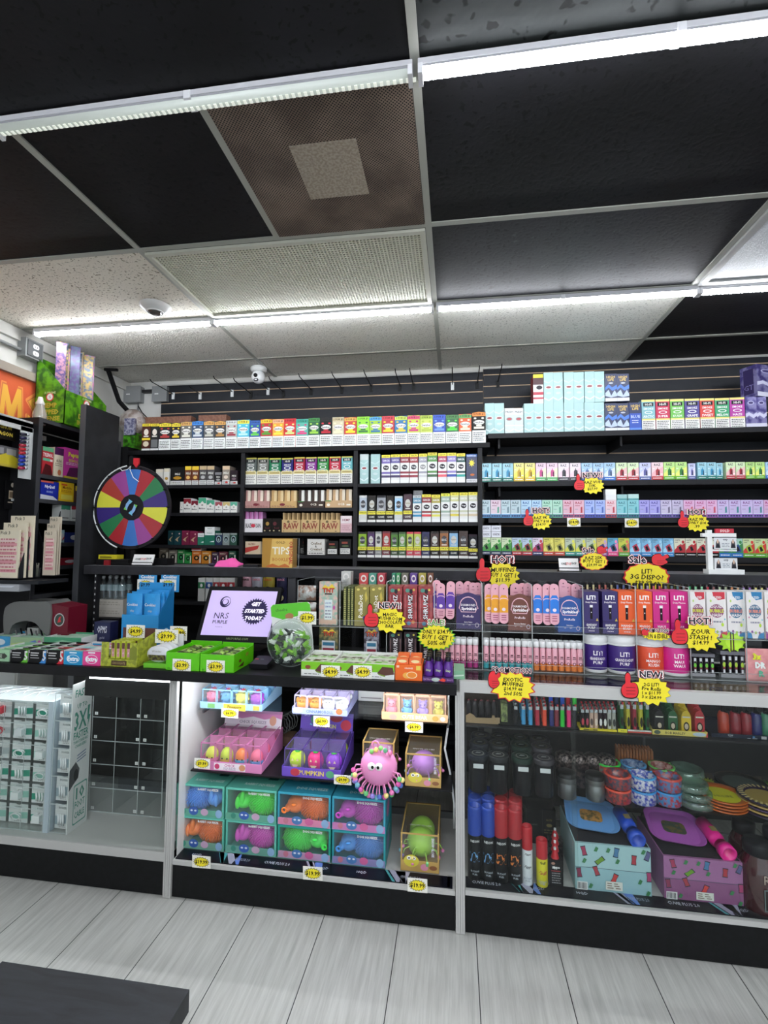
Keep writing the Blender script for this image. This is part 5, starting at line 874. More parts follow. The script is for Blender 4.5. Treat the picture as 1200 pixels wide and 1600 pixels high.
for i in range(26):
    a = math.radians(-10+i*8.2+180) if i < 24 else math.radians(70+i*5); ring = i % 2
    d = Vector((math.cos(a), -.35-.3*ring, math.sin(a)*.85)).normalized(); p = Vector((cx, 2.02, cz))+Vector((d.x*r, d.y*r*.85, d.z*r*.95))*.96; q = p+d*r*.3; e = q+Vector((d.x*r*.15, -.003, -r*.28)); m = MB(); m.tube([p, q, e], r*.04, M_, 5); m.ball(e, r*.135, mat(cs[i % 7], .5), 10, 7); m.build('tassel', t)
for i in range(5):
    m = MB(); p = Vector((cx-r*.35+r*.25*i, 2.02-r*.3, cz+r*(.85-.1*abs(i-2)))); m.tube([p, p+Vector((0, -.005, r*.2))], r*.05, M_, 5); m.ball(p+Vector((0, -.006, r*.25)), r*.13, mat(['#8cd070', '#f0d070', '#8cd070', '#5ca87c', '#f080b0'][i], .5), 10, 7); m.build('tassel', t)
def gold_box(a, b, z0, h, Y, depth, toyc, lb, open_=True):
    x0, x1 = PX(a, Y, z0), PX(b, Y, z0); z0 += .0008; z1 = z0+h; w_ = x1-x0; t = thing('toy_ball_box', ((x0+x1)/2, Y+depth/2, z0), lb, 'boxed toy', 'gold window boxes with monster balls'); G = mat('#c2a05c', .5); m = MB(); e = .006
    m.box(x0, Y, z0, x1, Y+depth, z0+.002, G); m.box(x0, Y, z0+.002, x1, Y+.002, z0+h*.28, G); m.box(x0, Y+depth-.002, z0+.002, x1, Y+depth, z1, mat('#6c5c34', .5))
    for xx in (x0, x1-e): m.box(xx, Y, z0+h*.28, xx+e, Y+.002, z1, G); m.box(xx, Y+.002, z1-.003, xx+e, Y+depth-.002, z1, G)
    m.box(x0+e, Y, z1-.006, x1-e, Y+.002, z1, G); m.box(x0+e, Y+depth-.01, z1-.003, x1-e, Y+depth-.002, z1, G)
    for xx in (x0, x1-.0015): m.box(xx, Y+.002, z0+.002, xx+.0015, Y+depth-.002, z0+h*.3, G)
    art(m, front(x0, Y, z0), w_, h, [('e', .28, .27, .2, .16, '#d8cc4c'), ('e', .22, .34, .06, .05, '#f4f4ee'), ('e', .34, .34, .06, .05, '#f4f4ee'), ('e', .22, .34, .025, .02, '#101010'), ('e', .34, .34, .025, .02, '#101010'), ('e', .62, .13, .1, .09, '#d890a8'), ('e', .85, .13, .1, .06, '#8c5c3c')])
    m.build('carton', t); m = MB(); m.sheet(x0+e, Y+.0022, z0+h*.28, x1-e, Y+.0022, z1-.006, FILM); m.sheet(x0+e, Y+.003, z1-.001, x1-e, Y+depth-.012, z1-.001, FILM); m.sheet(x0+.001, Y+.003, z0+h*.3, x0+.001, Y+depth-.003, z1-.003, FILM); m.sheet(x1-.001, Y+.003, z0+h*.3, x1-.001, Y+depth-.003, z1-.003, FILM)
    m.text('SNOW GLOBE', ((x0, Y, z1), (1, 0, 0), (0, 1, 0)), w_/2, depth*.25, .010, mat('#e8e4d8'), .0003, w_*.7); m.text('SNOW GLOBE', front(x0, Y, z0), w_*.84, h*.66, .012, mat('#e8e4f0'), .0004, h*.5, .02, -1.57); m.build('window_film', t)
    rr = min(w_, h)*.40; m = MB(); monster(m, ((x0+x1)/2, Y+rr*1.15+.012, z0+h*.5), rr, toyc, 10, False); m.build('toy', t)
    if depth > .2: m = MB(); m.ball(((x0+x1)/2, Y+depth-.07, z0+h*.45), rr*.95, mat(toyc, .4), 16, 10); m.build('toy', t)
gold_box(626, 686, G1, .150, 2.065, .24, '#a8e04c', 'gold window box with lime monster ball standing alone on the deck')
gold_box(633, 689, SBz, .132, 2.07, .2, '#b87cd0', 'gold window box with violet monster ball at the shelf right end')
gold_box(566, 616, SBz, .140, 2.14, .16, '#c88cb8', 'gold window box behind the hanging pink monster ball')
m = MB(); x, z = AT(702, 1075, 2.2); m.tube([(x, 2.2, .90), (x-.005, 2.2, .8), (x-.003, 2.19, .72), (x-.02, 2.2, .6), (x+.002, 2.2, .5), (x+.02, 2.22, .36), (x+.02, 2.23, .25)], .005, WHT); tag(m.build('cable'), 'white power cable hanging at the right of the middle showcase', 'cable')
m = MB(); rnd = random.Random(4)
for i in range(5): x, z = AT(440+i*3, 1150, 2.4); m.tube([(x+.03*math.cos(a*.8+i), 2.40+.01*i, z+.05+.045*math.sin(a*.8+i)+.004*i) for a in range(9)], .0025, mat('#5c5e5c'), 5)
tag(m.build('cable_coil'), 'tangle of grey wires behind the toy trays', 'cable')
# brown and black stock boxes at the back of the middle shelves
for a, b, c, d, Y, cc, lb in ((425, 455, 1150, 1200, 2.36, '#5c4434', 'brown stock carton behind the pink toy tray'), (560, 600, 1075, 1118, 2.34, '#cfd4d0', 'white round object boxed behind the upper glass shelf'),):
    x0, z1 = AT(a, c, Y); x1, z0 = AT(b, d, Y); zz = SBz if z1 < .72 else SA; pbox('stock_carton', lb.replace('round object boxed', 'stock carton'), 'carton', None, x0, x1, zz+.001, max(z1, zz+.03), Y, .08, mat(cc, .7), [('r', .1, .2, .9, .3, '#463428' if a == 425 else '#8a8a8a')])

# ---------------- left showcase: cable packs in acrylic towers
def tower(x0, x1, y0, y1, z0, z1, n, lb, side=None, cols_=1, edge='#c3cdd6'):
    t = thing('acrylic_tower', ((x0+x1)/2, (y0+y1)/2, z0), lb, 'acrylic display'); m = MB(); E_ = mat(edge, .2)
    for xx in (x0, x1-.004): m.box(xx, y0, z0, xx+.004, y1, z1, ACR)
    m.box(x0, y1-.003, z0, x1, y1, z1, ACR); m.build('shell', t); m = MB()
    for i in range(n+1): z = z0+(z1-z0-.004)*i/n; m.box(x0+.004, y0, z, x1-.004, y1-.003, z+.004, ACR); m.box(x0+.004, y0-.0006, z, x1-.004, y0-.0001, z+.004, ACRE)
    for c in range(1, cols_): xx = x0+(x1-x0)*c/cols_; m.box(xx-.0015, y0, z0+.004, xx+.0015, y1-.004, z1-.004, ACR); m.box(xx-.0015, y0-.0006, z0, xx+.0015, y0-.0001, z1, ACRE)
    m.build('tier_frame', t); m = MB()
    for xx in (x0, x1-.004): m.box(xx, y0-.0008, z0, xx+.004, y0-.0001, z1, ACRE)
    m.build('edge_trim', t)
    return t
DZ = .1805
xa0, xa1 = PX(-62, 2.03, .6), PX(74, 2.03, .6); tower(xa0, xa1, 2.03, 2.25, DZ, .752, 6, 'large acrylic tower full of green and white cable packs', cols_=4)
m = MB(); m.box(xa1+.0012, 2.028, DZ, xa1+.026, 2.25, .76, mat('#b9c4cf', .25)); tag(m.build('acrylic_slab'), 'thick frosted acrylic side slab beside the large cable tower', 'acrylic slab')
m = MB(); m.box(xa0, 2.035, .753, xa1, 2.24, .756, ACRE)
for i in range(9): m.tube([(xa0+.03+i*.045, 2.06+.02*(i % 3), .762), (xa0+.06+i*.04, 2.12, .766+.01*(i % 2)), (xa0+.10+i*.045, 2.20, .762)], .0012, mat('#eef4f8', .15), 4)
tag(m.build('plastic_wrap'), 'crinkled clear plastic wrap on top of the large cable tower', 'plastic wrap')
rnd = random.Random(11); npk = 24; cw = (xa1-xa0)/4; chh = (.752-DZ)/6; idx = 0
def pack(x0, x1, y, z0, z1, pal, lb, grp, seed, nm='cable_pack'):
    w_, h = x1-x0, z1-z0; t = thing(nm, ((x0+x1)/2, y, z0), lb, 'accessory pack', grp); c1, c2, c3 = pal; rnd = random.Random(seed); m = MB()
    m.prism([(0, 0), (w_, 0), (w_, h), (w_*.62, h), (w_*.58, h*.95), (w_*.42, h*.95), (w_*.38, h), (0, h)], front(x0, y+.001, z0), .0012, mat(c1, .4)); fr = front(x0, y, z0)
    art(m, fr, w_, h, [('p', [(0, .5), (1, .6), (1, .25), (0, .15)], c2), ('r', 0, .66, 1, .74, '#d8dad8'), ('t', .5, .84, .09, 'POWER', '#5a6a66', .5), ('e', .16, .1, .08, .07, '#dfe4e4'), ('e', .84, .1, .08, .07, '#dfe4e4'), ('w', .3, .04, .7, .16, '#7a7a7a', 2)])
    m.build('card', t); m = MB()
    if seed % 3 == 0: m.box(x0+w_*.3, y-.028, z0+h*.25, x0+w_*.7, y-.002, z0+h*.62, mat(c3, .3)); m.tube([(x0+w_*.5, y-.012, z0+h*.62), (x0+w_*.55, y-.012, z0+h*.68)], .003, mat('#c0c0c0'))
    elif seed % 3 == 1:
        for q in (.35, .5, .65): m.tube([(x0+w_*q, y-.01, z0+h*.2), (x0+w_*q+.004, y-.014, z0+h*.42), (x0+w_*q-.003, y-.01, z0+h*.64)], .0042, mat(c3, .3))
    else: m.tube([(x0+w_*(.5+.24*math.cos(a*.7)), y-.008-.001*a, z0+h*(.42+.17*math.sin(a*.7))) for a in range(16)], .0028, mat(c3, .3), 5)
    m.build('blister', t); return t
pals = [('#e4e6e6', '#2c9c80', '#f2f4f4'), ('#dfe3e2', '#1f8f76', '#d8dcde'), ('#e8e6e6', '#c8ced0', '#c42c3c'), ('#e2e6e4', '#9ccfc0', '#e8ecec'), ('#e2e2e0', '#c0c6c8', '#5a6064')]
for i in range(4):
    for j in range(6):
        p = 2 if (i == 1 and j > 3) else rnd.choice([0, 1, 3]) if i >= 2 else rnd.choice([3, 4, 0]); q = chh*j+DZ+.005
        pack(xa0+cw*i+.008, xa0+cw*(i+1)-.008, 2.075, q, q+chh-.012, pals[p], f'{["white", "teal", "red and white", "pale", "grey"][p] if p != 2 else "red and white"} accessory pack in the large tower, {nth(i, 4)}, {["lowest", "second", "third", "fourth", "fifth", "top"][j]} row', 'accessory packs in the large acrylic tower', i*7+j)
xb0, xb1 = PX(78, 2.035, .5), PX(104, 2.035, .5); tower(xb0+.012, xb1+.016, 2.035, 2.14, DZ, .80, 5, 'narrow acrylic tower of white cable packs beside the charger poster panel')
for j in range(5): z = DZ+(.80-DZ)*j/5+.006; pack(xb0+.018, xb1+.010, 2.06, z, z+.108, ('#dedfde', '#9fb0b8', '#e8eaec'), f'white cable pack in the narrow acrylic tower, {["lowest", "second from the bottom", "middle", "second from the top", "topmost"][j]}', 'white cable packs in the narrow tower', 30+j*3+1)
# printed white side panel
m = MB(); X = xb1+.0175; H = .84-DZ; W = .12; m.box(X, 2.03, DZ, X+.004, 2.03+W, DZ+H, mat('#dcdedd', .4)); fr = ((X+.004, 2.03, DZ), (0, 1, 0), (0, 0, 1)); TG = mat('#3c8c78', .5)
for s_, u, v, hh, wm in (('FAST', .42, .93, .035, .07), ('UP TO', .5, .84, .022, .06), ('3X', .45, .74, .085, .075), ('FASTER', .5, .64, .034, .09), ('THAN STANDARD', .5, .595, .014, .09), ('CHARGERS', .5, .565, .014, .07), ('10', .58, .235, .055, .05), ('FOOT', .58, .16, .032, .06), ('CABLE', .58, .09, .028, .06)): m.text(s_, fr, W*u, H*v, hh, TG, .0006, wm, .02)
m.face([(W*.8, H*.82), (W*.92, H*.82), (W*.86, H*.75), (W*.96, H*.75), (W*.80, H*.65), (W*.85, H*.72), (W*.78, H*.72)], fr, .0005, TG)
for q in range(3): m.face([(W*.35, H*(.50-q*.02)), (W*.8, H*(.515-q*.02)), (W*.8, H*(.507-q*.02)), (W*.35, H*(.492-q*.02))], fr, .0004, mat('#6a7c9c'))
m.face([(0, H*.42), (W*.3, H*.46), (W*.5, H*.40), (W*.45, H*.34), (W*.2, H*.31), (0, H*.28)], fr, .0004, mat('#4a4c50')); m.face(ell(W*.33, H*.37, .014, .026), fr, .0005, mat('#26282a'))
for k, c in ((0, '#5c9c8c'), (.006, '#dcdedd')): m.face(rrect(W*.25+k*.6, H*.03+k, W*.92-k*.6, H*.30-k, .008), fr, .0003+k*.01, mat(c, .4))
tag(m.build('charger_poster'), 'white panel reading 3X faster and 10 foot cable beside the narrow tower', 'poster')
# black box under the counter edge and empty drawers
x0, x1 = PX(133, 2.03, .86), XS[1]-.02; m = MB(); m.box(x0, 2.03, .797, x1, 2.30, .886, mat('#0f1012', .4)); m.box(x0+.1, 2.026, .79, x0+.13, 2.05, .797, BLK); tag(m.build('cash_drawer'), 'black flat box fixed under the counter in the left showcase', 'drawer')
x0, x1 = PX(141, 2.22, .4), PX(255, 2.22, .4); tt = tower(x0, x1, 2.22, 2.42, .1805, .745, 5, 'empty tinted acrylic drawers with number stickers in the left showcase', cols_=3, edge='#777b80')
m = MB(); m.sheet(x0+.004, 2.425, .19, x1-.004, 2.425, .74, SMOKE); m.build('tinted_back', tt)
for j in range(5):
    for i, q in enumerate((.04, .62, .72)):
        xx = x0+(x1-x0)*q; z = .1805+.1125*(4-j)+.012; m = MB(); fr = front(xx, 2.2185, z); m.prism([(0, 0), (.016, 0), (.016, .014), (0, .014)], fr, .0006, mat('#e8e8e6')); m.text(str(j*4+(1, 3, 4)[i] if j else i+1), fr, .008, .007, .008, INK, .0009, .011); m.build('sticker', tt)
# =============== THE LONG PLANK AND WHAT STANDS ON IT
PZT = 1.36; PY = 2.50
xl = PX(131, PY, 1.34)
t = thing('plank_shelf', (0, PY+.14, 1.31), 'long dark plank shelf running above the counter at eye level', 'shelf')
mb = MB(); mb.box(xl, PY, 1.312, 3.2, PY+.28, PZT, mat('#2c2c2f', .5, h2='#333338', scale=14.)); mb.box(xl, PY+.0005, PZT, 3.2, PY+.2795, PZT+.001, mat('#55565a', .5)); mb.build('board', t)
for px_, wd in ((453, .022), (143, .008)):
    x = PX(px_, PY, 1.1); mb = MB(); mb.box(x-wd, PY+.02, .956, x+wd, PY+.05, 1.3115, mat('#3c3c40', .5) if px_ > 300 else mat('#26262a'))
    if px_ < 300: [mb.face(ell(0, .03+.035*k, .004, .007, 8), ((x, PY+.02, .956), (1, 0, 0), (0, 0, 1)), .0005, mat('#c8c8c8')) for k in range(10)]
    mb.build('post', t)
for x in (1.6, 3.1): mb = MB(); mb.box(x-.012, PY+.22, .0, x+.012, PY+.25, 1.3115, BLK); mb.build('post', t)
# tall end panel at the left
xp = PX(133, 2.5, 1.9)-.008; mb = MB(); mb.box(xp-.036, 2.498, 0.002, xp-.001, 2.78, 2.298, mat('#1e1f22', .5, h2='#242529', scale=10.)); mb.box(xp-.036, 2.4955, .002, xp-.001, 2.498, 2.298, mat('#46484c', .5)); tag(mb.build('end_panel'), 'tall black end panel left of the prize wheel', 'panel')
# prize wheel
wx, wz = AT(206, 793, 2.6); wx += .005; R_ = .245
t = thing('prize_wheel', (wx, 2.6, PZT), 'round multicoloured prize wheel standing on the plank', 'prize wheel')
mb = MB(); mb.lathe([(R_, -.006), (R_+.004, 0), (R_, .008)], (wx, 2.6, wz), mat('#232126', .4), 64, ax='y'); mb.build('disc', t)
WC = ['#4a3c8c', '#2f8a50', '#b83038', '#3c7cd0', '#a04098', '#b8323a', '#e0dc4a', '#3a2c78', '#2f8a50', '#b83038', '#3c7cd0', '#a04098', '#b83c34', '#e4e04c']
fr = front(wx, 2.592, wz); cxs = 'x'
# segments clockwise from the right hand yellow one
SEG = ['#e2e048', '#b0343c', '#a04898', '#3c78c8', '#b03038', '#2f8050', '#3c2c7c', '#e2e048', '#b04038', '#a04898', '#3c7cd0', '#b02c38', '#2f8050', '#40307c']
for i, c in enumerate(SEG):
    a0 = -i*2*math.pi/14+.0; a1 = a0-2*math.pi/14
    P = [(.078*math.cos(a0), .078*math.sin(a0))]+[((R_-.018)*math.cos(a0+(a1-a0)*k/6), (R_-.018)*math.sin(a0+(a1-a0)*k/6)) for k in range(7)]+[(.078*math.cos(a1), .078*math.sin(a1))]
    mb = MB(); mb.prism(P[::-1], fr, .001, mat(c, .25, coat=.4)); mb.build('segment', t)
mb = MB()
for i in range(14):
    a = -i*2*math.pi/14; d = Vector((math.cos(a), 0, math.sin(a))); p = Vector((wx, 2.592, wz))+d*(R_-.01); mb.tube([p, p+Vector((0, -.02, 0))], .004, BLK, 6)
mb.build('peg_ring', t)
mb = MB(); mb.lathe([(.075, .0), (.077, -.004), (.07, -.007), (.0, -.007)], (wx, 2.590, wz), mat('#1c191c', .35), 40, ax='y', cap=False)
f2 = front(wx, 2.5945-.012, wz)
for s in (1, -1):
    P = [(s*-.012, s*.042), (s*-.03, s*.02), (s*-.036, s*-.006), (s*-.022, s*-.018), (s*-.018, s*.0), (s*-.006, s*.022)]; mb.face(P if s > 0 else P, f2, .0016, mat('#8cb8e8')); mb.face([(s*-.014, s*.05), (s*.012, s*.034), (s*-.006, s*.018)], f2, .0018, mat('#7cc8e8')); mb.face([(s*-.036, s*.004), (s*-.044, s*-.012), (s*-.022, s*-.018)], f2, .0017, mat('#7cd05c'))
mb.build('hub', t)
mb = MB(); p = [(wx+(R_+.006)*math.cos(a), 2.594, wz+(R_+.006)*math.sin(a)) for a in [math.radians(q) for q in range(100, 252, 6)]]; mb.tube(p, .0042, mat('#e8ecec', .2), 6); mb.build('rim_trim', t)
mb = MB(); mb.tube([(wx-.075, 2.572, wz+R_-.012), (wx-.055, 2.570, wz+R_-.03), (wx-.02, 2.570, wz+R_-.022), (wx+.002, 2.568, wz+R_-.004), (wx-.006, 2.570, wz+R_-.022), (wx+.015, 2.574, wz+R_-.07), (wx+.05, 2.576, wz+R_-.095)], .0022, mat('#f0f2f2', .3), 6); mb.build('white_squiggle', t)  # thin white tube squiggle across the top of the wheel
mb = MB(); fr = front(wx+.018, 2.575, wz+R_-.012); mb.prism([(0, .055), (.034, .055), (.034, .02), (.017, 0), (0, .02)], fr, .01, mat('#c82430', .35)); mb.box(wx-.022, 2.58, wz+R_+.005, wx+.018, 2.612, wz+R_+.05, BLK); mb.build('pointer', t)
mb = MB(); mb.box(wx-.012, 2.615, PZT+.002, wx+.012, 2.63, wz+R_+.04, BLK); mb.box(wx-.13, 2.55, PZT+.002, wx+.13, 2.68, PZT+.014, BLK); mb.build('stand', t)
# things on the plank
def holder(a, b, c, d, Y, lb, open_=True):
    x0, x1 = PX(a, Y, PZT), PX(b, Y, PZT); z0 = PZT+.0015; h = PZ(c, x0, Y)-z0; t = thing('card_holder', ((x0+x1)/2, Y, z0), lb, 'card holder', 'black wire card holders on the plank'); m = MB()
    fr = ((x0+.008, Y+.008, z0+.004), (1, 0, 0), (0, .35, .93)); W = x1-x0-.016
    m.prism([(0, 0), (W, 0), (W, h*.96), (0, h*.96)], fr, .006, mat('#ececea', .5)); m.text('ONE', fr, W*.24, h*.52, h*.2, INK, .0064, W*.26, .03); m.text('STOP', fr, W*.5, h*.52, h*.2, mat('#c8202c'), .0064, W*.28, .03); m.text('SHOP', fr, W*.77, h*.56, h*.2, INK, .0064, W*.26, .03); m.build('card_stack', t)
    m = MB(); m.tube([(x0, Y+.02, z0+.003), (x0, Y-.006, z0+.003), (x0, Y-.004, z0+.014), (x0+.006, Y-.002, z0+.019), (x1-.006, Y-.002, z0+.019), (x1, Y-.004, z0+.014), (x1, Y-.006, z0+.003), (x1, Y+.02, z0+.003), (x0, Y+.02, z0+.003)], .0022, BLK, 6); m.build('wire_frame', t)
holder(203, 239, 866, 883, 2.53, 'card holder with white cards under the prize wheel'); holder(872, 908, 872, 892, 2.55, 'card holder with white cards beside the small round sale sign')
x0, x1 = PX(150, 2.56, 1.37), PX(200, 2.56, 1.37); m = MB(); m.box(x0, 2.56, PZT+.0015, x1, 2.66, PZT+.032, BLK); m.box(x0+.01, 2.57, PZT+.032, x1-.01, 2.65, PZT+.034, mat('#2c2c30')); tag(m.build('tray'), 'small black tray on the plank below the prize wheel', 'tray')
m = MB(); a, z = AT(154, 868, 2.58); b, z2 = AT(183, 856, 2.58); m.box(a, 2.58, PZT+.035, b, 2.64, PZT+.06, mat('#d8cc2c', .4)); m.face([(0, 0), (.08, 0), (.07, .01), (0, .012)], front(a+.01, 2.58, PZT+.04), .001, mat('#8a8020')); tag(m.build('packet'), 'yellow packet lying on the black tray behind the wheel', 'packet')
m = MB(); a, b = PX(164, 2.545, 1.37), PX(172, 2.545, 1.37); m.box(a, 2.535, PZT+.0015, b, 2.55, PZT+.03, mat('#8c1c24', .4)); tag(m.build('lighter'), 'small dark red lighter on the plank below the wheel', 'lighter')
m = MB(); a, b = PX(228, 2.63, 1.37), PX(262, 2.63, 1.37); m.box(a, 2.62, PZT+.0015, b, 2.70, PZT+.04, BLK); tag(m.build('box'), 'low black box on the plank right of the white cards', 'box')
# pink cloth
x0, x1 = PX(336, 2.56, 1.37), PX(371, 2.56, 1.37); m = MB(); n = 9; V = []
prof = [(0, .028), (.15, .034), (.35, .036), (.55, .046), (.63, .048), (.72, .034), (.85, .022), (.97, .018), (1, .012)]
for u, h in prof:
    for v in (0, .4, .8, 1): V.append((x0+(x1-x0)*u, 2.55+.09*v, PZT+.0015+(0 if v == 0 else h*(1-.25*(v-.4)**2))))
P = [(i*4+j, (i+1)*4+j, (i+1)*4+j+1, i*4+j+1) for i in range(n-1) for j in range(3)]+[(0, 4*(n-1), 4*(n-1)+3, 3)]+[(0, 1, 2, 3), (4*n-4, 4*n-1, 4*n-2, 4*n-3)]
m.add(V, P, mat('#f05cac', .8), True); tag(m.build('folded_cloth'), 'folded bright pink cloth lying on the plank', 'cloth')
m = MB(); a, z = AT(331, 883, 2.58); m.ball((a, 2.58, PZT+.011), (.02, .015, .0095), mat('#2c2440', .5)); tag(m.build('pouch'), 'tiny dark purple pouch beside the pink cloth', 'pouch')
m = MB(); a, b = PX(382, 2.58, 1.37), PX(405, 2.58, 1.37); m.box(a, 2.56, PZT+.0015, b, 2.62, PZT+.016, mat('#26262a', .3)); tag(m.build('scanner'), 'flat black gadget lying on the plank left of the gold display', 'gadget')
# gold tips display
x0, x1 = PX(409, 2.53, PZT), PX(457, 2.53, PZT); zt = PZ(841, x0, 2.53); t = thing('tips_display', ((x0+x1)/2, 2.58, PZT+.0015), 'gold display box lettered tips standing on the plank', 'display box'); m = MB(); z0 = PZT+.0015; H = zt-z0; W = x1-x0
m.box(x0, 2.53, z0, x1, 2.60, zt, mat('#b98a3a', .35, .3)); fr = front(x0, 2.53, z0)
art(m, fr, W, H, [('p', [(.25, 0), (.98, 0), (.98, .98), (.32, .98)], '#e0b860'), ('t', .62, .58, .26, 'TIPS', '#f6efdc', .62), ('t', .64, .28, .12, 'BOOKLET', '#c87c2c', .6), ('t', .94, .5, .12, 'ORIGINAL', '#c0282c', .8, 1, -1.57), ('p', [(.15, .06), (.35, .14), (.55, .06), (.75, .14), (.9, .06), (.9, .02), (.15, .02)], '#c86c2c'), ('t', .6, .86, .09, 'GOLD', '#8a5c1c', .5)]); m.build('box', t)
m = MB(); xb = x1+.035; [m.sheet(*q, ACR) for q in ((x1+.002, 2.528, z0, xb, 2.528, zt), (xb, 2.528, z0, xb, 2.61, zt), (x1+.002, 2.528, zt, xb, 2.61, zt))]; m.tube([(xb, 2.528, z0), (xb, 2.528, zt), (x1+.002, 2.528, zt)], .0012, ACRE, 4); m.tube([(xb, 2.528, z0+.001), (x1+.002, 2.528, z0+.001)], .0012, ACRE, 4); m.build('clear_cover', t)
# white realtor sign
x0, x1 = PX(1105, 2.55, PZT), PX(1160, 2.55, PZT); Y = 2.55; z0 = PZT+.0015; zt = PZ(826, x0, Y); t = thing('sign_stand', ((x0+x1)/2, Y, z0), 'miniature white sold sign post holding business cards on the plank', 'sign'); m = MB(); H = zt-z0; W = x1-x0
m.box(x0+.006, Y, z0, x0+.028, Y+.02, z0+H*.97, mat('#eef0ee', .4)); m.box(x0-.016, Y-.001, z0+H*.82, x1-.02, Y+.019, z0+H*.90, mat('#eef0ee', .4)); m.box(x0-.002, Y-.02, z0, x1, Y+.035, z0+.022, mat('#eef0ee', .4)); m.box(x0+.028, Y-.001, z0+H*.5, x1-.02, Y+.01, z0+H*.54, mat('#eef0ee', .4)); m.build('frame', t)
m = MB(); m.box(x0+.045, Y, z0+H*.905, x1-.03, Y+.012, zt, mat('#c8283c', .5)); m.text('SOLD', front(x0, Y, z0), (x0+.045+x1-.03)/2-x0, H*.952, H*.06, mat('#f4e8e8'), .0005, None, .03); m.build('sold_rider', t)
for zz in (.55, .10):
    m = MB(); m.box(x0+.032, Y-.008, z0+H*zz, x1-.024, Y-.005 if zz > .3 else Y+.012, z0+H*(zz+.25), mat('#dfe2e4', .4)); w_ = W-.056; fr = front(x0+.032, Y-.008, z0+H*zz)
    art(m, fr, w_, H*.25, [('t', .5, .8, .2, 'exp', '#3c4450', .3)]+[q for s in (.16, .84) for q in (('p', [(s-.11, .1), (s+.11, .1), (s+.08, .6), (s, .9), (s-.08, .6)], '#4c4448'), ('e', s, .66, .045, .17, '#d8b8a0'), ('p', [(s-.1, .1), (s+.1, .1), (s+.05, .42), (s-.05, .42)], '#23242c'))]+[('w', .34, .15, .68, .55, '#7c848c', 3)]); m.build('card', t)

# =============== CLEAR DISPLAYS ON THE COUNTER
ED = [464, 530.7, 604, 678.7, 753.7, 831.7, 911.9, 994.7, 1078.7, 1166, 1257]
ZB, ZM, ZTp = .957, 1.124, 1.325; DEP = .27
MX = [PX(e, AY, 1.1) for e in ED]
for i in range(10):
    x0, x1 = MX[i]+.001, MX[i+1]-.001; t = thing('acrylic_display', ((x0+x1)/2, AY+DEP/2, ZB), f'clear acrylic two tier display on the counter, {nth(i, 10)}', 'acrylic display', 'clear acrylic displays standing in a row on the counter'); m = MB()
    for xx in (x0, x1): m.sheet(xx, AY, ZB, xx, AY+DEP, ZTp, ACR)
    m.sheet(x0, AY+DEP, ZB, x1, AY+DEP, ZTp, ACR); m.build('shell', t)
    m = MB(); m.box(x0, AY, ZM-.004, x1, AY+DEP-.001, ZM-.0005, ACR); m.box(x0, AY, ZB, x1, AY+DEP-.001, ZB+.003, ACR); m.box(x0, AY+.16, 1.262, x1, AY+DEP-.001, 1.265, ACR)
    for z, h in ((ZM-.004, .03), (ZB, .03)): m.sheet(x0, AY-.001, z, x1, AY-.001, z+h, ACR); m.tube([(x0, AY-.001, z+h), (x1, AY-.001, z+h)], .0011, ACRE, 4); m.tube([(x0, AY-.001, z), (x1, AY-.001, z)], .0016, ACRE, 4)
    m.build('tier_frame', t); m = MB()
    for xx in (x0, x1): m.tube([(xx, AY, ZB), (xx, AY, ZTp), (xx, AY+DEP, ZTp)], .0013, ACRE, 4)
    m.build('edge_trim', t)
Zs = {'u': ZM+.0003, 'l': ZB+.0035}
def abox(a, b, ty, tier, Y, d, body, items, lb, nm='product_box', cat='product box', grp=None):
    z = Zs[tier] if isinstance(tier, str) else tier; x0, x1 = PX(a, Y, z)+.0005, PX(b, Y, z)-.0005; z1 = PZ(ty, (x0+x1)/2, Y); return pbox(nm, lb, cat, grp, x0, x1, z, z1, Y, d, body if not isinstance(body, str) else mat(body, .4), items)
# module 1: bags and bold lettered boxes
FO = mat('#d8b8ac', .3, .2, h2='#9cb8a8', scale=60., bump=.5)
TNTC = [('r', .05, .02, .95, .14, '#d8b49c'), ('p', [(.12, .83), (.3, .93), (.5, .88), (.7, .95), (.9, .84)], '#e8c83c'), ('t', .5, .80, .10, 'TNT', '#7c1410', .8, 0, 0, .08), ('t', .5, .80, .095, 'TNT', '#e04c20', .72, 0, 0, .02), ('r', .3, .70, .7, .73, '#2c2420')]
abox(498, 527, 909, 'u', AY+.02, .05, FO, TNTC+[('r', .3, .12, .72, .58, '#d8e4e4'), ('t', .5, .5, .045, 'LIQUID', '#5c6ca8', .35), ('t', .5, .42, .045, 'DIAMONDS', '#5c6ca8', .35), ('w', .34, .14, .68, .36, '#8c8c9c', 3), ('e', .82, .4, .06, .05, '#c84ca0')], 'pale patterned box lettered in red and gold on the upper tier', grp='boxes in the clear displays')
TNTD = [('r', .15, .05, .85, .6, '#c8ced0'), ('p', [(.12, .83), (.3, .93), (.5, .88), (.7, .95), (.9, .84)], '#e8c83c'), ('t', .5, .80, .13, 'TNT', '#3c0c08', .84, 0, 0, .08), ('t', .5, .80, .12, 'TNT', '#d04c20', .78, 0, 0, .02), ('r', .2, .45, .8, .55, '#2c6c8c'), ('r', .2, .3, .8, .38, '#8c2438'), ('w', .2, .1, .8, .25, '#7c8c8c', 2)]
abox(498, 527.5, 980, 'l', AY+.03, .05, mat('#46503c', .35, .2, h2='#8a7c4c', scale=50.), TNTD, 'dark green bag-shaped box lettered in red on the lower tier at left', grp='boxes in the clear displays')
abox(568.5, 592, 980, 'l', AY+.03, .05, mat('#3c3440', .3, .3, h2='#8c8a98', scale=50.), TNTD, 'dark silver box lettered in red behind the thumbs up sign, lower tier', grp='boxes in the clear displays')
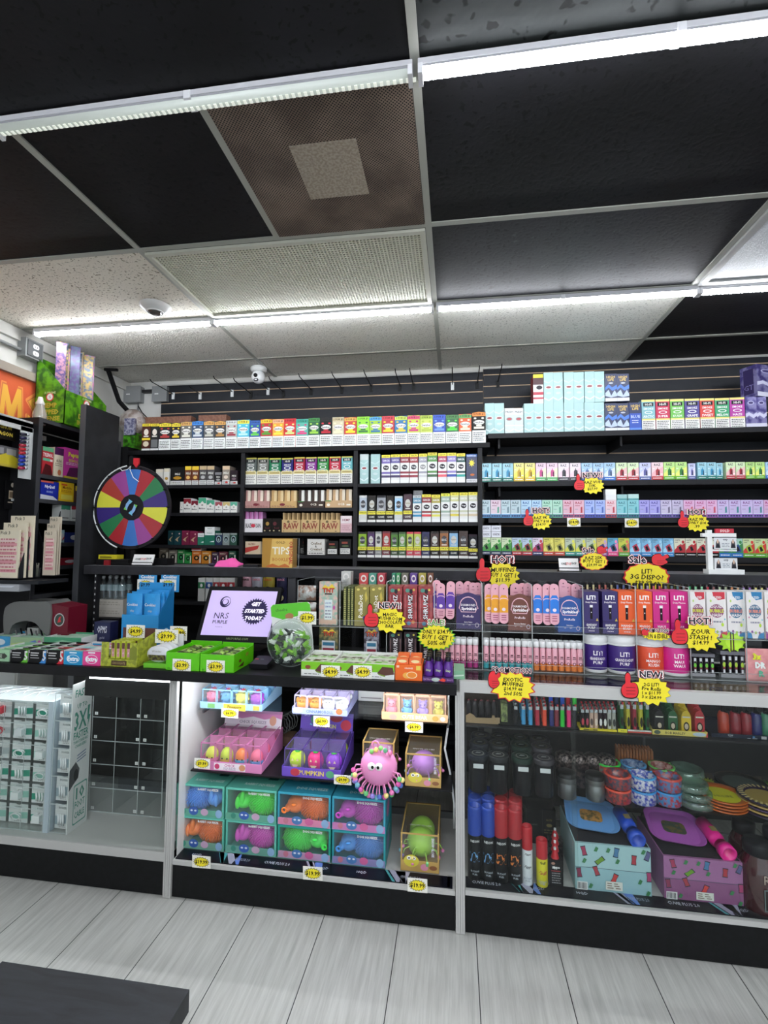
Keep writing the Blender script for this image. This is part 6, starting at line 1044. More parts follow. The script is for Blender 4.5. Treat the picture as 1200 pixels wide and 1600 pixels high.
def bag(a, b, ty, by, Y, colr, lb, art_=(), nm='product_bag'):
    x0, z0 = AT(a, by, Y); x1, z1 = AT(b, ty, Y); w_, h = x1-x0, z1-z0; m = MB(); nx_, nz = 6, 7; V = []
    for s in (-1, 1):
        for j in range(nz+1):
            for i in range(nx_+1): u, v = i/nx_, j/nz; V.append((x0+w_*u, Y+s*.018*math.sin(math.pi*u)**.7*math.sin(math.pi*min(v*1.05, 1))**.7+s*.0006, z0+h*v))
    n = (nx_+1)*(nz+1); P = [(j*(nx_+1)+i, j*(nx_+1)+i+1, (j+1)*(nx_+1)+i+1, (j+1)*(nx_+1)+i) for j in range(nz) for i in range(nx_)]; P += [tuple(n+q for q in p[::-1]) for p in P]
    m.add(V, P, colr, True)
    if art_: art(m, front(x0+w_*.12, Y-.0195, z0+h*.1), w_*.76, h*.8, art_)
    return tag(m.build(nm), lb, 'bag')
CL_ = mat('#b9bcb8', .2, .1, h2='#8c6c5c', scale=45., bump=.6)
bag(466, 494, 915, 938, AY+.1, CL_, 'clear crinkled bag of brown pieces, upper of two at the left display'); bag(466, 494, 941, 956, AY+.06, CL_, 'clear crinkled bag of brown pieces, lower of two at the left display')
# module 2: gold box rows
GD = [('r', .02, .01, .98, .99, '#8f843c'), ('t', .42, .5, .30, 'PolkaDot', '#f0ece0', .86, 1, 1.57), ('e', .7, .2, .12, .06, '#4c2c84'), ('p', [(.75, .6), (.9, .7), (.8, .9), (.7, .8)], '#c8b44c'), ('e', .25, .93, .1, .03, '#d8c86c'), ('e', .7, .96, .12, .03, '#d8c86c')]
GM = mat('#85793a', .4, .3, h2='#a8984c', scale=70.)
abox(553.5, 576.5, 917, 'u', AY+.02, .14, GM, GD, 'left one of two gold boxes with sideways white lettering', grp='gold chocolate boxes'); abox(577.5, 600, 917, 'u', AY+.02, .14, GM, GD, 'right one of two gold boxes with sideways white lettering', grp='gold chocolate boxes')
for q, (a, b) in enumerate(((536, 541), (542.5, 547), (548, 552))): abox(a, b, 917, 'u', AY+.02, .14, '#4c5428', [('r', .2, .02+k*.05, .8, .05+k*.05, '#b8b46c') for k in range(19)], f'thin olive chocolate box standing on edge with dotted spine, {nth(q, 3)}', grp='thin olive chocolate boxes')
SHM = mat('#8a2c30', .4, h2='#a83c40', scale=40.); SHD = mat('#2c2428', .4, h2='#3c3034', scale=40.)
def shr(w_): return [('r', .12, .2, .14, .8, '#c8a0a0'), ('r', .86, .2, .88, .8, '#c8a0a0'), ('e', .3, .9, .16, .05, '#4c8c7c'), ('e', .55, .88, .12, .06, '#2c2c30'), ('e', .4, .1, .15, .05, '#3c7c9c'), ('e', .7, .13, .12, .04, '#c8843c'), ('e', .75, .92, .08, .03, '#c8b84c'), ('t', .5, .5, .34, w_, '#1c1418', .66, 1, 1.57, .06), ('t', .5, .5, .32, w_, '#f0eef0', .62, 1, 1.57, .02)]
for q, (a, b) in enumerate(((606.5, 628.5), (630, 652), (653.5, 676.5))):
    abox(a, b, 916.5, 'u', AY+.02, .12, SHM, shr('SHRUMZ'), f'dark red box with sideways white lettering on the upper tier, {nth(q, 3)}', grp='red chocolate boxes')
    abox(a+1, b-.5, 988, 'l', AY+.03, .12, SHD, shr('SHRUMZ'), f'black box with sideways white lettering on the lower tier, {nth(q, 3)}', grp='black chocolate boxes')
zv = 1.2655
for q, (a, b, c) in enumerate(((533, 548, '#c8c8c4'), (561, 575, '#c84848'), (576, 588, '#4c9484'), (589.5, 601.5, '#b83c4c'), (612, 618, '#2c8c6c'), (619, 625, '#3c9c5c'), (627, 638, '#6c6c5c'), (640.5, 652, '#5c3c8c'), (654, 665.5, '#a89c3c'), (668, 677, '#7c4c34'))):
    abox(a, b, 896 if q else 893, zv, AY+.18, .06, c, [('e', .5, .72, .32, .2, '#e8e4e0'), ('e', .5, .72, .2, .1, c), ('w', .15, .15, .85, .45, '#e8e4e0', 2)], f'small display carton on the top rear ledge, {nth(q, 10)}', grp='small cartons on the rear ledge')
# pink sticks and packs
PNK = mat('#e3a9b6', .45)
def slat_(px, ty, by, wpx, Y, c2, lb, tilt=0.):
    x, z0 = AT(px, by, Y); _, z1 = AT(px, ty, Y); r = wpx*Y/F/2; h = z1-z0; m = MB(); c, s = math.cos(tilt), math.sin(tilt)
    fr = ((x, Y, z0), (c, 0, s), (-s, 0, c)); m.prism(rrect(-r, 0, r, h, r*.98, 5), fr, .012, PNK); m.prism([(-r*.98, h*.28), (r*.98, h*.28), (r*.98, h*.62), (r*.5, h*.72), (-r*.5, h*.72), (-r*.98, h*.62)], fr, .0124, mat(c2, .4))
    m.face(ell(0, h*.6, r*1.12, r*.5, 14), fr, .0126, mat(c2)); m.face(ell(0, h*.61, r*.95, r*.36, 14), fr, .0128, mat('#eec4cc')); m.face(ell(0, h*.6, r*.8, r*.28, 14), fr, .0130, mat(c2)); m.face(ell(0, h*.36, r*.42, r*.4, 12), fr, .0128, mat('#eedde4')); m.face(ell(0, h*.88, r*.15, r*.15, 6), fr, .0126, INK)
    for k in (.09, .15, .2): m.face([(-r*.55, h*k), (r*.55, h*k), (r*.55, h*(k+.02)), (-r*.55, h*(k+.02))], fr, .0126, mat('#a04c68'))
    return tag(m.build('preroll_tube'), lb, 'tube', 'pink pre-roll tubes in the clear displays')
def topt(px, ty, wpx, Y, lb):
    x, z1 = AT(px, ty, Y); r = wpx*Y/F/2; z0 = ZM+.001; m = MB(); m.prism(rrect(-r, 0, r, z1-z0, r*.98, 5), front(x, Y, z0), .012, PNK); m.face(ell(0, z1-z0-r, r*.15, r*.15, 6), front(x, Y, z0), .0125, INK); m.face(ell(0, z1-z0-r*1.8, r*.5, r*.12, 6), front(x, Y, z0), .0125, mat('#c07c90')); tag(m.build('preroll_tube'), lb, 'tube', 'pink pre-roll tubes in the clear displays')
def pack_(a, b, ty, body, sub, lb, tc='#f0dce4'):
    z = Zs['u']; Y = AY+.03; x0, x1 = PX(a, Y, z), PX(b, Y, z); z1 = PZ(ty+4, (x0+x1)/2, Y); W, H = x1-x0, z1-z; m = MB(); B = mat(body, .4); m.box(x0, Y, z, x1, Y+.07, z1, B); fr = front(x0, Y, z)
    m.prism([(W*(.12+.76*k/12), H+H*.10*math.sin(math.pi*k/12)) for k in range(13)][::-1], ((x0, Y+.004, z), (1, 0, 0), (0, 0, 1)), .004, B)
    art(m, fr, W, H, [('p', [(.1, .62)]+[(.5+.36*math.cos(math.pi*(1-k/10)), .72+.26*math.sin(math.pi*(1-k/10))) for k in range(11)]+[(.92, .62), (.85, .6), (.8, .5), (.2, .5), (.14, .6)], '#e8b8c4'), ('p', [(.14, .63)]+[(.5+.33*math.cos(math.pi*(1-k/10)), .72+.23*math.sin(math.pi*(1-k/10))) for k in range(11)]+[(.88, .63), (.82, .6), (.78, .52), (.22, .52), (.16, .6)], body), ('t', .5, .72, .07, 'DIAMOND', '#f4eef0', .62), ('t', .52, .60, .115, 'Sprinkled', '#f4eef0', .84, 0, 0, .04), ('t', .5, .38, .07, 'PreRolls', tc, .5), ('t', .5, .2, .045, sub, '#f0e8e8', .6), ('e', .85, .12, .08, .07, '#c8b8c8'), ('e', .85, .12, .06, .055, body), ('t', .3, .12, .03, '1G', '#d8c8d0'), ('t', .55, .12, .03, '1PC', '#d8c8d0')])
    tag(m.build('preroll_display'), lb, 'display box', 'pre-roll display boxes in the clear displays')
for nm_, c2, sl, pk_, tops in (('purple', '#5c34a0', [(684, 906, 966), (689, 911, 966), (703, 908, 967)], (713, 751, 927, '#33235c', 'Berry Gelato'), [(718, 908, 12), (731, 908, 13), (739, 910, 12), (746, 910, 12)]),
  ('orange', '#e8a01c', [(764, 912, 972), (774, 912, 974), (787, 912, 974)], (794.5, 831, 929, '#6c3a2c', 'Banana Butter'), [(805, 911, 15), (816, 911, 14), (824, 911, 13)]),
  ('blue', '#1f78d8', [(840, 912, 975), (855, 912, 976), (866, 912, 976)], (872, 909, 932, '#1c4c94', 'Cannalope'), [(879, 905, 12), (886, 911, 13), (898, 912, 12)])):
    for q, (px_, ty, by) in enumerate(sl): slat_(px_, ty, by, 13, AY+.045-.013*q, c2, f'pink pre-roll tube with {nm_} cloud label, {nth(q, 3)}', .03*(1-q) if nm_ == 'purple' else 0)
    pack_(pk_[0], pk_[1], pk_[2], pk_[3], pk_[4], f'{nm_ if nm_ != "orange" else "brown"} display box of pink pre-roll tubes')
    for q, (px_, ty, wp) in enumerate(tops): topt(px_, ty, wp, AY+.13+.015*(q % 2), f'plain pink tube top behind the {nm_ if nm_ != "orange" else "brown"} display box, {nth(q, len(tops))}')
# vials
def vial(px, Y, c2, lb, n_cap=True):
    x = PX(px, Y, 1.0); z = ZB+.004; t = thing('vial', (x, Y, z), lb, 'vial', 'pink labelled vials with white caps'); m = MB(); r = .0115
    m.lathe([(r, 0), (r, .028), ], (x, Y, z), mat(c2, .4), 14); m.lathe([(r+.0003, .020), (r+.0003, .0225), ], (x, Y, z), mat(c2, .4), 14, cap=False); m.lathe([(r, .028), (r, .088), (r*.8, .094)], (x, Y, z), PNK, 14); fr = front(x-r, Y-r-.0003, z)
    art(m, fr, 2*r, .09, [('r', .25, .62, .75, .67, '#5c2c34'), ('r', .2, .55, .8, .58, '#5c2c34'), ('e', .5, .34, .3, .07, '#4c2430'), ('e', .5, .34, .18, .045, '#e3a9b6')]); m.build('tube', t)
    m = MB(); m.lathe([(.0095, .0), (.0125, .001), (.0125, .024), (.011, .0265)], (x, Y, z+.0945), mat('#eceeee', .35), 14); m.build('cap', t); return t
vials = [(x, '#a82c78', 'magenta') for x in (688, 697, 706, 715, 724, 734, 743)]+[(x, '#3cA0A8'.lower(), 'teal') for x in (759.5, 769.5, 779.5, 789.5, 799.5, 809.5, 819.5, 828)]+[(x, '#dc7c34', 'orange') for x in (838, 848, 857.5, 867, 877, 887, 896.5, 906)]
protos = {}
for q, (px_, c2, cn) in enumerate(vials):
    k = sum(1 for v in vials[:q] if v[2] == cn); n = sum(1 for v in vials if v[2] == cn); lb = f'pink labelled vial with {cn} base and white cap, {nth(k, n)}'
    if cn not in protos: protos[cn] = vial(px_, AY+.03, c2, lb)
    else: dup(protos[cn], (PX(px_, AY+.03, 1.0), AY+.03, ZB+.004), lb)
    dup(protos[cn], (PX(px_, AY+.03, 1.0)+.002, AY+.065, ZB+.004), lb.replace('pink labelled vial', 'second row vial'))
# boxes in modules 7 and 8
def liti(a, b, c, sub, lb, grp):
    abox(a, b, 924.5, 'u', AY+.02, .11, mat(c, .4), [('t', .5, .86, .11, 'LIT!', '#f2f0ee', .6, 0, 0, .04), ('t', .5, .74, .05, 'Duty Plasma', '#f0e8e8', .75), ('r', .4, .62, .6, .68, '#e8e8e8'), ('r', .42, .34, .58, .62, '#1c1418'), ('e', .5, .5, .03, .015, '#e8e8e8'), ('r', 0, .28, 1, .285, '#1c1418'), ('p', [(.8, .3), (.96, .3), (.88, .37)], '#c8b04c'), ('t', .5, .2, .055, sub, '#f2f0ee', .7), ('t', .5, .13, .055, 'PURP' if c == '#2e2060' else 'KUSH', '#f2f0ee', .5), ('w', .3, .03, .7, .08, '#d8d0d8', 1)], lb, grp=grp)
for a, b, c, s_, lb in ((912.8, 936.5, '#2e2060', 'GRANDDADDY', 'left deep purple box with white LIT lettering'), (942, 966.5, '#2e2060', 'GRANDDADDY', 'right deep purple box with white LIT lettering'), (967, 993.5, '#e2581c', 'MANGO', 'left orange box with white LIT lettering'), (996, 1020.5, '#e2581c', 'MANGO', 'right orange box with white LIT lettering'), (1021.5, 1047, '#cc1c80', 'MAUI', 'left magenta box with white LIT lettering'), (1049, 1076.5, '#cc1c80', 'MAUI', 'right magenta box with white LIT lettering')): liti(a, b, c, s_, lb, 'tall boxes on the upper tier')
# jars
def jar(px, Y, wpx, c, txt, sub, lb):
    x = PX(px, Y, 1.0); z = ZB+.004; r = wpx*Y/F/2; t = thing('jar', (x, Y, z), lb, 'jar', 'white lidded jars on the lower tier'); m = MB(); m.lathe([(r*.93, 0), (r*.97, .004), (r*.97, .012)], (x, Y, z), mat('#d8d8d8', .3), 28, cap=True); m.lathe([(r*.96, .012), (r*.98, .016), (r*.98, .108), (r*.94, .114)], (x, Y, z), mat(c, .35), 28)
    # lettering wrapped round the front
    for s_, hz, hh, wm in ((txt, .082, .020, .5), (sub[0], .058, .012, .7), (sub[1], .042, .013, .62)):
        V, P, wd = tgeo(s_, .02); sx = min(hh, r*2*wm/max(wd, .1)); m.add([(x+r*.985*math.sin(u*sx/r), Y-r*.985*math.cos(u*sx/r), z+hz+v*hh) for u, v in V], P, mat('#f4f0f0', .5))
    m.build('body', t); m = MB(); m.lathe([(r*.9, .114), (r, .116), (r, .144), (r*.95, .152), (r*.92, .1535), (r*.5, .1535), (0, .1535)], (x, Y, z), mat('#e6e8e8', .3), 32, cap=False); m.lathe([(r*1.02, .116), (r*1.02, .121), (r, .1215)], (x, Y, z), mat('#d8dada', .3), 32, cap=False); m.build('lid', t)
jar(930, AY+.062, 33, '#3c2474', 'LIT!', ('GRANDDADDY', 'PURP'), 'white lidded jar with purple label, left of two'); jar(970, AY+.062, 39, '#3c2474', 'LIT!', ('GRANDDADDY', 'PURP'), 'white lidded jar with purple label, right of two'); jar(1014, AY+.066, 38, '#dc5030', 'LIT!', ('MANGO', 'KUSH'), 'white lidded jar with orange label'); jar(1053, AY+.066, 38, '#cc2484', 'LIT!', ('MAUI', 'WAUI'), 'white lidded jar with magenta label')
for q, (px_, c) in enumerate(((992, '#b8b8bc'), (1030, '#b8b8bc'))): jar(px_, AY+.19, 34, c, 'LIT!', ('RS', 'KUSH'), f'pale jar in the second row behind the orange and magenta jars, {"left" if q == 0 else "right"}')
def bub(a, b, c, lb): abox(a, b, 925, 'u', AY+.02, .10, mat('#e6e2e0', .4), [('p', [(.3, 1), (.95, 1), (.95, .85), (.6, .82), (.35, .9)], c), ('t', .5, .88, .05, 'DAZED', '#e8ecec', .6), ('p', [(0, 0), (.3, 0), (.25, .1), (0, .16)], c), ('p', [(1, 0), (.6, 0), (.7, .1), (1, .14)], c), ('e', .5, .58, .38, .15, '#8c4c70' if c != '#2c7cb0' else '#3c6c8c'), ('t', .5, .67, .07, 'LIQUID', '#e8e4e4', .6, 0, 0, .02), ('t', .5, .58, .075, 'BUBBLE', '#d8e03c' if c != '#2c7cb0' else '#e89078', .72, 0, 0, .03), ('t', .5, .49, .07, 'HASH', '#f0ecec', .5, 0, 0, .02), ('e', .2, .8, .05, .03, '#b8d86c'), ('e', .78, .28, .07, .04, '#b8d83c'), ('e', .5, .12, .06, .03, '#a0c82c'), ('e', .28, .14, .06, .03, '#7c3c8c'), ('e', .72, .12, .06, .03, '#7c3c6c'), ('w', .2, .3, .8, .38, '#8c8c9c', 1), ('e', .12, .45, .03, .02, '#c85c8c'), ('e', .9, .4, .03, .02, '#4cb8c8')], lb, grp='bubble lettered boxes on the upper tier')
for a, b, c, lb in ((1080, 1104, '#c83040', 'red cornered white bubble lettered box, left one'), (1106, 1136.5, '#c83040', 'red cornered white bubble lettered box, right one'), (1138, 1165, '#2c7cb0', 'blue cornered white bubble lettered box, left one'), (1168, 1194.5, '#2c7cb0', 'blue cornered white bubble lettered box, right one'), (1197, 1222, '#9c3c8c', 'purple cornered white box at the right frame edge')): bub(a, b, c, lb)
# little vials on the rear ledge, right half
vc = ['#c8bc8c', '#c8bc8c', '#a85c50', '#a85c50', '#a89c6c', '#5c6ca8', '#5c6c98', '#6c7c98', '#6c6c70', '#9c9c9c', '#a8a8b0', '#c85c5c', '#b84c4c', '#7c7c88', '#6c8c8c', '#5c8c8c', '#7c8c8c', '#3cb06c', '#8cd09c', '#8cd0a0', '#b83c48', '#8c5c5c', '#b8c8a0', '#b8c8a0', '#d8905c', '#d8a06c', '#8c5cb0', '#8c5cb0', '#d8d07c', '#d8d07c', '#b87cc0']
t0 = None
for q, c in enumerate(vc):
    px_ = 917+q*9.35; Yv = AY+.19; x = PX(px_, Yv, 1.3); m = MB(); m.lathe([(.010, 0), (.010, .014), (.010, .056), (.007, .06)], (x, Yv, zv+.0005), mat('#1c1a1c', .3), 10); m.face([(-.0042, .01), (.0042, .01), (.0042, .05), (-.0042, .05)], front(x, Yv-.0101, zv), .0008, mat(c, .4)); tag(m.build('vial'), f'small dark vial with coloured label on the rear ledge, {nth(q, len(vc))}', 'vial', 'small dark vials on the rear ledge')
# right end packs
def tube_pack(a, b, ty, c, lb):
    x0, x1 = PX(a, AY+.03, .97), PX(b, AY+.03, .97); z = ZB+.004; h = PZ(ty, x0, AY+.03)-z; t = thing('tube_pack', ((x0+x1)/2, AY+.06, z), lb, 'display box', 'packs of thin tubes on the lower tier'); m = MB(); m.box(x0, AY+.05, z, x1, AY+.10, z+h*.35, mat('#1c1c20', .4)); m.box(x0, AY+.03, z+h*.86, x1, AY+.10, z+h, mat('#6c6c74', .4)); m.box(x0, AY+.03, z, x1, AY+.05, z+h*.14, mat('#8c8c90', .4)); m.build('tray', t); n = 4
    for i in range(n):
        xx = x0+(x1-x0)*(i+.5)/n; m = MB(); m.lathe([(.0095, 0), (.0095, h*.7), (.006, h*.72)], (xx, AY+.038, z+h*.141), mat('#1e1a20', .3), 10); fr = front(xx-.009, AY+.0282, z+h*.141); art(m, fr, .018, h*.7, [('r', .3, .05, .7, .25, '#c8ccd0'), ('e', .5, .5, .3, .14, c), ('r', .25, .75, .75, .95, '#c8ccd0'), ('e', .5, .33, .28, .05, '#7c2434')]); m.build('tube', t)
tube_pack(1082, 1118, 1021, '#6cc03c', 'pack of dark thin tubes with green and purple labels, left one'); tube_pack(1127, 1165, 1017, '#a8c83c', 'pack of dark thin tubes with red and lime labels, right one')
x, z = AT(1143, 1003, AY+.02); m = MB(); m.prism(star(0, 0, .055, .042, .7, 11), front(x, AY+.02, z), .002, mat('#a8dc24', .4)); m.face(ell(.01, 0, .034, .03), front(x, AY+.02, z), .0024, mat('#c0ec3c')); m.box(x-.006, AY+.016, z-.038, x-.002, AY+.019, z+.038, mat('#4c2c1c')); m.box(x+.004, AY+.016, z-.038, x+.008, AY+.019, z+.038, mat('#4c2c1c')); tag(m.build('shelf_talker'), 'lime green splash shaped card with dark stripes above the tube packs', 'sign')
bag(1166, 1204, 1014, 1063, AY+.04, mat('#e4a0a0', .6, h2='#d88c90', scale=30.), 'puffy pink bag with green and white letters at the right edge', [('t', .3, .85, .24, '3x', '#d8dc2c', .4, 0, 0, .06), ('t', .45, .52, .22, 'DR', '#e8f0ec', .5, 0, 0, .07), ('t', .5, .2, .22, 'R', '#5cb090', .5, 0, 0, .06)])
# =============== RIGHT SHOWCASE CONTENTS
def lighter(px, pyb, pyt, Y, z, c, lb, grp, r=.008, decor=None):
    x = PX(px, Y, z); h = PZ(pyt, x, Y)-z; t = thing('lighter', (x, Y, z), lb, 'lighter', grp); m = MB(); P = [(r*math.cos(a*math.pi/6), .6*r*math.sin(a*math.pi/6)) for a in range(12)]
    m.prism([(p[0], p[1]) for p in P], ((x, Y, z), (1, 0, 0), (0, 1, 0)), h*.74, mat(c, .3)); 
    if decor: m.face(ell(0, h*.3, r*.7, h*.18, 8), front(x, Y-r*.62, z), .0003, decor)
    m.build('body', t); m = MB(); m.box(x-r*.8, Y-r*.5, z+h*.74, x+r*.8, Y+r*.5, z+h*.9, mat('#b8bcc0', .25, .8)); m.lathe([(r*.35, -r*.4), (r*.35, r*.4)], (x-r*.2, Y, z+h*.93), mat('#3a3a3e', .4, .6), 10, ax='y'); m.box(x+r*.1, Y-r*.4, z+h*.84, x+r*.9, Y+r*.4, z+h*.98, mat('#c02430' if c not in ('#222226',) else '#202024', .4)); m.build('head', t); return t
SLz = SL+.001
# display trays on the upper shelf
def tray(a, b, ty, Y, d, z, c, items, lb, nm='lighter_tray', back=None):
    x0, x1 = PX(a, Y, z), PX(b, Y, z); z1 = PZ(ty, (x0+x1)/2, Y); m = MB(); C = mat(c, .45); m.box(x0, Y, z, x1, Y+d, z+.004, C); m.box(x0, Y, z+.004, x1, Y+.003, z1, C); m.box(x0, Y+d-.003, z+.004, x1, Y+d, back or z1, C)
    for xx in (x0, x1-.003): m.box(xx, Y+.003, z+.004, xx+.003, Y+d-.003, z1, C)
    art(m, front(x0, Y, z), x1-x0, z1-z, items); return tag(m.build(nm), lb, 'lighter tray')
tray(779, 905, 1137, 2.115, .24, SLz, '#26272b', [('t', .25, .5, .55, 'BIC', '#d8dadc', .12), ('e', .56, .5, .03, .3, '#c8cacc'), ('e', .56, .5, .02, .2, '#26272b'), ('w', .36, .35, .46, .65, '#8c8e90', 1)], 'black lighter tray with white lettering on the upper shelf of the right showcase')
LZ = SLz+.0045
pl = {}
def lrow(xs, ty, Y, z, lbl, grp, r=.0085):
    for q, (px_, c, cn) in enumerate(xs):
        if c not in pl: pl[c] = lighter(px_, 0, ty, Y, z, c, f'{cn} lighter {lbl}, {nth(q, len(xs))}', grp, r)
        else: dup(pl[c], (PX(px_, Y, z), Y, z), f'{cn} lighter {lbl}, {nth(q, len(xs))}')['group'] = grp
B1 = [(806, '#222226', 'black'), (818, '#3c94c8', 'sky blue'), (829, '#3c94c8', 'sky blue'), (840, '#b02c40', 'crimson'), (851, '#e0482c', 'orange red'), (862, '#2c3070', 'navy'), (870, '#7c2438', 'maroon'), (879, '#2cc03c', 'bright green'), (889, '#e02c74', 'hot pink'), (898, '#26262c', 'charcoal')]
lrow(B1, 1100, 2.135, LZ, 'in the front row of the black tray', 'lighters in the black tray')
for k in range(1, 4): lrow([(px_+(.0-1.2*k if px_ < 860 else -.5*k), c, cn) for px_, c, cn in B1[:6]], 1100-3.2*k, 2.135+.045*k, LZ+.012*k*0, f'in row {["", "two", "three", "four"][k]} of the black tray', 'lighters in the black tray')
m = MB(); x0, x1 = PX(856, 2.21, .84), PX(905, 2.21, .84); z2 = AT(870, 1112, 2.21)[1]-.006; m.box(x0, 2.20, LZ, x1, 2.33, z2, mat('#1c1c1f', .4)); tag(m.build('riser_block'), 'black riser holding the rear lighters of the tray', 'riser')
lrow([(861, '#2c50c8', 'royal blue'), (870, '#1c2c5c', 'dark blue'), (879, '#2454c0', 'blue'), (888, '#b01c2c', 'red'), (898, '#34d03c', 'neon green')], 1080, 2.22, z2+.0006, 'standing on the black riser', 'lighters on the riser')
# left side: kraft tray of dark cones, skull
m = MB(); x0, x1 = PX(728, 2.13, .75), PX(781, 2.13, .75); fr = front(x0, 2.13, SLz); W = x1-x0
m.prism([(0, 0), (W, 0), (W, .028), (W*.86, .026), (W*.84, .036), (W*.78, .036), (W*.76, .024), (W*.3, .022), (W*.22, .034), (W*.12, .04), (0, .03)], fr, .003, mat('#8c7656', .6)); m.box(x0, 2.131, SLz, x1, 2.30, SLz+.006, mat('#8c7656', .6)); m.box(x0, 2.30, SLz, x1, 2.303, SLz+.12, mat('#2c2018', .6)); tag(m.build('kraft_tray'), 'brown notched cardboard tray at the left end of the upper shelf', 'tray')
for q in range(5): x = x0+W*(.1+.19*q); m = MB(); m.lathe([(.014, 0), (.0145, .05), (.012, .07), (.006, .078)], (x, 2.165, SLz+.0065), mat('#1c1a1e', .3), 14); m.ball((x, 2.165, SLz+.080), .008, mat('#6c2c34', .3), 8, 6); tag(m.build('torch_lighter'), f'dark round torch lighter with maroon top in the cardboard tray, {nth(q, 5)}', 'lighter', 'dark lighters in the cardboard tray')
m = MB(); x = PX(788, 2.14, .75); m.box(x-.012, 2.118+.03, LZ, x+.014, 2.2, LZ+.075, mat('#8c9c5c', .5, h2='#4c5438', scale=60.)); tag(m.build('lighter_box'), 'olive printed lighter carton at the left of the black tray', 'box')
# yellow lipped clipper tray and its lighters
tray(906, 964, 1139.5, 2.12, .2, SLz, '#d8c82c', [('r', .1, .2, .48, .85, '#3c380c'), ('t', .3, .52, .5, 'CLIPPER', '#e8d83c', .34)], 'yellow lipped lighter tray next to the black one')
tray(965.5, 1018, 1140, 2.12, .2, SLz, '#26241c', [('r', 0, 0, .28, 1, '#d8d02c'), ('t', .14, .5, .3, 'RAW', '#2c3c2c', .22), ('r', .3, .1, 1, .45, '#c03c30'), ('r', .3, .5, 1, .95, '#c8c8c0'), ('t', .65, .7, .3, 'CANDLE JET TORCH', '#2c2c2c', .6)], 'black tray with yellow corner and striped lip')
tray(1019.5, 1106, 1142, 2.12, .2, SLz, '#c8b85c', [('e', .09, .5, .06, .42, '#3c4c3c'), ('t', .42, .5, .5, 'BOB MARLEY', '#4c4428', .45), ('e', .85, .5, .12, .4, '#a8b8c8'), ('p', [(.96, 0), (1, 0), (1, 1), (.98, .6)], '#b83c3c')], 'tan lipped lighter tray with long dark lettering')
GL2 = 'slim lighters in the yellow lipped tray'
def slim(px_, ty, Y, c, dec, lb, grp, key):
    if key not in pl:
        pl[key] = lighter(px_, 0, ty, Y, LZ, c, lb, grp, .0075, dec)
    else: dup(pl[key], (PX(px_, Y, LZ), Y, LZ), lb)['group'] = grp
for r_ in range(3):
    for q, (c, d_) in enumerate((('#1c1a1c', '#c83c4c'), ('#1c1a1c', '#b83c58'), ('#c8a898', '#4c3c38'), ('#c8a898', '#e8d8c8'), ('#2c1c24', '#e0e0e0'), ('#2c1c24', '#e8e8e0'), ('#b8b8b0', '#2c2c2c'), ('#a8a8a0', '#303030'))):
        slim(910.5+7*q-1.5*r_, 1105-4*r_, 2.14+.04*r_, c, d_, f'slim {["black", "black", "beige", "beige", "plum", "plum", "silver", "silver"][q]} lighter in the yellow lipped tray, row {["one", "two", "three"][r_]}, {nth(q, 8)}', GL2, 's'+str(q))
CJ = [('#1c5c30', 'green'), ('#c8c030', 'yellow'), ('#a02c3c', 'red'), ('#c8c434', 'yellow'), ('#1f6a38', 'green')]
for r_ in range(3):
    for q, (c, n_) in enumerate(CJ): slim(972+10*q-2.2*r_, 1096-7*r_, 2.14+.045*r_, c, '#26221c', f'{n_} and black tall lighter in the striped tray, row {["one", "two", "three"][r_]}, {nth(q, 5)}', 'tall lighters in the striped tray', 'c'+str(q))
def roundpack(px_, ty, Y, c, lb):
    x = PX(px_, Y, SLz)-.018; h = PZ(ty, x, Y)-LZ; t = thing('lighter_case', (x+.018, Y, LZ), lb, 'case', 'round topped cases in the tan tray'); m = MB(); P = [(0, 0), (.036, 0), (.036, h*.75), (.03, h*.93), (.018, h), (.006, h*.93), (0, h*.75)]; m.prism(P, front(x, Y+.03, LZ), .03, mat(c, .4)); art(m, front(x, Y, LZ), .036, h, [('r', .1, .68, .9, .74, '#d8d8c8'), ('e', .5, .3, .3, .2, '#2a2420'), ('e', .5, .3, .2, .13, '#c8b8a0')]); m.build('case', t)
for r_ in range(3):
    for q, (c, n_) in enumerate((('#222222', 'black'), ('#1f5a30', 'green'), ('#d8b82c', 'yellow'), ('#b0202c', 'red'))): roundpack(1031+21*q-3.5*r_, 1110-7*r_, 2.14+.045*r_, c, f'{n_} round topped case in the tan tray, row {["one", "two", "three"][r_]}')
tray(1112, 1212, 1148, 2.13, .2, SLz, '#1a2030', [('t', .3, .72, .3, 'EAGLE', '#d8dce0', .2), ('t', .3, .35, .2, 'TORCH', '#a8acb0', .14), ('t', .66, .5, .5, 'JM', '#5c9cd8', .1), ('r', .78, .15, .86, .85, '#a8a8a8'), ('w', .56, .1, .72, .3, '#d8dce0', 1)], 'dark blue torch lighter tray at the right end of the upper shelf')
for q, (px_, c, n_) in enumerate(((1130, '#b83c24', 'orange red'), (1148, '#8c1c2c', 'dark red'), (1165, '#90202c', 'dark red'), (1181, '#1c2468', 'navy'), (1196, '#3c8060', 'green'))):
    x = PX(px_, 2.17, .8); m = MB(); m.lathe([(.019, 0), (.02, .004), (.02, .07), (.014, .085)], (x, 2.17, LZ), mat(c, .3, coat=.5), 16); m.lathe([(.008, .085), (.008, .11), (.011, .112), (.011, .118)], (x, 2.17, LZ), mat('#2a2a2e', .4, .5), 12); m.box(x-.004, 2.12+.02, LZ+.088, x+.004, 2.166, LZ+.094, BLK); tag(m.build('torch_lighter'), f'{n_} torch lighter in the dark blue tray, {nth(q, 5)}', 'lighter', 'torch lighters in the dark blue tray')
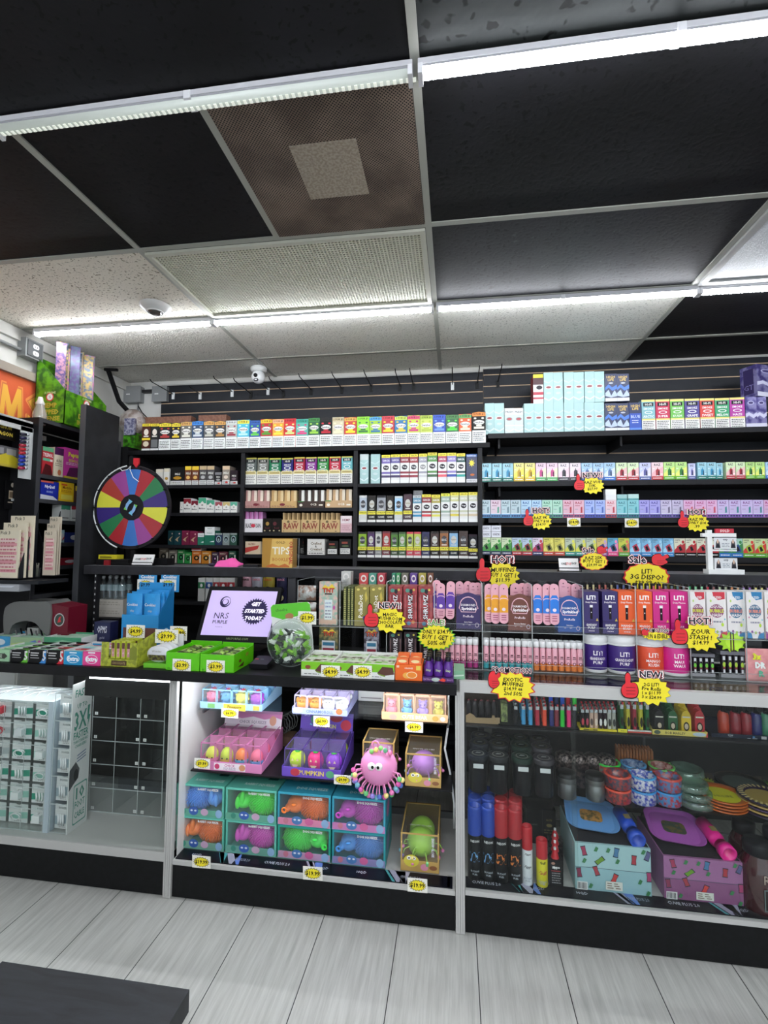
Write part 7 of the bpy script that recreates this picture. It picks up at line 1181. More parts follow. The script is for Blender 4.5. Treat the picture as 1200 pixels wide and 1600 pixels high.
# glass shelf: canisters
SGz = SG+.0005
def canister(px_, pyb, Y, wpx, h, lidc, band, lb):
    x = PX(px_, Y, SG); r = wpx*Y/F/2; t = thing('canister', (x, Y, SGz), lb, 'canister', 'black lidded canisters on the glass shelf'); m = MB(); m.lathe([(r*.86, 0), (r*.88, .003), (r*.95, h*.72), (r*.99, h*.74), (r*.99, h*.86)], (x, Y, SGz), mat('#16181c', .35), 28); 
    if band: m.face([(-r*.5, h*.68), (r*.5, h*.68), (r*.5, h*.8), (-r*.5, h*.8)], front(x, Y-r*1.0, SGz), .0006, mat('#c8cccc'))
    m.build('body', t); m = MB(); m.lathe([(r*1.04, h*.86), (r*1.06, h*.88), (r*1.06, h*.97), (r, h), (r*.75, h), (r*.7, h*.985), (0, h*.985)], (x, Y, SGz), mat(lidc, .3), 28, cap=False); m.face(ell(0, 0, r*.62, r*.62, 20), ((x, Y, SGz+h*.985), (1, 0, 0), (0, 1, 0)), .0004, mat('#8c8c84' if band else '#6c6648', .4)); m.face(ell(0, 0, r*.52, r*.52, 20), ((x, Y, SGz+h*.985), (1, 0, 0), (0, 1, 0)), .0008, mat(lidc)); m.face([(-r*.3, -r*.1), (r*.25, -r*.05), (r*.3, r*.15), (-r*.1, r*.2)], ((x, Y, SGz+h*.985), (1, 0, 0), (0, 1, 0)), .0012, mat('#a8aca8')); m.build('lid', t)
for r_ in range(3):
    for q, (px_, lc) in enumerate(((747, '#20242c'), (779, '#2a2c2e'), (816, '#1c3028'), (850, '#38343a'))):
        canister(px_+(1.0-q*.8)*r_*2.5, 0, 2.155+.085*r_, 29 if r_ == 0 else 28, .150+.012*(r_ > 0), lc, r_ == 0, f'black canister in the {["front", "second", "rear"][r_]} row of the glass shelf, {nth(q, 4)}')
for q, (px_, c) in enumerate(((886, '#6c6e70'), (930, '#7a7c7c'))):
    x = PX(px_, 2.15, SG); t = thing('metal_tumbler', (x, 2.15, SGz), f'ribbed grey metal grinder jar on the glass shelf, {"left" if q == 0 else "right"} one', 'grinder'); m = MB(); m.lathe([(.034, 0), (.036, .002), (.036, .058), (.033, .061), (.036, .064), (.036, .082)], (x, 2.15, SGz), mat(c, .3, .8), 28); m.build('body', t); m = MB(); m.lathe([(.037, .0825), (.037, .098), (.03, .1), (0, .1)], (x, 2.15, SGz), mat('#2c2c2e', .3, .6), 28, cap=False); m.build('lid', t)
    for k in range(2):
        x2 = PX(px_-4+22*k, 2.26, SG); t = thing('metal_tumbler', (x2, 2.26, SGz), f'dark patterned grinder jar behind the {"left" if q == 0 else "right"} grey metal one, {"first" if k == 0 else "second"}', 'grinder'); m = MB(); m.lathe([(.034, 0), (.036, .002), (.036, .10)], (x2, 2.26, SGz), mat('#1e1a1c', .3, .4, h2='#5c4c4c', scale=70.), 24); m.build('body', t); m = MB(); m.lathe([(.037, .1005), (.037, .125), (.03, .13), (0, .13)], (x2, 2.26, SGz), mat('#2a2426', .3, .5, h2='#8a7c78', scale=80.), 24, cap=False); m.build('lid', t)
# ash trays, ring shaped
def ashtray(px_, Y, wpx, z, h, c1, c2, rim, lb, tip=0.):
    x = PX(px_, Y, z); r = wpx*Y/F/2; m = MB(); C = mat(c1, .3, h2=c2, scale=95., coat=.6); R = mat(rim, .3, coat=.5); m.lathe([(r*.9, 0), (r, .004), (r, h*.88)], (x, Y, z), C, 32, cap=False); m.lathe([(r, h*.88), (r*1.03, h*.92), (r*1.03, h), (r*.86, h)], (x, Y, z), R, 32, cap=False); m.lathe([(r*.86, h), (r*.8, h*.35), (0, h*.3)], (x, Y, z), C, 32, cap=False); m.lathe([(0, 0), (r*.9, 0)], (x, Y, z), C, 32, cap=False)
    for a in (.5, 2.6, 4.7): m.tube([(x+r*.84*math.cos(a), Y+r*.84*math.sin(a), z+h+.001), (x+r*1.04*math.cos(a), Y+r*1.04*math.sin(a), z+h+.001)], .003, R, 6)
    return tag(m.build('ashtray'), lb, 'ashtray', 'round printed ashtrays on the glass shelf')
ah = .052
for px_, Y, cs in ((965, 2.155, [('#b83430', '#5c3438', '#e0503c', 'red patterned'), ('#a03030', '#3c3c50', '#d8503c', 'red patterned')]), (1004, 2.16, [('#2438a8', '#c8c8d8', '#3c94d8', 'dark blue'), ('#2440b0', '#d8d8e0', '#4ca0dc', 'dark blue')]), (1043, 2.165, [('#b03038', '#3c88c0', '#3c90d0', 'red and blue'), ('#a83844', '#4c78a8', '#d04c44', 'red and blue')])):
    for k, (a, b, c, n_) in enumerate(cs): ashtray(px_, Y, 35, SGz+k*(ah+.003), ah, a, b, c, f'{n_} ashtray in the front row, {"lower" if k == 0 else "upper"} of two')
for k, (px_, a, b, c, n_) in enumerate(((950, '#8c9c94', '#c83c34', '#3cd84c', 'green rimmed ashtray behind the red stack'), (990, '#3c5c94', '#8ca8c8', '#5ca0d8', 'pale blue rimmed ashtray behind the blue stack'), (1034, '#8c3c34', '#c89c94', '#6cc05c', 'green rimmed ashtray behind the red and blue stack'))):
    for j in range(2): ashtray(px_, 2.255, 33, SGz+j*(ah+.003), ah, a, b, c, ('upper ' if j else 'lower ')+n_)
# bundle of orange sticks
for i in range(12):
    for j in range(4):
        x = PX(966, 2.36, .5)+i*.0125+.003*(j % 2); Y = 2.345+.017*j; m = MB(); m.lathe([(.0055, 0), (.0055, .125), (.0035, .13)], (x, Y, SGz), mat('#b06c3c', .5), 6)
        if i+j == 0: st0 = tag(m.build('wooden_pipe'), 'slim orange brown stick standing in a tight bundle behind the ashtrays', 'stick', 'orange brown sticks behind the ashtrays')
        else: dup(st0, (x, Y, SGz))
# clear glass dishes
GG = clear('green_glass', (.62, .80, .72), .10, .05, .16, (.45, .62, .52))
for k, (px_, Y, z_, wpx) in enumerate(((1086, 2.165, 0, 46), (1084, 2.165, .030, 46), (1079, 2.17, .060, 45), (1076, 2.28, 0, 44), (1073, 2.28, .05, 44))):
    x = PX(px_, Y, SG); r = wpx*Y/F/2; m = MB(); h = .028 if k < 3 else .045; z_ += SGz; m.lathe([(r*.8, 0), (r*.97, .004), (r, h*.5), (r*.97, h), (r*.82, h), (r*.72, h*.4), (0, h*.35)], (x, Y, z_), GG, 30, cap=True); tag(m.build('glass_dish'), 'green tinted glass ashtray dish, '+['lowest of the front stack', 'middle of the front stack', 'top of the front stack', 'lower one behind the front stack', 'upper one behind the front stack'][k], 'ashtray', 'green glass dishes on the glass shelf')
# plates
def plate(px_, Y, wpx, z, c1, c2, lb, sp=False, nm='rolling_dish'):
    x = PX(px_, Y, z); r = wpx*Y/F/2; m = MB(); m.lathe([(r*.6, 0), (r*.95, .005), (r, .010), (r*.97, .0115), (r*.72, .006), (r*.70, .005)], (x, Y, z), mat(c1, .3, coat=.5), 36, cap=False); m.lathe([(r*.70, .005), (r*.3, .0048), (0, .0048)], (x, Y, z), mat(c2, .3, coat=.5), 36, cap=False); m.lathe([(0, 0), (r*.6, 0)], (x, Y, z), mat(c1), 36, cap=False)
    if sp:
        for i in range(30): a = 2*math.pi*i/30; m.face([(r*(.74)*math.cos(a), r*.74*math.sin(a)), (r*.95*math.cos(a+.04), r*.95*math.sin(a+.04)), (r*.95*math.cos(a+.13), r*.95*math.sin(a+.13)), (r*.74*math.cos(a+.1), r*.74*math.sin(a+.1))], ((x, Y, z+.0118), (1, 0, 0), (0, 1, 0)), .0002, mat(sp))
    elif c2 == '#d8d424': m.text('HI-LIFE', ((x, Y, z), (1, 0, 0), (0, 1, 0)), 0, -.012, .016, mat('#3c3c10'), .0052, r)
    return tag(m.build(nm), lb, 'dish', 'round dishes on the glass shelf')
for k in range(4): plate(1128, 2.18, 62, SGz+.0115*k, '#b85c1c', '#d8d424' if k == 3 else '#b05818', 'orange dish with yellow centre, '+['lowest', 'second', 'third', 'top'][k]+' of its stack')
plate(1103, 2.33, 46, SGz+.02, '#c8d44c', '#7c8830', 'lime dish with black hatching behind the orange stack', '#1c2010').location.z = SGz
for k in range(4): plate(1158, 2.30, 62, SGz+.0115*k, '#141c1c', '#3c4c48' if k == 3 else '#141c1c', 'near black dish, '+['lowest', 'second', 'third', 'top'][k]+' of its stack')
PP = ['#2c1c40', '#c8a860', '#3c2854', '#b89858', '#241838']
for k in range(5): plate(1196, 2.16, 66, SGz+.0115*k, PP[k], '#a89048' if k == 4 else PP[k], 'purple and gold dish at the right edge, '+['lowest', 'second', 'third', 'fourth', 'top'][k]+' of its stack', '#d8c88c' if k == 4 else False)
plate(1206, 2.34, 46, SGz, '#3c6c30', '#8cb04c', 'green dish behind the purple and gold stack', '#1c2c14')
# deck: torch cans
DKz = .1605
def can(px_, Y, capc, bodyc, num, numc, h, wpx, lb, key, grp='tall butane cans'):
    x = PX(px_, Y, .2); z = DKz; r = wpx*Y/F/2
    if key in pl: return dup(pl[key], (x, Y, z), lb)
    t = thing('butane_can', (x, Y, z), lb, 'gas can', grp); pl[key] = t; m = MB(); m.lathe([(r*.9, 0), (r, .004), (r, h*.60), (r*.98, h*.61)], (x, Y, z), mat(bodyc, .3), 24)
    for s_, hz, hh, cc in ((num, .33, .038, numc), ('NEON', .545, .010, '#d8d8d8'), ('BUTANE', .14, .007, '#a8b0b8'), ('FUEL', .10, .007, '#a8b0b8')):
        if s_ == 'NEON' and num not in ('7X', '5X'): s_ = num; cc = '#202020'
        elif num not in ('7X', '5X') and s_ == num: cc = numc; hh = .014
        V, P, wd = tgeo(s_, .03); sx = min(hh, r*1.5/max(wd, .1)); m.add([(x+r*1.004*math.sin(u*sx/r), Y-r*1.004*math.cos(u*sx/r), z+h*hz+v*hh) for u, v in V], P, mat(cc, .4))
    m.build('can', t); m = MB(); m.lathe([(r*1.0, h*.615), (r, h*.97), (r*.93, h), (r*.8, h), (r*.74, h*.93), (0, h*.93)], (x, Y, z), mat(capc, .35), 24, cap=False); 
    if num in ('7X', '5X'): m.face([(-.006, -.003), (.008, 0), (.006, .005), (-.008, .002)], ((x, Y, z+h*.93), (1, 0, 0), (0, 1, 0)), .001, WHT)
    m.build('cap', t)
for r_ in (0, 1, 2):
    for q, (px_, k) in enumerate(((742, 'b'), (763, 'b'), (783, 'r'), (805, 'r'))):
        can(px_+(.4 if q < 2 else 1)*r_*.5, 2.065+.068*r_, '#1c40a0' if k == 'b' else '#a8222c', '#131519', '7X' if k == 'b' else '5X', '#6ca8e0' if k == 'b' else '#e07c30', .282, 20.5, f'{"blue" if k == "b" else "red"} capped black butane can, {["front", "second", "rear"][r_]} row, {nth(q, 4)}', 'can'+k)
can(824, 2.06, '#b8202c', '#dfe4e8', 'Zippo', '#26262a', .222, 15, 'white butane can with red cap right of the tall cans', 'cw', 'short butane cans')
can(847, 2.06, '#b8202c', '#d8d02c', 'Gulf', '#b03038', .175, 16, 'yellow butane can with red cap left of the black fluid boxes', 'cy', 'short butane cans')
for k in range(4):
    Yk = 2.06+.045*k; x0, x1 = PX(858, Yk, .2), PX(880, Yk, .2); h = .088; t = thing('lighter_fluid_can', ((x0+x1)/2, Yk, DKz), f'black and red lighter fluid can, {["front", "second", "third", "rear"][k]} of its file', 'fluid can', 'black lighter fluid cans in a file'); m = MB(); m.box(x0, Yk, DKz, x1, Yk+.038, DKz+h+.01, mat('#18191d', .35)); art(m, front(x0, Yk, DKz), x1-x0, h+.01, [('t', .5, .72, .12, 'zippo', '#f0f0f0', .86, 0, 0, .05), ('e', .3, .88, .14, .05, '#a87c6c'), ('w', .2, .1, .85, .55, '#8c8c90', 5), ('r', .15, .58, .8, .61, '#a02c34')]); m.build('can', t); m = MB(); m.lathe([(.016, 0), (.012, .015), (.005, .03)], ((x0+x1)/2, Yk+.019, DKz+h+.0105), mat('#c0202c', .35), 12); m.lathe([(.005, .03), (.005, .038)], ((x0+x1)/2, Yk+.019, DKz+h+.0105), WHT, 8); m.build('cap', t)
# gift sets
def giftset(a, b, body, lowc, trayc, cupc, lb, Y=2.055, D=.27):
    z = DKz; x0, x1 = PX(a, Y, .2), PX(b, Y, .2); H = PZ(1316 if a < 1000 else 1337, x0, Y)-z; W = x1-x0; t = thing('smoking_gift_set', ((x0+x1)/2, Y+D/2, z), lb, 'gift set', 'gift sets with tray and cup on the deck'); m = MB(); hs = H*.52
    m.box(x0, Y, z, x1, Y+D, z+H, mat(body, .4)); fr = front(x0, Y, z); its = [('r', 0, 0, 1, .5, lowc), ('r', 0, .49, 1, .5, '#3c4c5c')]
    for i, (u, v, c, r_) in enumerate(((.12, .84, '#a83c5c', .6), (.33, .66, '#6c9c2c', -.5), (.55, .86, '#4c7ca8', .2), (.78, .74, '#b03844', .3), (.28, .44, '#a83c48', .7), (.96, .85, '#5c5c8c', 0), (.52, .32, '#c83c3c', 0), (.97, .42, '#a83c6c', .4), (.05, .38, '#8c3454', .5))):
        cu, su = math.cos(r_+1.2), math.sin(r_+1.2); q = [(-.07, -.035), (0, -.028), (.07, -.035), (.07, .035), (0, .028), (-.07, .035)]; P = [(min(max(u+(x*cu-y*su)*1.0, 0), 1), min(max(v+(x*su+y*cu)*1.5, 0), 1)) for x, y in q]; its += [('p', P, '#26303c'), ('p', [(u+(p[0]-u)*.82, v+(p[1]-v)*.82) for p in P], c)]
    for u, v in ((.28, .9), (.56, .68), (.12, .64), (.85, .3), (.2, .12), (.95, .08), (.44, .9), (.9, .93)): its += [('p', [(u-.03, v-.04), (u+.01, v-.05), (u+.035, v+.03), (u, v+.06)], '#3c8050')]
    its += [('r', .02, .03, .16, .2, '#dfe0e0')]+[('r', .03+.017*i, .05, .038+.017*i, .18, '#26262a') for i in range(7)]+[('r', .4, .08, .62, .26, '#dcdcd4'), ('w', .42, .1, .6, .24, '#7c6c5c', 3)]
    art(m, fr, W, H, its); m.box(x0+.004, Y+.01, z+H, x1-.004, Y+D, z+H+.002, mat('#2a2a2e', .4)); m.build('box', t)
    # tray lying tilted on top
    zt_ = z+H+.004; m = MB(); cx, cy = x0+W*.36, Y+D*.55; m.X = Matrix.Translation((cx, cy, zt_+.022))@Matrix.Rotation(.22, 4, 'X')@Matrix.Rotation(-.12, 4, 'Z'); tw, td = W*.37, D*.34; C = mat(trayc, .3, coat=.5)
    rings = [rrect(-tw*k, -td*k, tw*k, td*k, td*.5*k, 6) for k in (.86, 1.0, .97, .82)]; zz = [0, .014, .014, .004]; n = len(rings[0]); V = [(p[0], p[1], zz[i]) for i, rg in enumerate(rings) for p in rg]
    m.add(V, [(i*n+j, i*n+(j+1) % n, (i+1)*n+(j+1) % n, (i+1)*n+j) for i in range(3) for j in range(n)]+[[3*n+j for j in range(n)], [j for j in range(n)][::-1]], C, False); m.face(rrect(-tw*.42, -td*.34, tw*.42, td*.34, td*.18), ((0, 0, .004), (1, 0, 0), (0, 1, 0)), .0005, mat('#c8904c' if a < 1000 else '#3c4c44', .4, h2='#6c5c34', scale=50.)); m.X = None; m.build('tray', t)
    m = MB(); m.X = Matrix.Translation((x0+W*.83, Y+D*.20, z+H+.030))@Matrix.Rotation(.10, 4, 'Z')@Matrix.Rotation(math.radians(8), 4, 'X'); C = mat(cupc, .35, coat=.3); m.lathe([(.024, 0), (.024, -.016), (.028, -.02), (.028, -.03), (.028, -.05), (.0255, -.12), (.0, -.12)][::-1], (0, .0, 0), C, 22, ax='y', cap=False) ; m.lathe([(.028, .0), (.030, 0), (.030, .03), (.022, .03), (.020, .004), (0, .004)], (0, -.02, 0), C, 22, ax='y', cap=False)
    m.face(rrect(-.012, -.035, .012, -.008, .003), ((0, .07, .0275), (1, 0, 0), (0, 1, 0)), .001, mat('#8c7c4c')); m.X = None; m.build('cup', t)
    m = MB(); cc = (x0+W*.80, Y+D*.80, z+H+.012); m.tube([(cc[0]+.045*math.cos(q*.5), cc[1]+.032*math.sin(q*.5), cc[2]+.008*math.sin(q*.5)) for q in range(14)], .004, clear('clear_hoop', (.8, .86, .9), .15, .05, .35), 8); m.build('hoop', t)
giftset(899, 1018, '#a4c8cc', '#94bcc4', '#6ca4e0', '#1c4cc0', 'pale blue printed gift set topped with a blue tray and blue cup')
giftset(1038, 1162, '#a06a98', '#8c5480', '#b05cb8', '#e81c90', 'purple printed gift set topped with a violet tray and pink cup')
for q, (px_, Y, h, w__) in enumerate(((1185, 2.07, .235, 46), (1163, 2.20, .24, 36), (1215, 2.10, .27, 40))):
    x = PX(px_, Y, .3); r = w__*Y/F/2; t = thing('storage_jar', (x, Y, DKz), 'dark red glass storage jar with black lid, '+['front one at the right edge', 'rear left one', 'rightmost'][q], 'jar', 'dark red jars in the right showcase'); m = MB(); m.lathe([(r*.92, 0), (r, .008), (r, h*.66), (r*.74, h*.78), (r*.7, h*.82)], (x, Y, DKz), mat('#3c0c14', .12, coat=1.), 30); fr = front(x, Y-r-.001, DKz); m.face([(-r*.3, h*.1), (r*.45, h*.1), (r*.45, h*.42), (-r*.3, h*.42)], fr, .0008, mat('#5c6c6c')); m.face([(-r*.24, h*.12), (r*.39, h*.12), (r*.39, h*.4), (-r*.24, h*.4)], fr, .0012, mat('#2c1c20')); m.text('R', fr, -r*.1, h*.56, .03, mat('#a8988c'), .001); m.build('jar', t); m = MB(); m.lathe([(r*.74, h*.825), (r*.76, h*.83), (r*.76, h*.97), (r*.7, h), (0, h)], (x, Y, DKz), mat('#14161c', .3), 30, cap=False); m.build('lid', t)
# glass stems row (dark jars at the back of the deck) and boxes
for q, (a, b, ty, by) in enumerate(((1000, 1028, 1272, 1300), (1030, 1058, 1274, 1302))):
    x0, z1 = AT(a, ty, 2.40); x1, _ = AT(b, ty, 2.40); m = MB(); 
    for i in range(4):
        for j in range(2): m.lathe([(.010, 0), (.010, z1-DKz-.012), (.006, z1-DKz)], (x0+.012+i*.022, 2.38+j*.024, DKz), mat('#5c5854', .3), 8)
    tag(m.build('bottle_bundle'), 'bundle of grey bottles at the rear of the deck, '+('left' if q == 0 else 'right')+' of two', 'bottles', 'bundles of grey bottles')
pbox('stock_carton', 'black carton with gold lettering at the rear of the deck behind the butane cans', 'carton', None, PX(822, 2.33, .3), PX(868, 2.33, .3), DKz, PZ(1262, .3, 2.33), 2.33, .1, mat('#16171b', .4), [('r', .55, 0, .56, 1, '#3c3c40'), ('t', .78, .7, .05, 'ELITE', '#8c7c4c', .3), ('t', .25, .55, .05, 'CLASSIC', '#5c5c5c', .4), ('w', .6, .3, .95, .45, '#6c6040', 2), ('e', .78, .55, .1, .05, '#8c7c4c')])
# dark cabinet added to keep the pale wall from showing, and a cardboard box
mb = MB(); mb.box(XR+.08, 2.98, .002, 3.4, 3.33, .62, mat('#26272a', .5)); mb.box(XR+.08, 3.30, .62, 3.4, 3.335, 1.0, mat('#1e1f22', .5)); tag(mb.build('dark_filler_cabinet'), 'low dark cabinet added to hide the pale back wall behind the right showcase', 'cabinet')
x0, z1 = AT(1087, 1172, 3.0); x1, z0 = AT(1190, 1212, 3.0); pbox('cardboard_box', 'brown cardboard shipping box on the low cabinet seen through the showcase', 'box', None, x0, x1, .6205, .6205+(z1-z0), 3.0, .25, mat('#8c7458', .7), [('r', .25, .45, .45, .75, '#5c5468'), ('r', .27, .5, .43, .7, '#8c7458'), ('t', .35, .6, .14, 'ULINE', '#3c3c60', .15), ('w', .55, .3, .9, .7, '#6c5844', 3)])
mb = MB(); mb.box(xp+.002, 2.62, .002, XL0-.03+.3, 3.0, 1.045, mat('#1b1b1d', .5)); tag(mb.build('side_cabinet'), 'black cabinet in the left corner behind the counter', 'cabinet')
# =============== ON THE BLACK COUNTERTOP
CT = .9552
def ct(px, Y): return PX(px, Y, CT)
GF = 1.945
# gum: open carton trays with packs standing inside
def gum(a, b, ty, Y, d, c, c2, its, lb, packc, n=6):
    x0, x1 = ct(a, Y), ct(b, Y)-.001; z1 = PZ(ty, (x0+x1)/2, Y); h = z1-CT; W = x1-x0; t = thing('gum_display', ((x0+x1)/2, Y+d/2, CT), lb, 'gum display', 'gum cartons along the counter edge'); m = MB(); C = mat(c, .4)
    m.box(x0, Y, CT, x1, Y+.002, z1, C); m.box(x0, Y+d-.002, CT, x1, Y+d, z1, C); m.box(x0, Y+.002, CT, x1, Y+d-.002, CT+.002, C)
    for xx in (x0, x1-.002): m.box(xx, Y+.002, CT+.002, xx+.002, Y+d-.002, z1, mat('#d8dad8', .5))
    art(m, front(x0, Y, CT), W, h, its); m.build('carton', t)
    for i in range(n):
        y0 = Y+.005+(d-.01)*i/n; m = MB(); m.box(x0+.004, y0, CT+.0025, x1-.004, y0+(d-.01)/n-.002, z1-.004-.003*(i % 2), mat(packc[i % len(packc)], .35)); m.face([(.01, .0), (.03, .0), (.028, .006), (.012, .006)], ((x0, y0+.001, z1-.0035), (1, 0, 0), (0, 1, 0)), .0004, mat('#e4ece8')); m.build('pack', t)
F5 = lambda k: [('p', [(.62, 0), (1, 0), (1, 1), (.9, 1), (.84, .45), (.72, .12)], k), ('t', .9, .55, .75, '5', '#e4e4e4', .2), ('r', .12, .72, .6, .8, '#c8c8c8'), ('r', .12, .55, .55, .62, '#c8c8c8'), ('r', .12, .36, .62, .42, '#a8a8a8'), ('t', .05, .85, .2, '5', '#d8d8d8', .1)]
EX = lambda k: [('r', .03, .1, .97, .88, k), ('e', .5, .45, .36, .32, '#e8f0f4'), ('e', .5, .45, .33, .28, k), ('t', .5, .46, .32, 'Extra', '#f4f8fc', .62, 0, 0, .05), ('r', .3, .86, .7, .96, '#e8f0f4')]
for a, b, c, its, lb, pc in ((-14, 14.5, '#9cc8a0', [('r', .2, .25, .7, .7, '#30342c'), ('p', [(.7, .2), (.9, .48), (.7, .76)], '#30342c'), ('t', .45, .48, .3, 'ICE', '#c8e0c8', .4)], 'mint green gum carton with black arrow at the left frame edge', ['#a8d8a8', '#4c9c6c']), (15.5, 43, '#17181a', F5('#6cc83c'), 'black gum carton with green swoosh', ['#1c1c1e', '#6cc040']), (44, 71.5, '#17181a', F5('#3c8cd8'), 'black gum carton with blue swoosh', ['#1c1c1e', '#9ccca8']), (72, 98.5, '#17181a', F5('#d82c3c'), 'black gum carton with red swoosh', ['#8cc8a0', '#2c2c2c', '#b04040']), (99.5, 128, '#2c9cd0', EX('#1c94cc'), 'sky blue gum carton beside the pink one', ['#4cb0c8', '#b8d8d0', '#c84c50']), (129, 156.5, '#e0408c', EX('#e84894'), 'pink gum carton beside the brown and lime bar display', ['#d8d8d4', '#e8a0bc', '#d8dcd8'])):
    gum(a, b, 1015.5 if a < 90 else 1018, GF, .17, c, c, its, lb, pc)
for q, (a, b, c, its, lb) in enumerate(((-20, 15, '#4ca8dc', [('e', .5, .5, .3, .3, '#e8f4fc')], 'blue gum carton in the rear row at the left frame edge'), (16, 65, '#a8c89c', [('p', [(0, 0), (.5, .2), (1, 0), (1, .3), (.4, .6), (0, .4)], '#c0d88c'), ('p', [(.5, .1), (.9, .2), (.8, .8), (.6, .6)], '#6c8cd8'), ('e', .92, .5, .06, .3, '#d06cb0')], 'pale green and blue gum carton in the rear row'), (68, 126, '#5cb084', [('p', [(0, .1), (.4, .6), (.9, .2), (1, .6), (.5, .8), (.1, .5)], '#a0d8b4')], 'mint green gum carton in the rear row, right of the pale one'))):
    gum(a, b, 996 if q else 994, 2.19, .14, c, c, its, lb, ['#b0d0b8', '#8cb8a8'])
x0, x1 = ct(52, 2.40), ct(137, 2.40); m = MB(); m.box(x0, 2.38, CT, x1, 2.48, CT+.03, mat('#a88c68', .7)); m.box(x0+.01, 2.385, CT+.0302, x1-.01, 2.47, CT+.034, mat('#8c7454', .7)); tag(m.build('cardboard_tray'), 'flat brown cardboard tray behind the rear gum cartons', 'tray')
m = MB(); x0, x1 = ct(120, 2.14), ct(158, 2.14); m.box(x0, 2.13, CT, x1, 2.25, CT+.036, mat('#d8d6d4', .5)); tag(m.build('carton'), 'plain white carton behind the pink gum carton', 'carton')
# brown and lime bar display
Y = 1.95; x0, x1 = ct(157.5, Y), ct(213, Y); t = thing('chocolate_bar_display', ((x0+x1)/2, Y+.07, CT), 'lime and brown patterned bar display with four bars', 'candy display'); W = x1-x0; z1 = PZ(1003, x0, Y); h = z1-CT; m = MB(); LM = mat('#b4bc3c', .45, h2='#8c9430', scale=60.)
m.box(x0, Y+.03, CT, x1, Y+.14, CT+h*.35, LM); m.box(x0, Y, CT, x1, Y+.03, CT+h*.30, LM); m.box(x0, Y, CT+h*.3, x0+W*.2, Y+.004, z1, LM); m.box(x1-W*.2, Y, CT+h*.3, x1, Y+.004, z1, LM)
m.box(x0, Y+.136, CT+h*.35, x1, Y+.14, z1+.04, mat('#5c342c', .5)); m.prism([(0, 0), (.136, 0), (.136, h+.03), (0, h)], ((x1+.0005, Y, CT), (0, 1, 0), (0, 0, 1)), .002, LM)
m.face([(W*.8, 0), (W, 0), (W, h*.5), (W*.9, h*.6), (W*.8, h*.45)], front(x0, Y, CT+h*.3), .0005, mat('#7c8428')); m.box(x0+W*.3, Y-.002, CT+h*.05, x0+W*.72, Y, CT+h*.25, mat('#4c3420')); m.text('CHOCOLATE', front(x0, Y-.002, CT), W*.51, h*.15, h*.09, mat('#c8b47c'), .0004, W*.36); m.build('carton', t)
for r_ in range(2):
    for i in range(4): m = MB(); xx = x0+W*(.22+.145*i); m.box(xx, Y+.012+.05*r_, CT+h*.31, xx+W*.11, Y+.045+.05*r_, z1+.003, mat('#b8c03c', .3)); art(m, front(xx, Y+.012+.05*r_, CT+h*.31), W*.11, z1-CT-h*.31, [('r', .15, .6, .85, .95, '#5c3434'), ('r', .2, .1, .85, .6, '#c88c94'), ('t', .5, .35, .25, 'Bar', '#f0e8e8', .5, 1, 1.57)]); m.build('bar', t)
def tagcard(a, b, c, d, Y, s, lb): price(a, b, c, d, Y, s, lb, 0, 'starburst price cards on the countertop')
tagcard(198, 976, 226, 997, 2.082, '$4.99', 'price card standing in the lime and brown bar display')
# white bagged snack display
Y = 1.955; x0, x1 = ct(224, Y), ct(262, Y); t = thing('snack_display', ((x0+x1)/2, Y+.05, CT), 'white snack pouch display with green base behind a price card', 'candy display'); z1 = PZ(1010, x0, Y); m = MB(); W = x1-x0; h = z1-CT; m.box(x0, Y, CT, x1, Y+.12, CT+h*.22, mat('#6cbc2c', .4)); m.box(x0, Y+.116, CT+h*.22, x1, Y+.12, z1+.035, mat('#dcdcdc', .5)); m.build('tray', t)
for i in range(3): m = MB(); y0 = Y+.005+.036*i; m.ball(((x0+x1)/2, y0+.015, CT+h*.62), (W*.49, .0145, h*.40), mat('#d8dade', .3, .1), 16, 10); m.text('Wonder', front(x0, y0-.0006, CT), W*.5, h*.78, h*.1, mat('#8c8c6c'), .0004, W*.6) if i == 0 else None; m.prism([(W*.15, h*.35), (W*.85, h*.35), (W*.85, h*.6), (W*.15, h*.6)], front(x0, y0+.002, CT), .003, mat('#6c6c20', .5, h2='#2c2010', scale=90.)) if i == 0 else None; m.build('pouch', t)
tagcard(243, 983, 278, 1006, 2.055, '$9.99', 'front price card of the white snack display'); tagcard(266, 978, 292, 1001, 2.10, '$8.99', 'rear price card of the white snack display, slightly hidden')
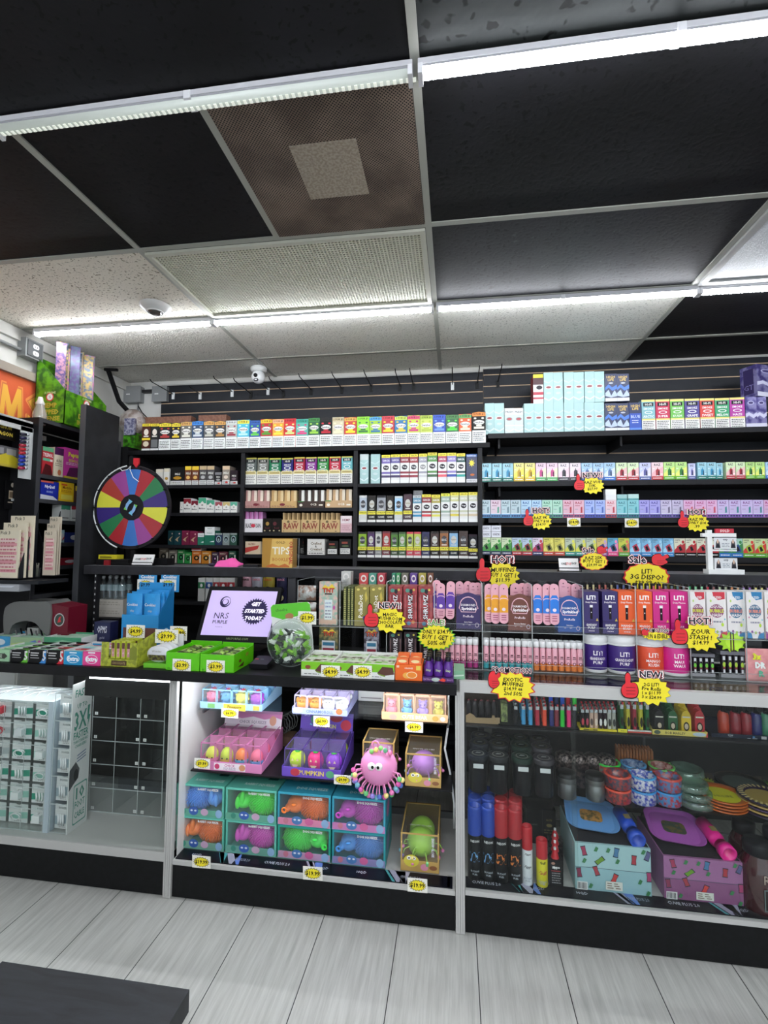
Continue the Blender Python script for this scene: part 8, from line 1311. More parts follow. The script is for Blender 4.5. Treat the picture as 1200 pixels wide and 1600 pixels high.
# green open cartons
for q, (a, b, ty) in enumerate(((259, 311, 1019), (312.5, 365, 1022))):
    Y = 1.94; D = .20; x0, x1 = ct(a, Y), ct(b, Y); z1 = PZ(ty, x0, Y); h = z1-CT; W = x1-x0; G = mat('#5cc40c', .4); t = thing('green_carton', ((x0+x1)/2, Y+D/2, CT), f'bright green open carton of wrapped bars, {"left" if q == 0 else "right"} of two', 'candy display', 'bright green open cartons'); m = MB(); m.box(x0, Y, CT, x1, Y+.003, z1, G); m.box(x0, Y+D-.003, CT, x1, Y+D, z1+.012, G); m.box(x0, Y+.003, CT, x1, Y+D-.003, CT+.003, G)
    for xx in (x0, x1-.003): m.box(xx, Y+.003, CT+.003, xx+.003, Y+D-.003, z1+.003, G)
    art(m, front(x0, Y, CT), W, h, [('w', .05, .06, .14, .16, '#1c5c10', 2)]); art(m, ((x1, Y, CT), (0, 1, 0), (0, 0, 1)), D, h, [('e', .3, .5, .06, .1, '#6c3a1c'), ('e', .65, .7, .08, .12, '#8c9c2c'), ('p', [(.2, .2), (.5, .35), (.45, .1)], '#4c2c1c')]); m.build('carton', t)
    for i in range(6):
        for j in range(2): m = MB(); xx = x0+W*(.1+.42*j); m.ball((xx+W*.2, Y+.02+.03*i, z1-.012), (W*.2, .013, .010), mat(['#8cb83c', '#4c5c1c', '#a8cc5c'][(i+j) % 3], .3, .1, h2='#3c4c1c', scale=50.), 10, 6); m.build('wrapped_bar', t)
    tagcard(270+53*q, 1029+2*q, 298+53*q, 1050+2.5*q, Y-.0025, '$3.99', f'price card on the {"left" if q == 0 else "right"} bright green carton')
# blue snack bag display
Y = 2.28; t = thing('snack_bag_display', (ct(220, Y), Y+.06, CT), 'tall blue display of blue snack bags topped by price cards', 'candy display'); x0, x1 = PX(189, Y, 1.0), PX(246, Y, 1.0); zt = PZ(928, x0, Y); zf = PZ(960, x0, Y); m = MB(); BL = mat('#2c9adc', .35); m.box(x0, Y, CT, x1, Y+.004, zf, BL); m.box(x0, Y+.13, CT, x1, Y+.134, zt+.05, BL); m.prism([(0, 0), (.13, 0), (.13, zt-CT+.05), (0, zf-CT)], ((x1, Y, CT), (0, 1, 0), (0, 0, 1)), .002, mat('#2480c0', .35)); m.face(ell(.065, .055, .036, .042), ((x1+.002, Y, CT), (0, 1, 0), (0, 0, 1)), .0004, mat('#e8f0f4')); m.text('C', ((x1+.0025, Y, CT), (0, 1, 0), (0, 0, 1)), .065, .055, .055, BL, .0006, None, .04); m.build('carton', t)
for r_ in range(3):
    for i in range(2):
        xc_ = x0+(x1-x0)*(.26+.49*i); m = MB(); w_ = (x1-x0)*.215; z0 = CT+.004; hh = zt-CT-.002+.006*r_; yy = Y+.022+.038*r_; V = []; NX = 6; NZ = 8
        for s in (-1, 1):
            for j in range(NZ+1):
                for k in range(NX+1): u, v = k/NX, j/NZ; V.append((xc_+w_*(2*u-1), yy+s*(.016*math.sin(math.pi*u)**.6*math.sin(math.pi*v)**.6+.0008), z0+hh*v))
        n_ = (NX+1)*(NZ+1); P = [(j*(NX+1)+k, j*(NX+1)+k+1, (j+1)*(NX+1)+k+1, (j+1)*(NX+1)+k) for j in range(NZ) for k in range(NX)]; m.add(V, P+[tuple(n_+q for q in p[::-1]) for p in P], mat('#2c9ae0', .3, bump=.3, scale=40.), True)
        if r_ == 0: art(m, front(xc_-w_, yy-.0175, z0), 2*w_, hh, [('t', .5, .80, .06, 'Cookies', '#f0f4f8', .7), ('t', .5, .68, .05, 'chip', '#c8d8e0', .4), ('e', .5, .45, .22, .06, '#c08c3c'), ('t', .5, .28, .04, 'bites', '#d8e8f0', .4)])
        m.build('bag', t)
for q, a in enumerate((215, 250)):
    x0_, z0_ = AT(a, 925, 2.405); x1_, z1_ = AT(a+25, 903, 2.405); m = MB(); m.box(x0_-.006, 2.42, z0_, x1_+.008, 2.424, z1_+.014, mat('#3c9cd8', .4)); m.text('Cookies', front(x0_, 2.42, z0_), (x1_-x0_)/2, z1_-z0_+.004, .018, WHT, .0006, .08, .05); m.build('header_card', t); tagcard(a, 905, a+25, 923, 2.412, '$9.99', f'price card on top of the blue snack bag display, {"left" if q == 0 else "right"}')
# bottles on white cases
x0, x1 = PX(150, 2.66, 1.1), PX(192, 2.66, 1.1)
for k in range(2): zb_ = 1.046+.0005+k*.052; pbox('white_carton', f'white carton under the clear bottles, {"lower" if k == 0 else "upper"} one', 'carton', None, x0, x1, zb_, zb_+.0515, 2.66, .16, mat('#d6d0c4', .6), [('w', .1, .3, .9, .8, '#b8b0a0', 2)])
for i in range(4):
    for j in range(2):
        x = x0+.02+i*.042; Y = 2.69+.06*j; zb_ = 1.151; m = MB(); t = thing('water_bottle', (x, Y, zb_), f'clear bottle with teal label on the white cartons, {["front", "rear"][j]} row, {nth(i, 4)}', 'bottle', 'clear bottles on the white cartons'); m.lathe([(.017, 0), (.019, .01), (.018, .045), (.019, .09), (.008, .115), (.008, .122)], (x, Y, zb_), clear('bottle_plastic', (.8, .86, .88), .12, .05, .12), 14); m.build('body', t); m = MB(); m.lathe([(.0195, .05), (.0195, .085)], (x, Y, zb_), mat('#a8c0c4', .4), 14, cap=False); m.build('label', t); m = MB(); m.lathe([(.009, .1225), (.009, .136), (0, .137)], (x, Y, zb_), WHT, 10, cap=False); m.build('cap', t)
pbox('box', 'navy box with pale lettering behind the gum cartons', 'box', None, ct(146, 2.3), ct(171, 2.3), CT, PZ(975, -1.5, 2.3), 2.3, .06, mat('#23264c', .35), [('t', .5, .7, .3, 'OPMS', '#d8d8e4', .6), ('t', .5, .35, .12, 'gold', '#a8a8b8', .4)])
# monitor
Y = 2.22; t = thing('customer_display', (ct(372, Y), Y, CT), 'tilted black customer display showing a lilac screen on the counter', 'monitor')
TL = AT(332, 918, 2.34); TR = AT(437, 920, 2.34); BL_ = AT(306, 1003, 2.22); BR = AT(424, 1007, 2.22)
A = Vector((BL_[0], 2.22, BL_[1])); B = Vector((BR[0], 2.22, BR[1])); C_ = Vector((TL[0], 2.34, TL[1])); D_ = Vector((TR[0], 2.34, TR[1]))
U = (B-A); Wd = U.length; U.normalize(); V_ = ((C_+D_)/2-(A+B)/2); Hd = V_.length; V_.normalize(); sk = (C_-A).dot(U)
mid = (A+B)/2; mid += U*sk*.45; fr = (tuple(mid-U*Wd*.5), tuple(U), tuple(V_)); m = MB(); m.prism(rrect(0, 0, Wd, Hd, .01), ((fr[0]), fr[1], fr[2]), .02, BLK); m.build('housing', t)
f2 = fr; m = MB(); sx0, sx1, sy0, sy1 = .018, Wd-.018, .03, Hd-.022; m.face([(sx0, sy0), (sx1, sy0), (sx1, sy1), (sx0, sy1)], f2, .0205, mat('#b4a4d4', .3, emit=.45)); sw, sh = sx1-sx0, sy1-sy0; PD = mat('#2c2450', .4)
m.face(ell(sx0+sw*.25, sy0+sh*.74, .028, .028, 24), f2, .0209, PD); m.face(ell(sx0+sw*.26, sy0+sh*.75, .022, .022, 24), f2, .0212, mat('#b4a4d4', .3, emit=.45)); m.face(ell(sx0+sw*.25, sy0+sh*.73, .018, .017, 20), f2, .0215, PD); m.face(ell(sx0+sw*.25, sy0+sh*.74, .013, .013, 20), f2, .0218, mat('#b4a4d4', .3, emit=.45)); m.text('NRS', f2, sx0+sw*.24, sy0+sh*.43, .030, PD, .0209, sw*.4); m.text('PURPLE', f2, sx0+sw*.24, sy0+sh*.29, .017, PD, .0209, sw*.42, .02); m.text('The Smart Pay', f2, sx0+sw*.24, sy0+sh*.18, .006, PD, .0209)
m.face(star(sx0+sw*.72, sy0+sh*.54, .068, .068, .84, 30), f2, .0209, PD)
for i, s_ in enumerate(('GET', 'STARTED', 'TODAY')): m.text(s_, f2, sx0+sw*.72, sy0+sh*(.70-.155*i), .019, mat('#e8e0f4', .4, emit=.5), .0213, .1, .05, 0, .15)
m.text('NRSPURPLE.COM', f2, sx0+sw*.55, .016, .010, mat('#8c9c6c'), .0209, sw*.5); m.build('screen', t)
m = MB(); m.box((A.x+B.x)/2-.12, 2.26, CT, (A.x+B.x)/2+.12, 2.42, CT+.02, BLK); m.tube([((A.x+B.x)/2, 2.34, CT+.02), ((A.x+B.x)/2, 2.36, CT+.12), ((A.x+B.x)/2, 2.32, CT+.16)], .02, BLK, 8); m.build('stand', t)
m = MB(); cw_ = .0; m.box(-.045, 0, 0, .045, .085, .03, BLK); 
m = MB(); x = ct(402, 2.0); m.X = Matrix.Translation((x, 2.01, CT))@Matrix.Rotation(math.radians(8), 4, 'X'); m.box(-.04, 0, .002, .04, .10, .022, mat('#17171a', .35)); m.face([(.004, .052), (.02, .052), (.02, .060), (.004, .060)], ((-.04, 0, .022), (1, 0, 0), (0, 1, 0)), .001, mat('#c83c44')); m.face([(.028, .052), (.044, .052), (.044, .060), (.028, .060)], ((-.04, 0, .022), (1, 0, 0), (0, 1, 0)), .001, mat('#4c5c58')); m.face([(.006, .005), (.074, .005), (.074, .045), (.006, .045)], ((-.04, 0, .022), (1, 0, 0), (0, 1, 0)), .0005, mat('#2c2c30')); m.X = None; tag(m.build('card_reader'), 'small black card reader between the green carton and the candy jar', 'card reader')
# candy jar with backing card
Y = 2.06; x = ct(452, Y); t = thing('candy_jar', (x, Y, CT), 'round clear candy jar full of green wrapped candy with a header card', 'candy jar'); r = .10; cz = CT+.107; m = MB(); m.ball((x, Y, cz), (r, .055, r), clear('jar_plastic', (.93, .97, .95), .07, .03, .03), 32, 20); m.lathe([(r*1.02, -.002), (r*1.06, 0), (r*1.02, .004)], (x, Y+.003, cz), ACRE, 36, ax='y', cap=False); m.build('bowl', t)
for i in range(70):
    a = i*2.4; q = math.sqrt((i+.5)/70); px3 = Vector((x+q*math.cos(a)*r*.84, Y+(.030*math.sin(i*1.7))*(1-q*q)**.5, cz-.004+q*math.sin(a)*r*.82)); 
    if px3.z > cz+r*.45: px3.z -= r*.9*abs(math.cos(i))
    m = MB(); m.X = Matrix.Translation(px3)@Matrix.Rotation(i*1.3, 4, 'Y')@Matrix.Rotation(i*.7, 4, 'X'); c = ['#8ccc3c', '#e8ece4', '#2a2c30', '#6cac2c', '#1f3420'][i % 5]; m.box(-.013, -.005, -.008, .013, .005, .008, mat(c, .3)); m.prism([(0, 0), (.006, -.007), (.006, .007)], ((.013, 0, 0), (1, 0, 0), (0, 0, 1)), .001, mat(c, .3)); m.prism([(0, 0), (-.006, .007), (-.006, -.007)], ((-.013, 0, 0), (1, 0, 0), (0, 0, 1)), .001, mat(c, .3)); m.build('candy', t)
m = MB(); fr = ((x-.088, Y+.060, CT), (.995, 0, .10), (-.10, .0, .995)); m.prism(rrect(0, 0, .185, .262, .012), fr, .002, mat('#e8eae8', .5)); m.face([(.012, .262), (0, .25), (0, .21), (.06, .19), (.13, .205), (.185, .195), (.185, .25), (.173, .262)], fr, .0024, mat('#5cc42c')); m.face(ell(.085, .205, .02, .014), fr, .0028, mat('#a8744c')); m.text('JOY', fr, .13, .196, .014, mat('#3c2c1c'), .0028); m.text('cheeba', fr, .05, .236, .014, mat('#2c5c1c'), .0028); m.face(ell(.155, .20, .014, .010), fr, .0028, mat('#6c4434')); m.build('header_card', t); tagcard(466, 955, 494, 976, Y+.052, '$1.99', 'price card on the candy jar header card')
# three chocolate bar cartons
Y = 1.95; D = .19
for q, (a, b) in enumerate(((470.5, 518.5), (519, 567), (567.5, 616))):
    x0, x1 = ct(a, Y), ct(b, Y); z1 = PZ(1033+2*q, x0, Y); h = z1-CT; W = x1-x0; t = thing('chocolate_bar_carton', ((x0+x1)/2, Y+D/2, CT), f'white and lime open carton of chocolate bars, {nth(q, 3)}', 'candy display', 'white and lime bar cartons'); m = MB(); C = mat('#e8eae6', .45); m.box(x0, Y, CT, x1, Y+.003, z1, C); m.box(x0, Y+D-.003, CT, x1, Y+D, z1+.006, C); m.box(x0, Y+.003, CT, x1, Y+D-.003, CT+.003, C)
    for xx in (x0, x1-.003): m.box(xx, Y+.003, CT+.003, xx+.003, Y+D-.003, z1+.002, C)
    art(m, front(x0, Y, CT), W, h, [('p', [(0, .45), (.4, .45), (1, .5), (1, 1), (0, 1)], '#7cc41c'), ('p', [(.45, .4), (.62, .85), (.95, .8), (1, .35), (.7, .25)], '#5a3428'), ('p', [(.45, .4), (.7, .25), (.72, .15), (.5, .28)], '#7c9c2c'), ('e', .22, .62, .09, .14, '#8c4430'), ('w', .1, .1, .6, .2, '#3c3c3c', 1)]); m.build('carton', t)
    for i in range(6): m = MB(); m.box(x0+.006, Y+.006+.03*i, z1-.016, x1-.006, Y+.031+.03*i, z1-.003, mat(['#7cc03c', '#5a3a2c', '#d8e4cc'][(i+q) % 3], .3, h2='#e0e8d4', scale=40.)); m.build('bar', t)
for a in (502, 552): tagcard(a, 1039, a+29, 1061, Y-.0025, '$4.99', f'price card on the white and lime cartons, {"left" if a == 502 else "right"}')
# orange gummy carton
x0, x1 = ct(617.5, Y), ct(659.5, Y); z1 = PZ(1038, x0, Y); W = x1-x0; h = z1-CT; t = thing('gummy_carton', ((x0+x1)/2, Y+.06, CT), 'orange carton with an orange fruit drawing between bars and purple bottles', 'candy display'); m = MB(); m.box(x0, Y, CT, x1, Y+.12, z1, mat('#ec6a1c', .4)); art(m, front(x0, Y, CT), W, h, [('t', .5, .78, .1, 'ORANGE', '#f8ece0', .4), ('e', .45, .32, .17, .2, '#f4b04c'), ('e', .62, .36, .2, .22, '#f8e4b8'), ('e', .62, .36, .17, .18, '#f08c2c'), ('r', .78, .68, .95, .95, '#e8c84c'), ('r', .05, .8, .15, .95, '#f4c8b0')]); m.build('carton', t)
for i in range(2):
    for j in range(2): m = MB(); xx = x0+W*(.04+.48*i); m.box(xx, Y+.01+.05*j, z1+.0004, xx+W*.44, Y+.04+.05*j, z1+.022+.008*j, mat('#e8743c', .4)); m.face(ell(W*.22, .011+.004*j, W*.16, .006), front(xx, Y+.01+.05*j, z1+.0004), .0006, mat('#f0e0a8')); m.build('packet', t)
# purple bottles in a tray
x0, x1 = ct(660.5, Y), ct(709, Y); z1 = PZ(1057.5, x0, Y); W = x1-x0; t = thing('drink_bottle_tray', ((x0+x1)/2, Y+.06, CT), 'dark purple printed tray at the right end of the black countertop', 'tray'); m = MB(); m.box(x0, Y, CT, x1, Y+.13, z1, mat('#4a2464', .4)); art(m, front(x0, Y, CT), W, z1-CT, [('e', .42, .5, .14, .45, '#b8c8c0'), ('p', [(.5, .3), (.65, .9), (.75, .5), (.7, .1)], '#e8402c'), ('t', .15, .5, .4, 'EXTRA', '#c090c0', .25), ('t', .87, .5, .4, 'SHOT', '#b884c0', .2)]); m.build('tray', t)
bt = None
for j in range(3):
    for i in range(3):
        xx = x0+W*(.18+.32*i); yy = Y+.025+.04*j; lb = f'small purple drink bottle in the printed tray, {["front", "middle", "rear"][j]} row, {nth(i, 3)}'
        if bt: dup(bt, (xx, yy, z1+.0005), lb); continue
        bt = thing('drink_bottle', (xx, yy, z1+.0005), lb, 'bottle', 'small purple drink bottles'); zz = z1+.0005; m = MB(); m.lathe([(.016, 0), (.0185, .003), (.0185, .038), (.009, .052), (.009, .058)], (xx, yy, zz), mat('#5a2c8c', .3), 18); m.text('Stay', front(xx, yy-.0188, zz), 0, .024, .012, mat('#b8c89c'), .0005, .03, .03); m.build('body', bt); m = MB(); m.lathe([(.0105, .0585), (.0105, .076), (.0, .077)], (xx, yy, zz), mat('#1c1a20', .3), 14, cap=False); m.build('cap', bt)
x0, x1 = PX(709, 2.03, .97), PX(726, 2.03, .97); m = MB(); m.box(x0, 2.0, .956, x1, 2.12, .99, mat('#7cb08c', .4)); m.face([(0, 0), (.04, .005), (.04, .010), (0, .006)], front(x0, 2.0, .965), .0006, mat('#c8dccc')); tag(m.build('mint_pack'), 'pale green carton tucked beside the purple bottle tray', 'box')
# goods on the shelves behind the display
zq = 1.1005
for q, (a, b, c, c2, lb) in enumerate(((379, 394, '#b88c98', '#2c1c1c', 'pink and black snack bag'), (395, 411, '#a8a8b4', '#c86c78', 'silver snack bag'), (412, 430, '#9c8c2c', '#c8602c', 'olive gold snack bag'), (433, 449, '#26264c', '#d08ca0', 'dark navy snack bag'))):
    x0_, z1_ = AT(a, 896, 3.06); x1_, _ = AT(b, 896, 3.06); m = MB(); m.ball(((x0_+x1_)/2, 3.06, (zq+z1_)/2), ((x1_-x0_)/2, .022, (z1_-zq)/2), mat(c, .35, .1), 14, 10); fr = front(x0_, 3.037, zq); m.prism([(0, 0), (x1_-x0_, 0), (x1_-x0_, z1_-zq), (0, z1_-zq)], front(x0_, 3.058, zq), .004, mat(c, .35)); art(m, fr, x1_-x0_, z1_-zq, [('e', .5, .45, .35, .12, '#1c1a20'), ('t', .5, .8, .07, 'SNACK', c2, .7, 0, 0, .04), ('e', .5, .2, .3, .1, '#c8c08c')]); tag(m.build('snack_bag'), lb+' on the back shelf just under the plank', 'bag', 'snack bags on the back shelf')
for q, (a, b, c) in enumerate(((310, 320, '#2c7c4c'), (322, 332, '#2c5c9c'), (333.5, 343, '#c8c8c4'), (343.5, 355, '#c8c8c4'), (355.5, 367, '#c8c8c4'))):
    x0_, z1_ = AT(a, 903, SY+.02); x1_, _ = AT(b, 903, SY+.02); pbox('cigarette_pack', f'cigarette pack on the back shelf above the lilac screen, {nth(q, 5)}', 'cigarette pack', 'cigarette packs above the lilac screen', x0_, x1_, 1.1005, z1_, SY+.02, .06, mat('#dcdcd8', .4), [('r', 0, .55, 1, .82, c if q < 2 else '#a83038'), ('e', .5, .68, .2, .08, '#ffffff')])

# =============== LEFT CORNER
# shelf unit on the left wall
SX = -2.30; ya, yb_ = 2.355, 3.0; t = thing('medicine_shelf', (-2.4, 2.75, 0), 'black open shelf unit with medicine boxes against the left wall', 'shelving'); ms = mat('#1c1c1f', .5); ee = mat('#3a3b3f', .5)
for y in (ya, yb_): m = MB(); zf_ = .957 if y < 2.5 else .002; m.box(-2.51, y, zf_, SX, y+.025, 2.19, ms); m.box(SX, y, zf_, SX+.004, y+.025, 2.19, ee); m.build('upright', t)
MS = [1.32, 1.60, 1.82, 1.995]
for z in (1.02, 1.20, 1.355, 1.49, 1.62, 1.735, 1.875, 2.19): m = MB(); m.box(-2.51, ya+.0255, z-.022, SX, yb_-.0005, z, ms); m.box(SX, ya+.0255, z-.022, SX+.004, yb_-.0005, z, ee); m.build('shelf', t)
m = MB(); m.box(-2.513, ya+.026, .96, -2.5105, yb_-.001, 2.16, BLK); m.build('back_panel', t)
def lbox(a, b, ty, z, X, d, c, its, lb, nm='medicine_box', cat='medicine box', grp='medicine boxes on the left wall shelves'):
    # a box whose printed face looks into the room (+x); a, b are its ends in depth
    y0 = ATX(a, ty, X)[0]; y1 = ATX(b, ty, X)[0]; zt = ATX((a+b)/2, ty, X)[1]; m = MB(); m.box(X-d, y0, z, X, y1, zt, mat(c, .4)); art(m, ((X, y0, z), (0, 1, 0), (0, 0, 1)), y1-y0, zt-z, its); return tag(m.build(nm), lb, cat, grp)
X_ = SX-.005
lbox(67, 84, 699, 1.8755, X_, .1, '#b83038', [('r', 0, .85, 1, 1, '#5ca87c'), ('t', .5, .72, .14, 'TYLENOL', '#f4ecec', .9, 0, 0, .03), ('r', .05, .5, .7, .6, '#5cb08c'), ('p', [(0, 0), (1, 0), (.8, .35), (.3, .4)], '#4c1418'), ('r', .7, .5, .95, .58, '#e8d8d8')], 'red and white medicine box on the upper left wall shelf')
lbox(86, 100, 700, 1.8755, X_, .1, '#d8ccb4', [('r', 0, .75, 1, 1, '#4a1c4c'), ('t', .5, .55, .1, 'ALKA', '#5c4c3c', .6), ('w', .1, .35, .9, .48, '#7c6c5c', 2), ('e', .6, .15, .2, .1, '#c8744c')], 'cream and plum medicine box on the upper left wall shelf')
lbox(101, 130, 702, 1.8755, X_, .1, '#c83c9c', [('t', .5, .78, .18, 'Pepto', '#e8e03c', .7, 0, 0, .05), ('t', .5, .6, .1, 'BISMOL', '#e0d84c', .5), ('w', .1, .44, .9, .54, '#f0d8e8', 2), ('p', [(.1, 0), (.9, 0), (1, .3), (.7, .4), (.3, .36)], '#5c1850'), ('r', 0, -.0, 1, .07, '#c8b82c')], 'magenta and yellow stomach medicine box on the upper left wall shelf')
lbox(64, 92, 752, 1.7355, X_, .1, '#1c2c9c', [('t', .5, .68, .22, 'NyQuil', '#f4f4f8', .7, 0, 0, .03), ('t', .5, .42, .1, 'SEVERE', '#a8b8e8', .5), ('p', [(0, 0), (1, 0), (.7, .2), (0, .25)], '#c8ccd8'), ('r', 0, .9, .7, 1, '#c85c4c')], 'royal blue medicine box on the lower left wall shelf')
lbox(94, 116, 754, 1.7355, X_, .1, '#e8c020', [('t', .5, .72, .16, 'Motrin', '#8c3c1c', .7), ('w', .1, .45, .9, .6, '#a8641c', 2), ('r', .1, .1, .9, .35, '#e8d85c'), ('r', .1, .82, .5, .9, '#d84c2c')], 'yellow medicine box on the lower left wall shelf')
lbox(118, 130, 760, 1.7355, X_, .1, '#4c342c', [('r', 0, .7, 1, 1, '#e0c828'), ('t', .5, .85, .14, 'Advil', '#b8302c', .7), ('e', .4, .35, .1, .08, '#e8e8e8')], 'small dark box with yellow top on the lower left wall shelf')
for q, (a, b, c) in enumerate(((96, 110, '#3c8c6c'), (112, 124, '#a82c3c'))): lbox(a, b, 789, 1.6205, X_, .06, '#c8ccc8', [('r', 0, .7, 1, 1, c), ('p', [(0, .4), (.5, .75), (1, .4), (1, .3), (0, .3)], '#c8ccc8'), ('w', .1, .1, .9, .25, '#4c4c4c', 1)], ('green' if q == 0 else 'red')+' topped cigarette pack on the left wall shelf beside the wheel', 'cigarette_pack', 'cigarette pack', 'cigarette packs on the left wall shelf')
for q, (a, b, ty, z, c, lb) in enumerate(((92, 101, 828, 1.4905, '#a8c8d0', 'pale blue snack packet low on the left wall shelf'), (104, 124, 832, 1.4905, '#1c2c6c', 'dark blue snack packets low on the left wall shelf'), (92, 122, 872, 1.3555, '#8c1c2c', 'dark red packet at the bottom of the left wall shelf'))): lbox(a, b, ty, z, X_-.01, .08, c, [('e', .6, .5, .3, .25, '#d8d8dc'), ('p', [(.6, .1), (1, .3), (1, .5), (.7, .3)], '#c83c3c')], lb, 'snack_packet', 'packet', 'packets on the left wall shelf')
# hemp wrap display on top of the shelf unit
def hemp(px0, px1, yw, X, z, wx, wy, hf, hb, lb, yaw=0):
    t = thing('wrap_display', (X, yw, z), lb, 'wrap display'); m = MB(); GN = mat('#5c9c10', .4, h2='#2c5c14', scale=22.); m.X = Matrix.Translation((X, yw, z))@Matrix.Rotation(yaw, 4, 'Z'); m.box(0, 0, 0, wx, .004, hf, GN); m.box(0, wy-.004, 0, wx, wy, hb, GN); m.box(0, .004, 0, wx, wy-.004, .004, GN)
    for xx in (0, wx-.004): m.prism([(0, 0), (wy, 0), (wy, hb), (0, hf)], ((xx, 0, 0), (0, 1, 0), (0, 0, 1)), .004, GN)
    for O, U_, w_ in (((0, 0, 0), (1, 0, 0), wx), ((0, wy, 0), (0, -1, 0), wy)):
        fr = (O, U_, (0, 0, 1)); m.face(ell(w_*.5, hf*.8, .026, .026), fr, .0006, mat('#d83c44')); m.face(ell(w_*.5, hf*.8, .019, .019), fr, .001, WHT); m.text('%', fr, w_*.5, hf*.8, .018, INK, .0014); m.text('SUPREME', fr, w_*.5, hf*.93, .014, mat('#c8d89c'), .001, w_*.8, .02)
        for i, s_ in enumerate(('HEMP', 'DIPPED', 'INTENSE')): m.text(s_, fr, w_*.5, hf*(.55-.2*i), hf*.14, mat('#b8ac3c'), .001, w_*.8, .04)
    fr = ((wx+.0002, 0, 0), (0, 1, 0), (0, 0, 1)); m.face(ell(wy*.5, hf*.5, .024, .024), fr, .0006, mat('#d84c5c')); m.face(ell(wy*.5, hf*.5, .017, .017), fr, .001, WHT); m.face([(wy*.1, .01), (wy*.4, .05), (wy*.3, .015)], fr, .0008, mat('#d8e02c')); Xf = m.X; m.build('carton', t)
    cs = ['#a87c8c', '#b89c5c', '#c878a8', '#5c4c7c', '#3c4c5c', '#b8a86c', '#5c6c80', '#8c98a8']; rnd = random.Random(9)
    for i in range(8):
        m = MB(); m.X = Xf; x = .012+(wx-.05)*i/8; y = wy*.42+.02*(i % 3); L = hb+.06+.02*(i % 2); m.prism([(0, 0), (.05, 0), (.052, L*.5), (.05, L), (.054, L+.02), (-.003, L+.024), (0, L)], ((x, y, .006), (.6, -.8, 0), (0, 0, 1)), .008, mat(cs[i], .3, .2, h2=cs[(i+3) % 8], scale=60.)); m.build('pouch', t)
    return t
hemp(0, 0, 2.50, -2.275, 2.1915, .34, .20, .20, .41, 'bright green tiered display of foil wrap pouches on top of the left shelf unit', math.pi/2)
m = MB(); x0_, z1_ = AT(193, 676, 3.1); x1_, z0_ = AT(210, 700, 3.1); m.box(x0_, 3.1, z0_, x1_, 3.2, z1_, mat('#4c9c1c', .4, h2='#244c14', scale=30.)); m.ball(((x0_+x1_)/2-.03, 3.17, z1_+.09), (.1, .06, .10), mat('#8c7c74', .35, .1, h2='#b8b0ac', scale=25., bump=.5)); m.box(x0_+.01, 3.09, z1_-.02, x1_+.0, 3.11, z1_+.10, mat('#5c5c7c', .3, h2='#a8a8b8', scale=60.)); tag(m.build('wrap_carton'), 'green carton of grey foil pouches behind the tall end panel', 'wrap display')
mb = MB(); mb.box(x0_-.16, 3.05, .002, XL0-.034, 3.33, z0_-.001, mat('#19191b', .5)); tag(mb.build('corner_cabinet'), 'narrow black cabinet in the back corner under the green carton', 'cabinet')
# clear spray bottle on the ledge
yb3, zb3 = ATX(64, 664, -2.36); m = MB(); t = thing('plastic_bottle', (-2.36, 2.44, 2.16), 'empty clear plastic bottle with white cap in front of the orange banner', 'bottle'); m.lathe([(.03, 0), (.036, .005), (.036, .06), (.024, .10), (.022, .115)], (-2.36, 2.42, 2.1655), clear('bottle_haze', (.92, .9, .88), .08, .1, .3, (.85, .8, .78)), 20); m.build('body', t); m = MB(); m.lathe([(.022, .1155), (.023, .125), (.015, .14), (.011, .16), (0, .162)], (-2.36, 2.42, 2.1655), mat('#d8d4d0', .4), 18, cap=False); m.build('cap', t)
# hanging card rack area at the far left
t = thing('wall_rack', (-2.42, 2.30, 1.2), 'dark hanging display rack at the left frame edge beside the medicine shelf', 'rack'); m = MB(); m.box(-2.50, 1.9, 1.30, -2.46, 2.35, 2.11, mat('#141416', .3)); m.build('panel', t); m = MB(); m.box(-2.50, 1.9, 2.125, -2.33, 2.35, 2.16, mat('#b8bab8', .4)); m.box(-2.334, 1.9, 2.10, -2.33, 2.35, 2.15, mat('#c8cac8', .4)); m.build('ledge', t)
def lpanel(a, b, c, d, X, cc, its, lb, nm, cat, grp=None, th=.006):
    y0, z1 = ATX(a, c, X); y1, z0 = ATX(b, d, X); m = MB(); m.box(X-th, y0, z0, X, y1, z1, mat(cc, .4)); art(m, ((X, y0, z0), (0, 1, 0), (0, 0, 1)), y1-y0, z1-z0, its); return tag(m.build(nm), lb, cat, grp)
lpanel(-16, 24, 655, 690, -2.37, '#17140e', [('t', .5, .75, .2, 'MAGNUM', '#d8c04c', .9, 0, 0, .05), ('t', .5, .35, .24, 'DRAGON', '#d8c04c', .95, 0, 0, .05)], 'black header card with gold lettering at the left frame edge', 'header_card', 'card')
lpanel(-14, 28, 692, 732, -2.36, '#b8a83c', [('r', 0, .5, 1, 1, '#5c5c60'), ('p', [(.3, .1), (.9, .1), (.95, .5), (.6, .7), (.3, .5)], '#c8b82c'), ('r', .05, .6, .45, .9, '#8c8c90'), ('r', .55, .6, .9, .9, '#9c9c98')], 'yellow and grey blister packs hanging under the black header card', 'blister_pack', 'blister pack', None, .02)
t = thing('lighter_card', (-2.33, 2.38, 1.8), 'white hanging card strip holding ten small coloured lighters', 'lighter card'); y0, z1 = ATX(33, 665, -2.33); y1, z0 = ATX(52, 750, -2.33); m = MB(); m.box(-2.334, y0, z0, -2.33, y1, z1, mat('#c8cccc', .5)); m.build('card', t)
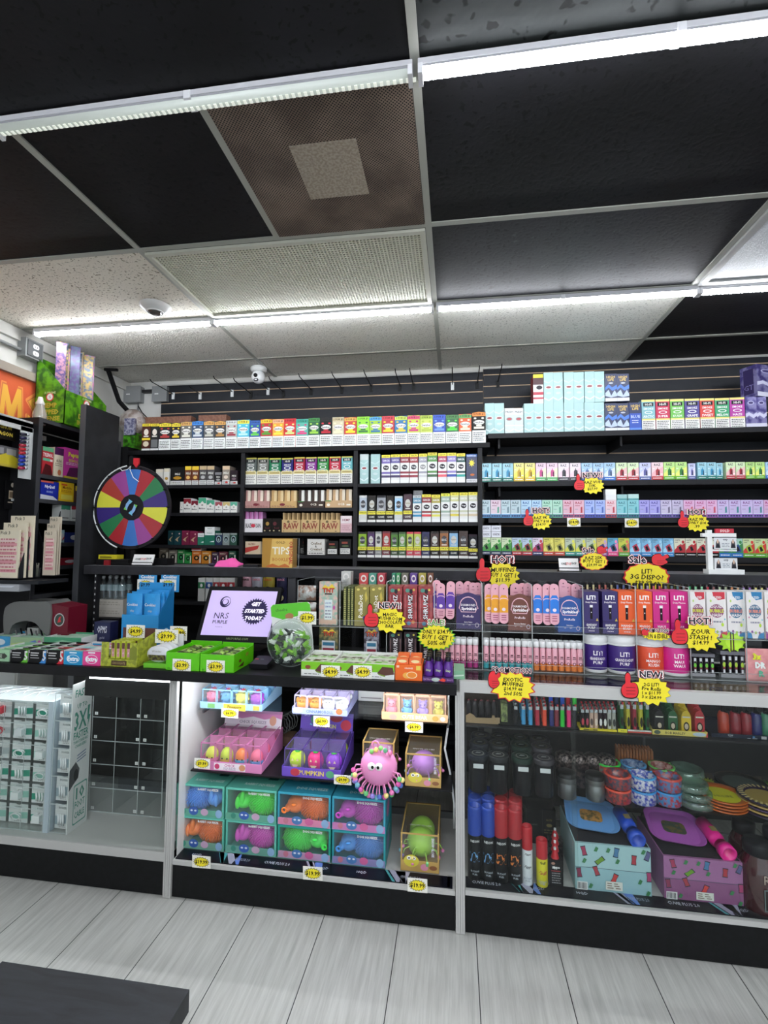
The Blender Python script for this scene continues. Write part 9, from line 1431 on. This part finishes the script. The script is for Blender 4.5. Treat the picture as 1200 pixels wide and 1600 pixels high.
for i, c in enumerate(('#2c2c3c', '#2c2c50', '#2c2c44', '#b02c40', '#c02834', '#b82c38', '#2c40b0', '#3038a8', '#2c50b0', '#a82c50')): z = z1-.045-(z1-z0-.09)*i/9.5; m = MB(); m.tube([(-2.318, y0-.012, z-.004), (-2.318, y0+.02, z)], .0085, mat(c, .2), 8); m.tube([(-2.318, y0+.02, z), (-2.318, y0+.036, z+.001)], .008, mat('#c8ccd4', .2, .5), 8); m.build('lighter', t)
for q, (a, b) in enumerate(((12, 25), (45, 58))): lpanel(a-2, b+2, 750, 796, -2.44, '#101012', [('r', .25, .35, .75, .65, '#b8a890'), ('r', .3, .4, .7, .6, '#6c5c48'), ('e', .5, .85, .12, .08, '#b8b0a0'), ('w', .2, .18, .8, .28, '#a89c8c', 1)], f'glossy black poster with small tan sticker, {"left" if q == 0 else "right"} one', 'poster', 'poster')
lpanel(19, 56, 779, 786, -2.43, '#c8cccc', [('r', .0, .1, .12, .9, '#a8acac')], 'pale strip label across the two glossy black posters', 'label_strip', 'label')
# play slip holders
for q, (x_, Yh, a, b, ty, by, lb) in enumerate(((0, 2.18, -10, 31, 828, 903, 'left lottery play slip holder with three tiers of cream slips'), (0, 2.28, 66, 87, 829, 899, 'right lottery play slip holder with three tiers of pale slips'))):
    x0_, z0_ = AT(a, by, Yh); x1_, z1_ = AT(b, ty, Yh); t = thing('playslip_holder', ((x0_+x1_)/2, Yh+.05, z0_), lb, 'slip holder', 'lottery play slip holders'); W = x1_-x0_; m = MB(); m.box(x0_-.004, Yh+.002, z0_-.004, x1_+.006, Yh+.10, z0_, BLK); m.prism([(0, 0), (.10, 0), (.10, z1_-z0_+.11), (0, .05)], ((x0_-.005 if q else x1_+.003, Yh+.002, z0_), (0, 1, 0), (0, 0, 1)), .004, mat('#1c2026', .4)); m.build('holder', t)
    for j in range(3):
        z1j = z1_+.038*j; yj = Yh+.028*j; xo = .012*j*(1 if q == 0 else -1); m = MB(); m.box(x0_+xo, yj, z0_+.001, x1_+xo, yj+.010, z1j, mat('#e6dcc4' if q == 0 else '#d4c8b4', .6)); H = z1j-z0_; art(m, front(x0_+xo, yj, z0_), W, H, [('t', .4, 1-.03/H*.5, .018/H, 'Pick 3', '#5c5c4c', .6), ('r', .12, .12, .15, .86, '#c85c6c')]+[('r', .2, .12+.09*k, .92, .19+.09*k, ['#e0a0a8', '#ecd0cc'][k % 2]) for k in range(8)]+[('w', .22, .12, .9, .84, '#c87c84', 10)]); m.build('slip_stack', t)
m = MB(); P = [AT(a, b, 2.37) for a, b in ((32, 903), (67, 903), (67, 846), (52, 803), (44, 815), (32, 860))]; m.prism(P, ((0, 2.37, 0), (1, 0, 0), (0, 0, 1)), .004, mat('#15181c', .4)); tag(m.build('divider'), 'black pointed divider standing between the two slip holders', 'divider')
x0_, z0_ = AT(34, 902, 2.3); x1_, z1_ = AT(60, 868, 2.3); t = thing('pencil_holder', ((x0_+x1_)/2, 2.33, z0_), 'clear cup of white pencil stubs between the two slip holders', 'cup'); m = MB(); m.lathe([(.026, 0), (.030, .05)], ((x0_+x1_)/2, 2.33, z0_), clear('cup_plastic', (.85, .87, .85), .08, .05, .1), 16); m.build('cup', t)
for i in range(12): m = MB(); a = i*.9; cx_ = (x0_+x1_)/2+.014*math.cos(a)*(i % 3)/2; cy_ = 2.33+.014*math.sin(a); m.tube([(cx_, cy_, z0_+.003), (cx_+.006*math.cos(a), cy_, z0_+.055+.01*(i % 3))], .003, mat('#b8b8a8' if i % 3 else '#3c3c3c'), 5); m.build('pencil', t)
zs = z0_-.0045
m = MB(); xa, _ = AT(-12, 905, 2.3); xb, _ = AT(100, 905, 2.3); m.box(xa, 2.16, zs-.018, xb-.02, 2.352, zs, mat('#26282c', .4)); m.box(xa+.05, 2.155, zs-.055, xb-.12, 2.22, zs-.019, mat('#a8aab0', .4)); m.face([(0, .008), (.1, .008), (.13, .02), (.2, .02), (.22, .028), (0, .028)], front(xa+.07, 2.155, zs-.055), .001, mat('#d0d4dc')); tag(m.build('terminal_shelf'), 'dark ledge with grey front plate carrying the play slip holders', 'shelf')
# grey lottery terminal
t = thing('lottery_terminal', (-1.95, 2.35, .955), 'rounded grey lottery terminal with dark red side panel on the counter', 'terminal'); m = MB(); x0_, _ = AT(12, 950, 2.28); x1_, _ = AT(83, 950, 2.28); W = x1_-x0_; G_ = mat('#6f706e', .4); P = smooth([(0, .10), (.0, .17), (.02, .205), (W*.3, .225), (W*.7, .225), (W, .215), (W, .06), (W*.86, .075), (W*.7, .115), (W*.45, .125), (W*.2, .10), (W*.12, .04), (W*.05, .03)], 3); m.prism(P, front(x0_, 2.40, CT), .14, G_); m.build('hood', t)
m = MB(); xr, _ = AT(114, 950, 2.30); m.prism([(0, .055), (xr-x1_, .03), (xr-x1_, .20), (0, .215)], front(x1_+.0005, 2.40, CT), .13, mat('#6c1428', .3)); m.face(ell((xr-x1_)*.5, .135, .030, .034), front(x1_, 2.40, CT), .131, mat('#c8c8c8')); m.face(ell((xr-x1_)*.5, .135, .025, .029), front(x1_, 2.40, CT), .1314, mat('#3c4c44')); m.face([((xr-x1_)*.5+u, .135+v) for u, v in ((-.01, -.015), (.012, -.01), (.006, .004), (.012, .02), (-.002, .012))], front(x1_, 2.40, CT), .1318, mat('#d83c44')); m.build('side_panel', t)
m = MB(); m.box(x0_+.03, 2.30, CT, x1_+.04, 2.40, CT+.028, BLK); m.box(x0_+W*.35, 2.31, CT+.029, x0_+W*.6, 2.38, CT+.08, mat('#b8b8b4', .4)); m.build('base', t)
m = MB()
for i in range(7): m.tube([(x0_+.05+.03*i, 2.285, CT+.07+.01*(i % 2)), (x0_+.09+.028*i, 2.27, CT+.012+.005*i), (x0_+.14+.02*i, 2.26, CT+.03), (x0_+.2+.012*i, 2.275, CT+.008)], .004, mat('#17171a' if i % 2 else '#8c8c8c', .4), 6)
tag(m.build('cables'), 'tangle of black and white cables in front of the grey terminal', 'cables')
m = MB(); xw, _ = AT(-14, 940, 2.5); m.box(-2.285, 2.525, .002, PX(118, 2.55, 1.0), 2.60, 1.04, mat('#1a1a1c', .5)); tag(m.build('low_panel'), 'low black panel behind the grey terminal', 'panel')
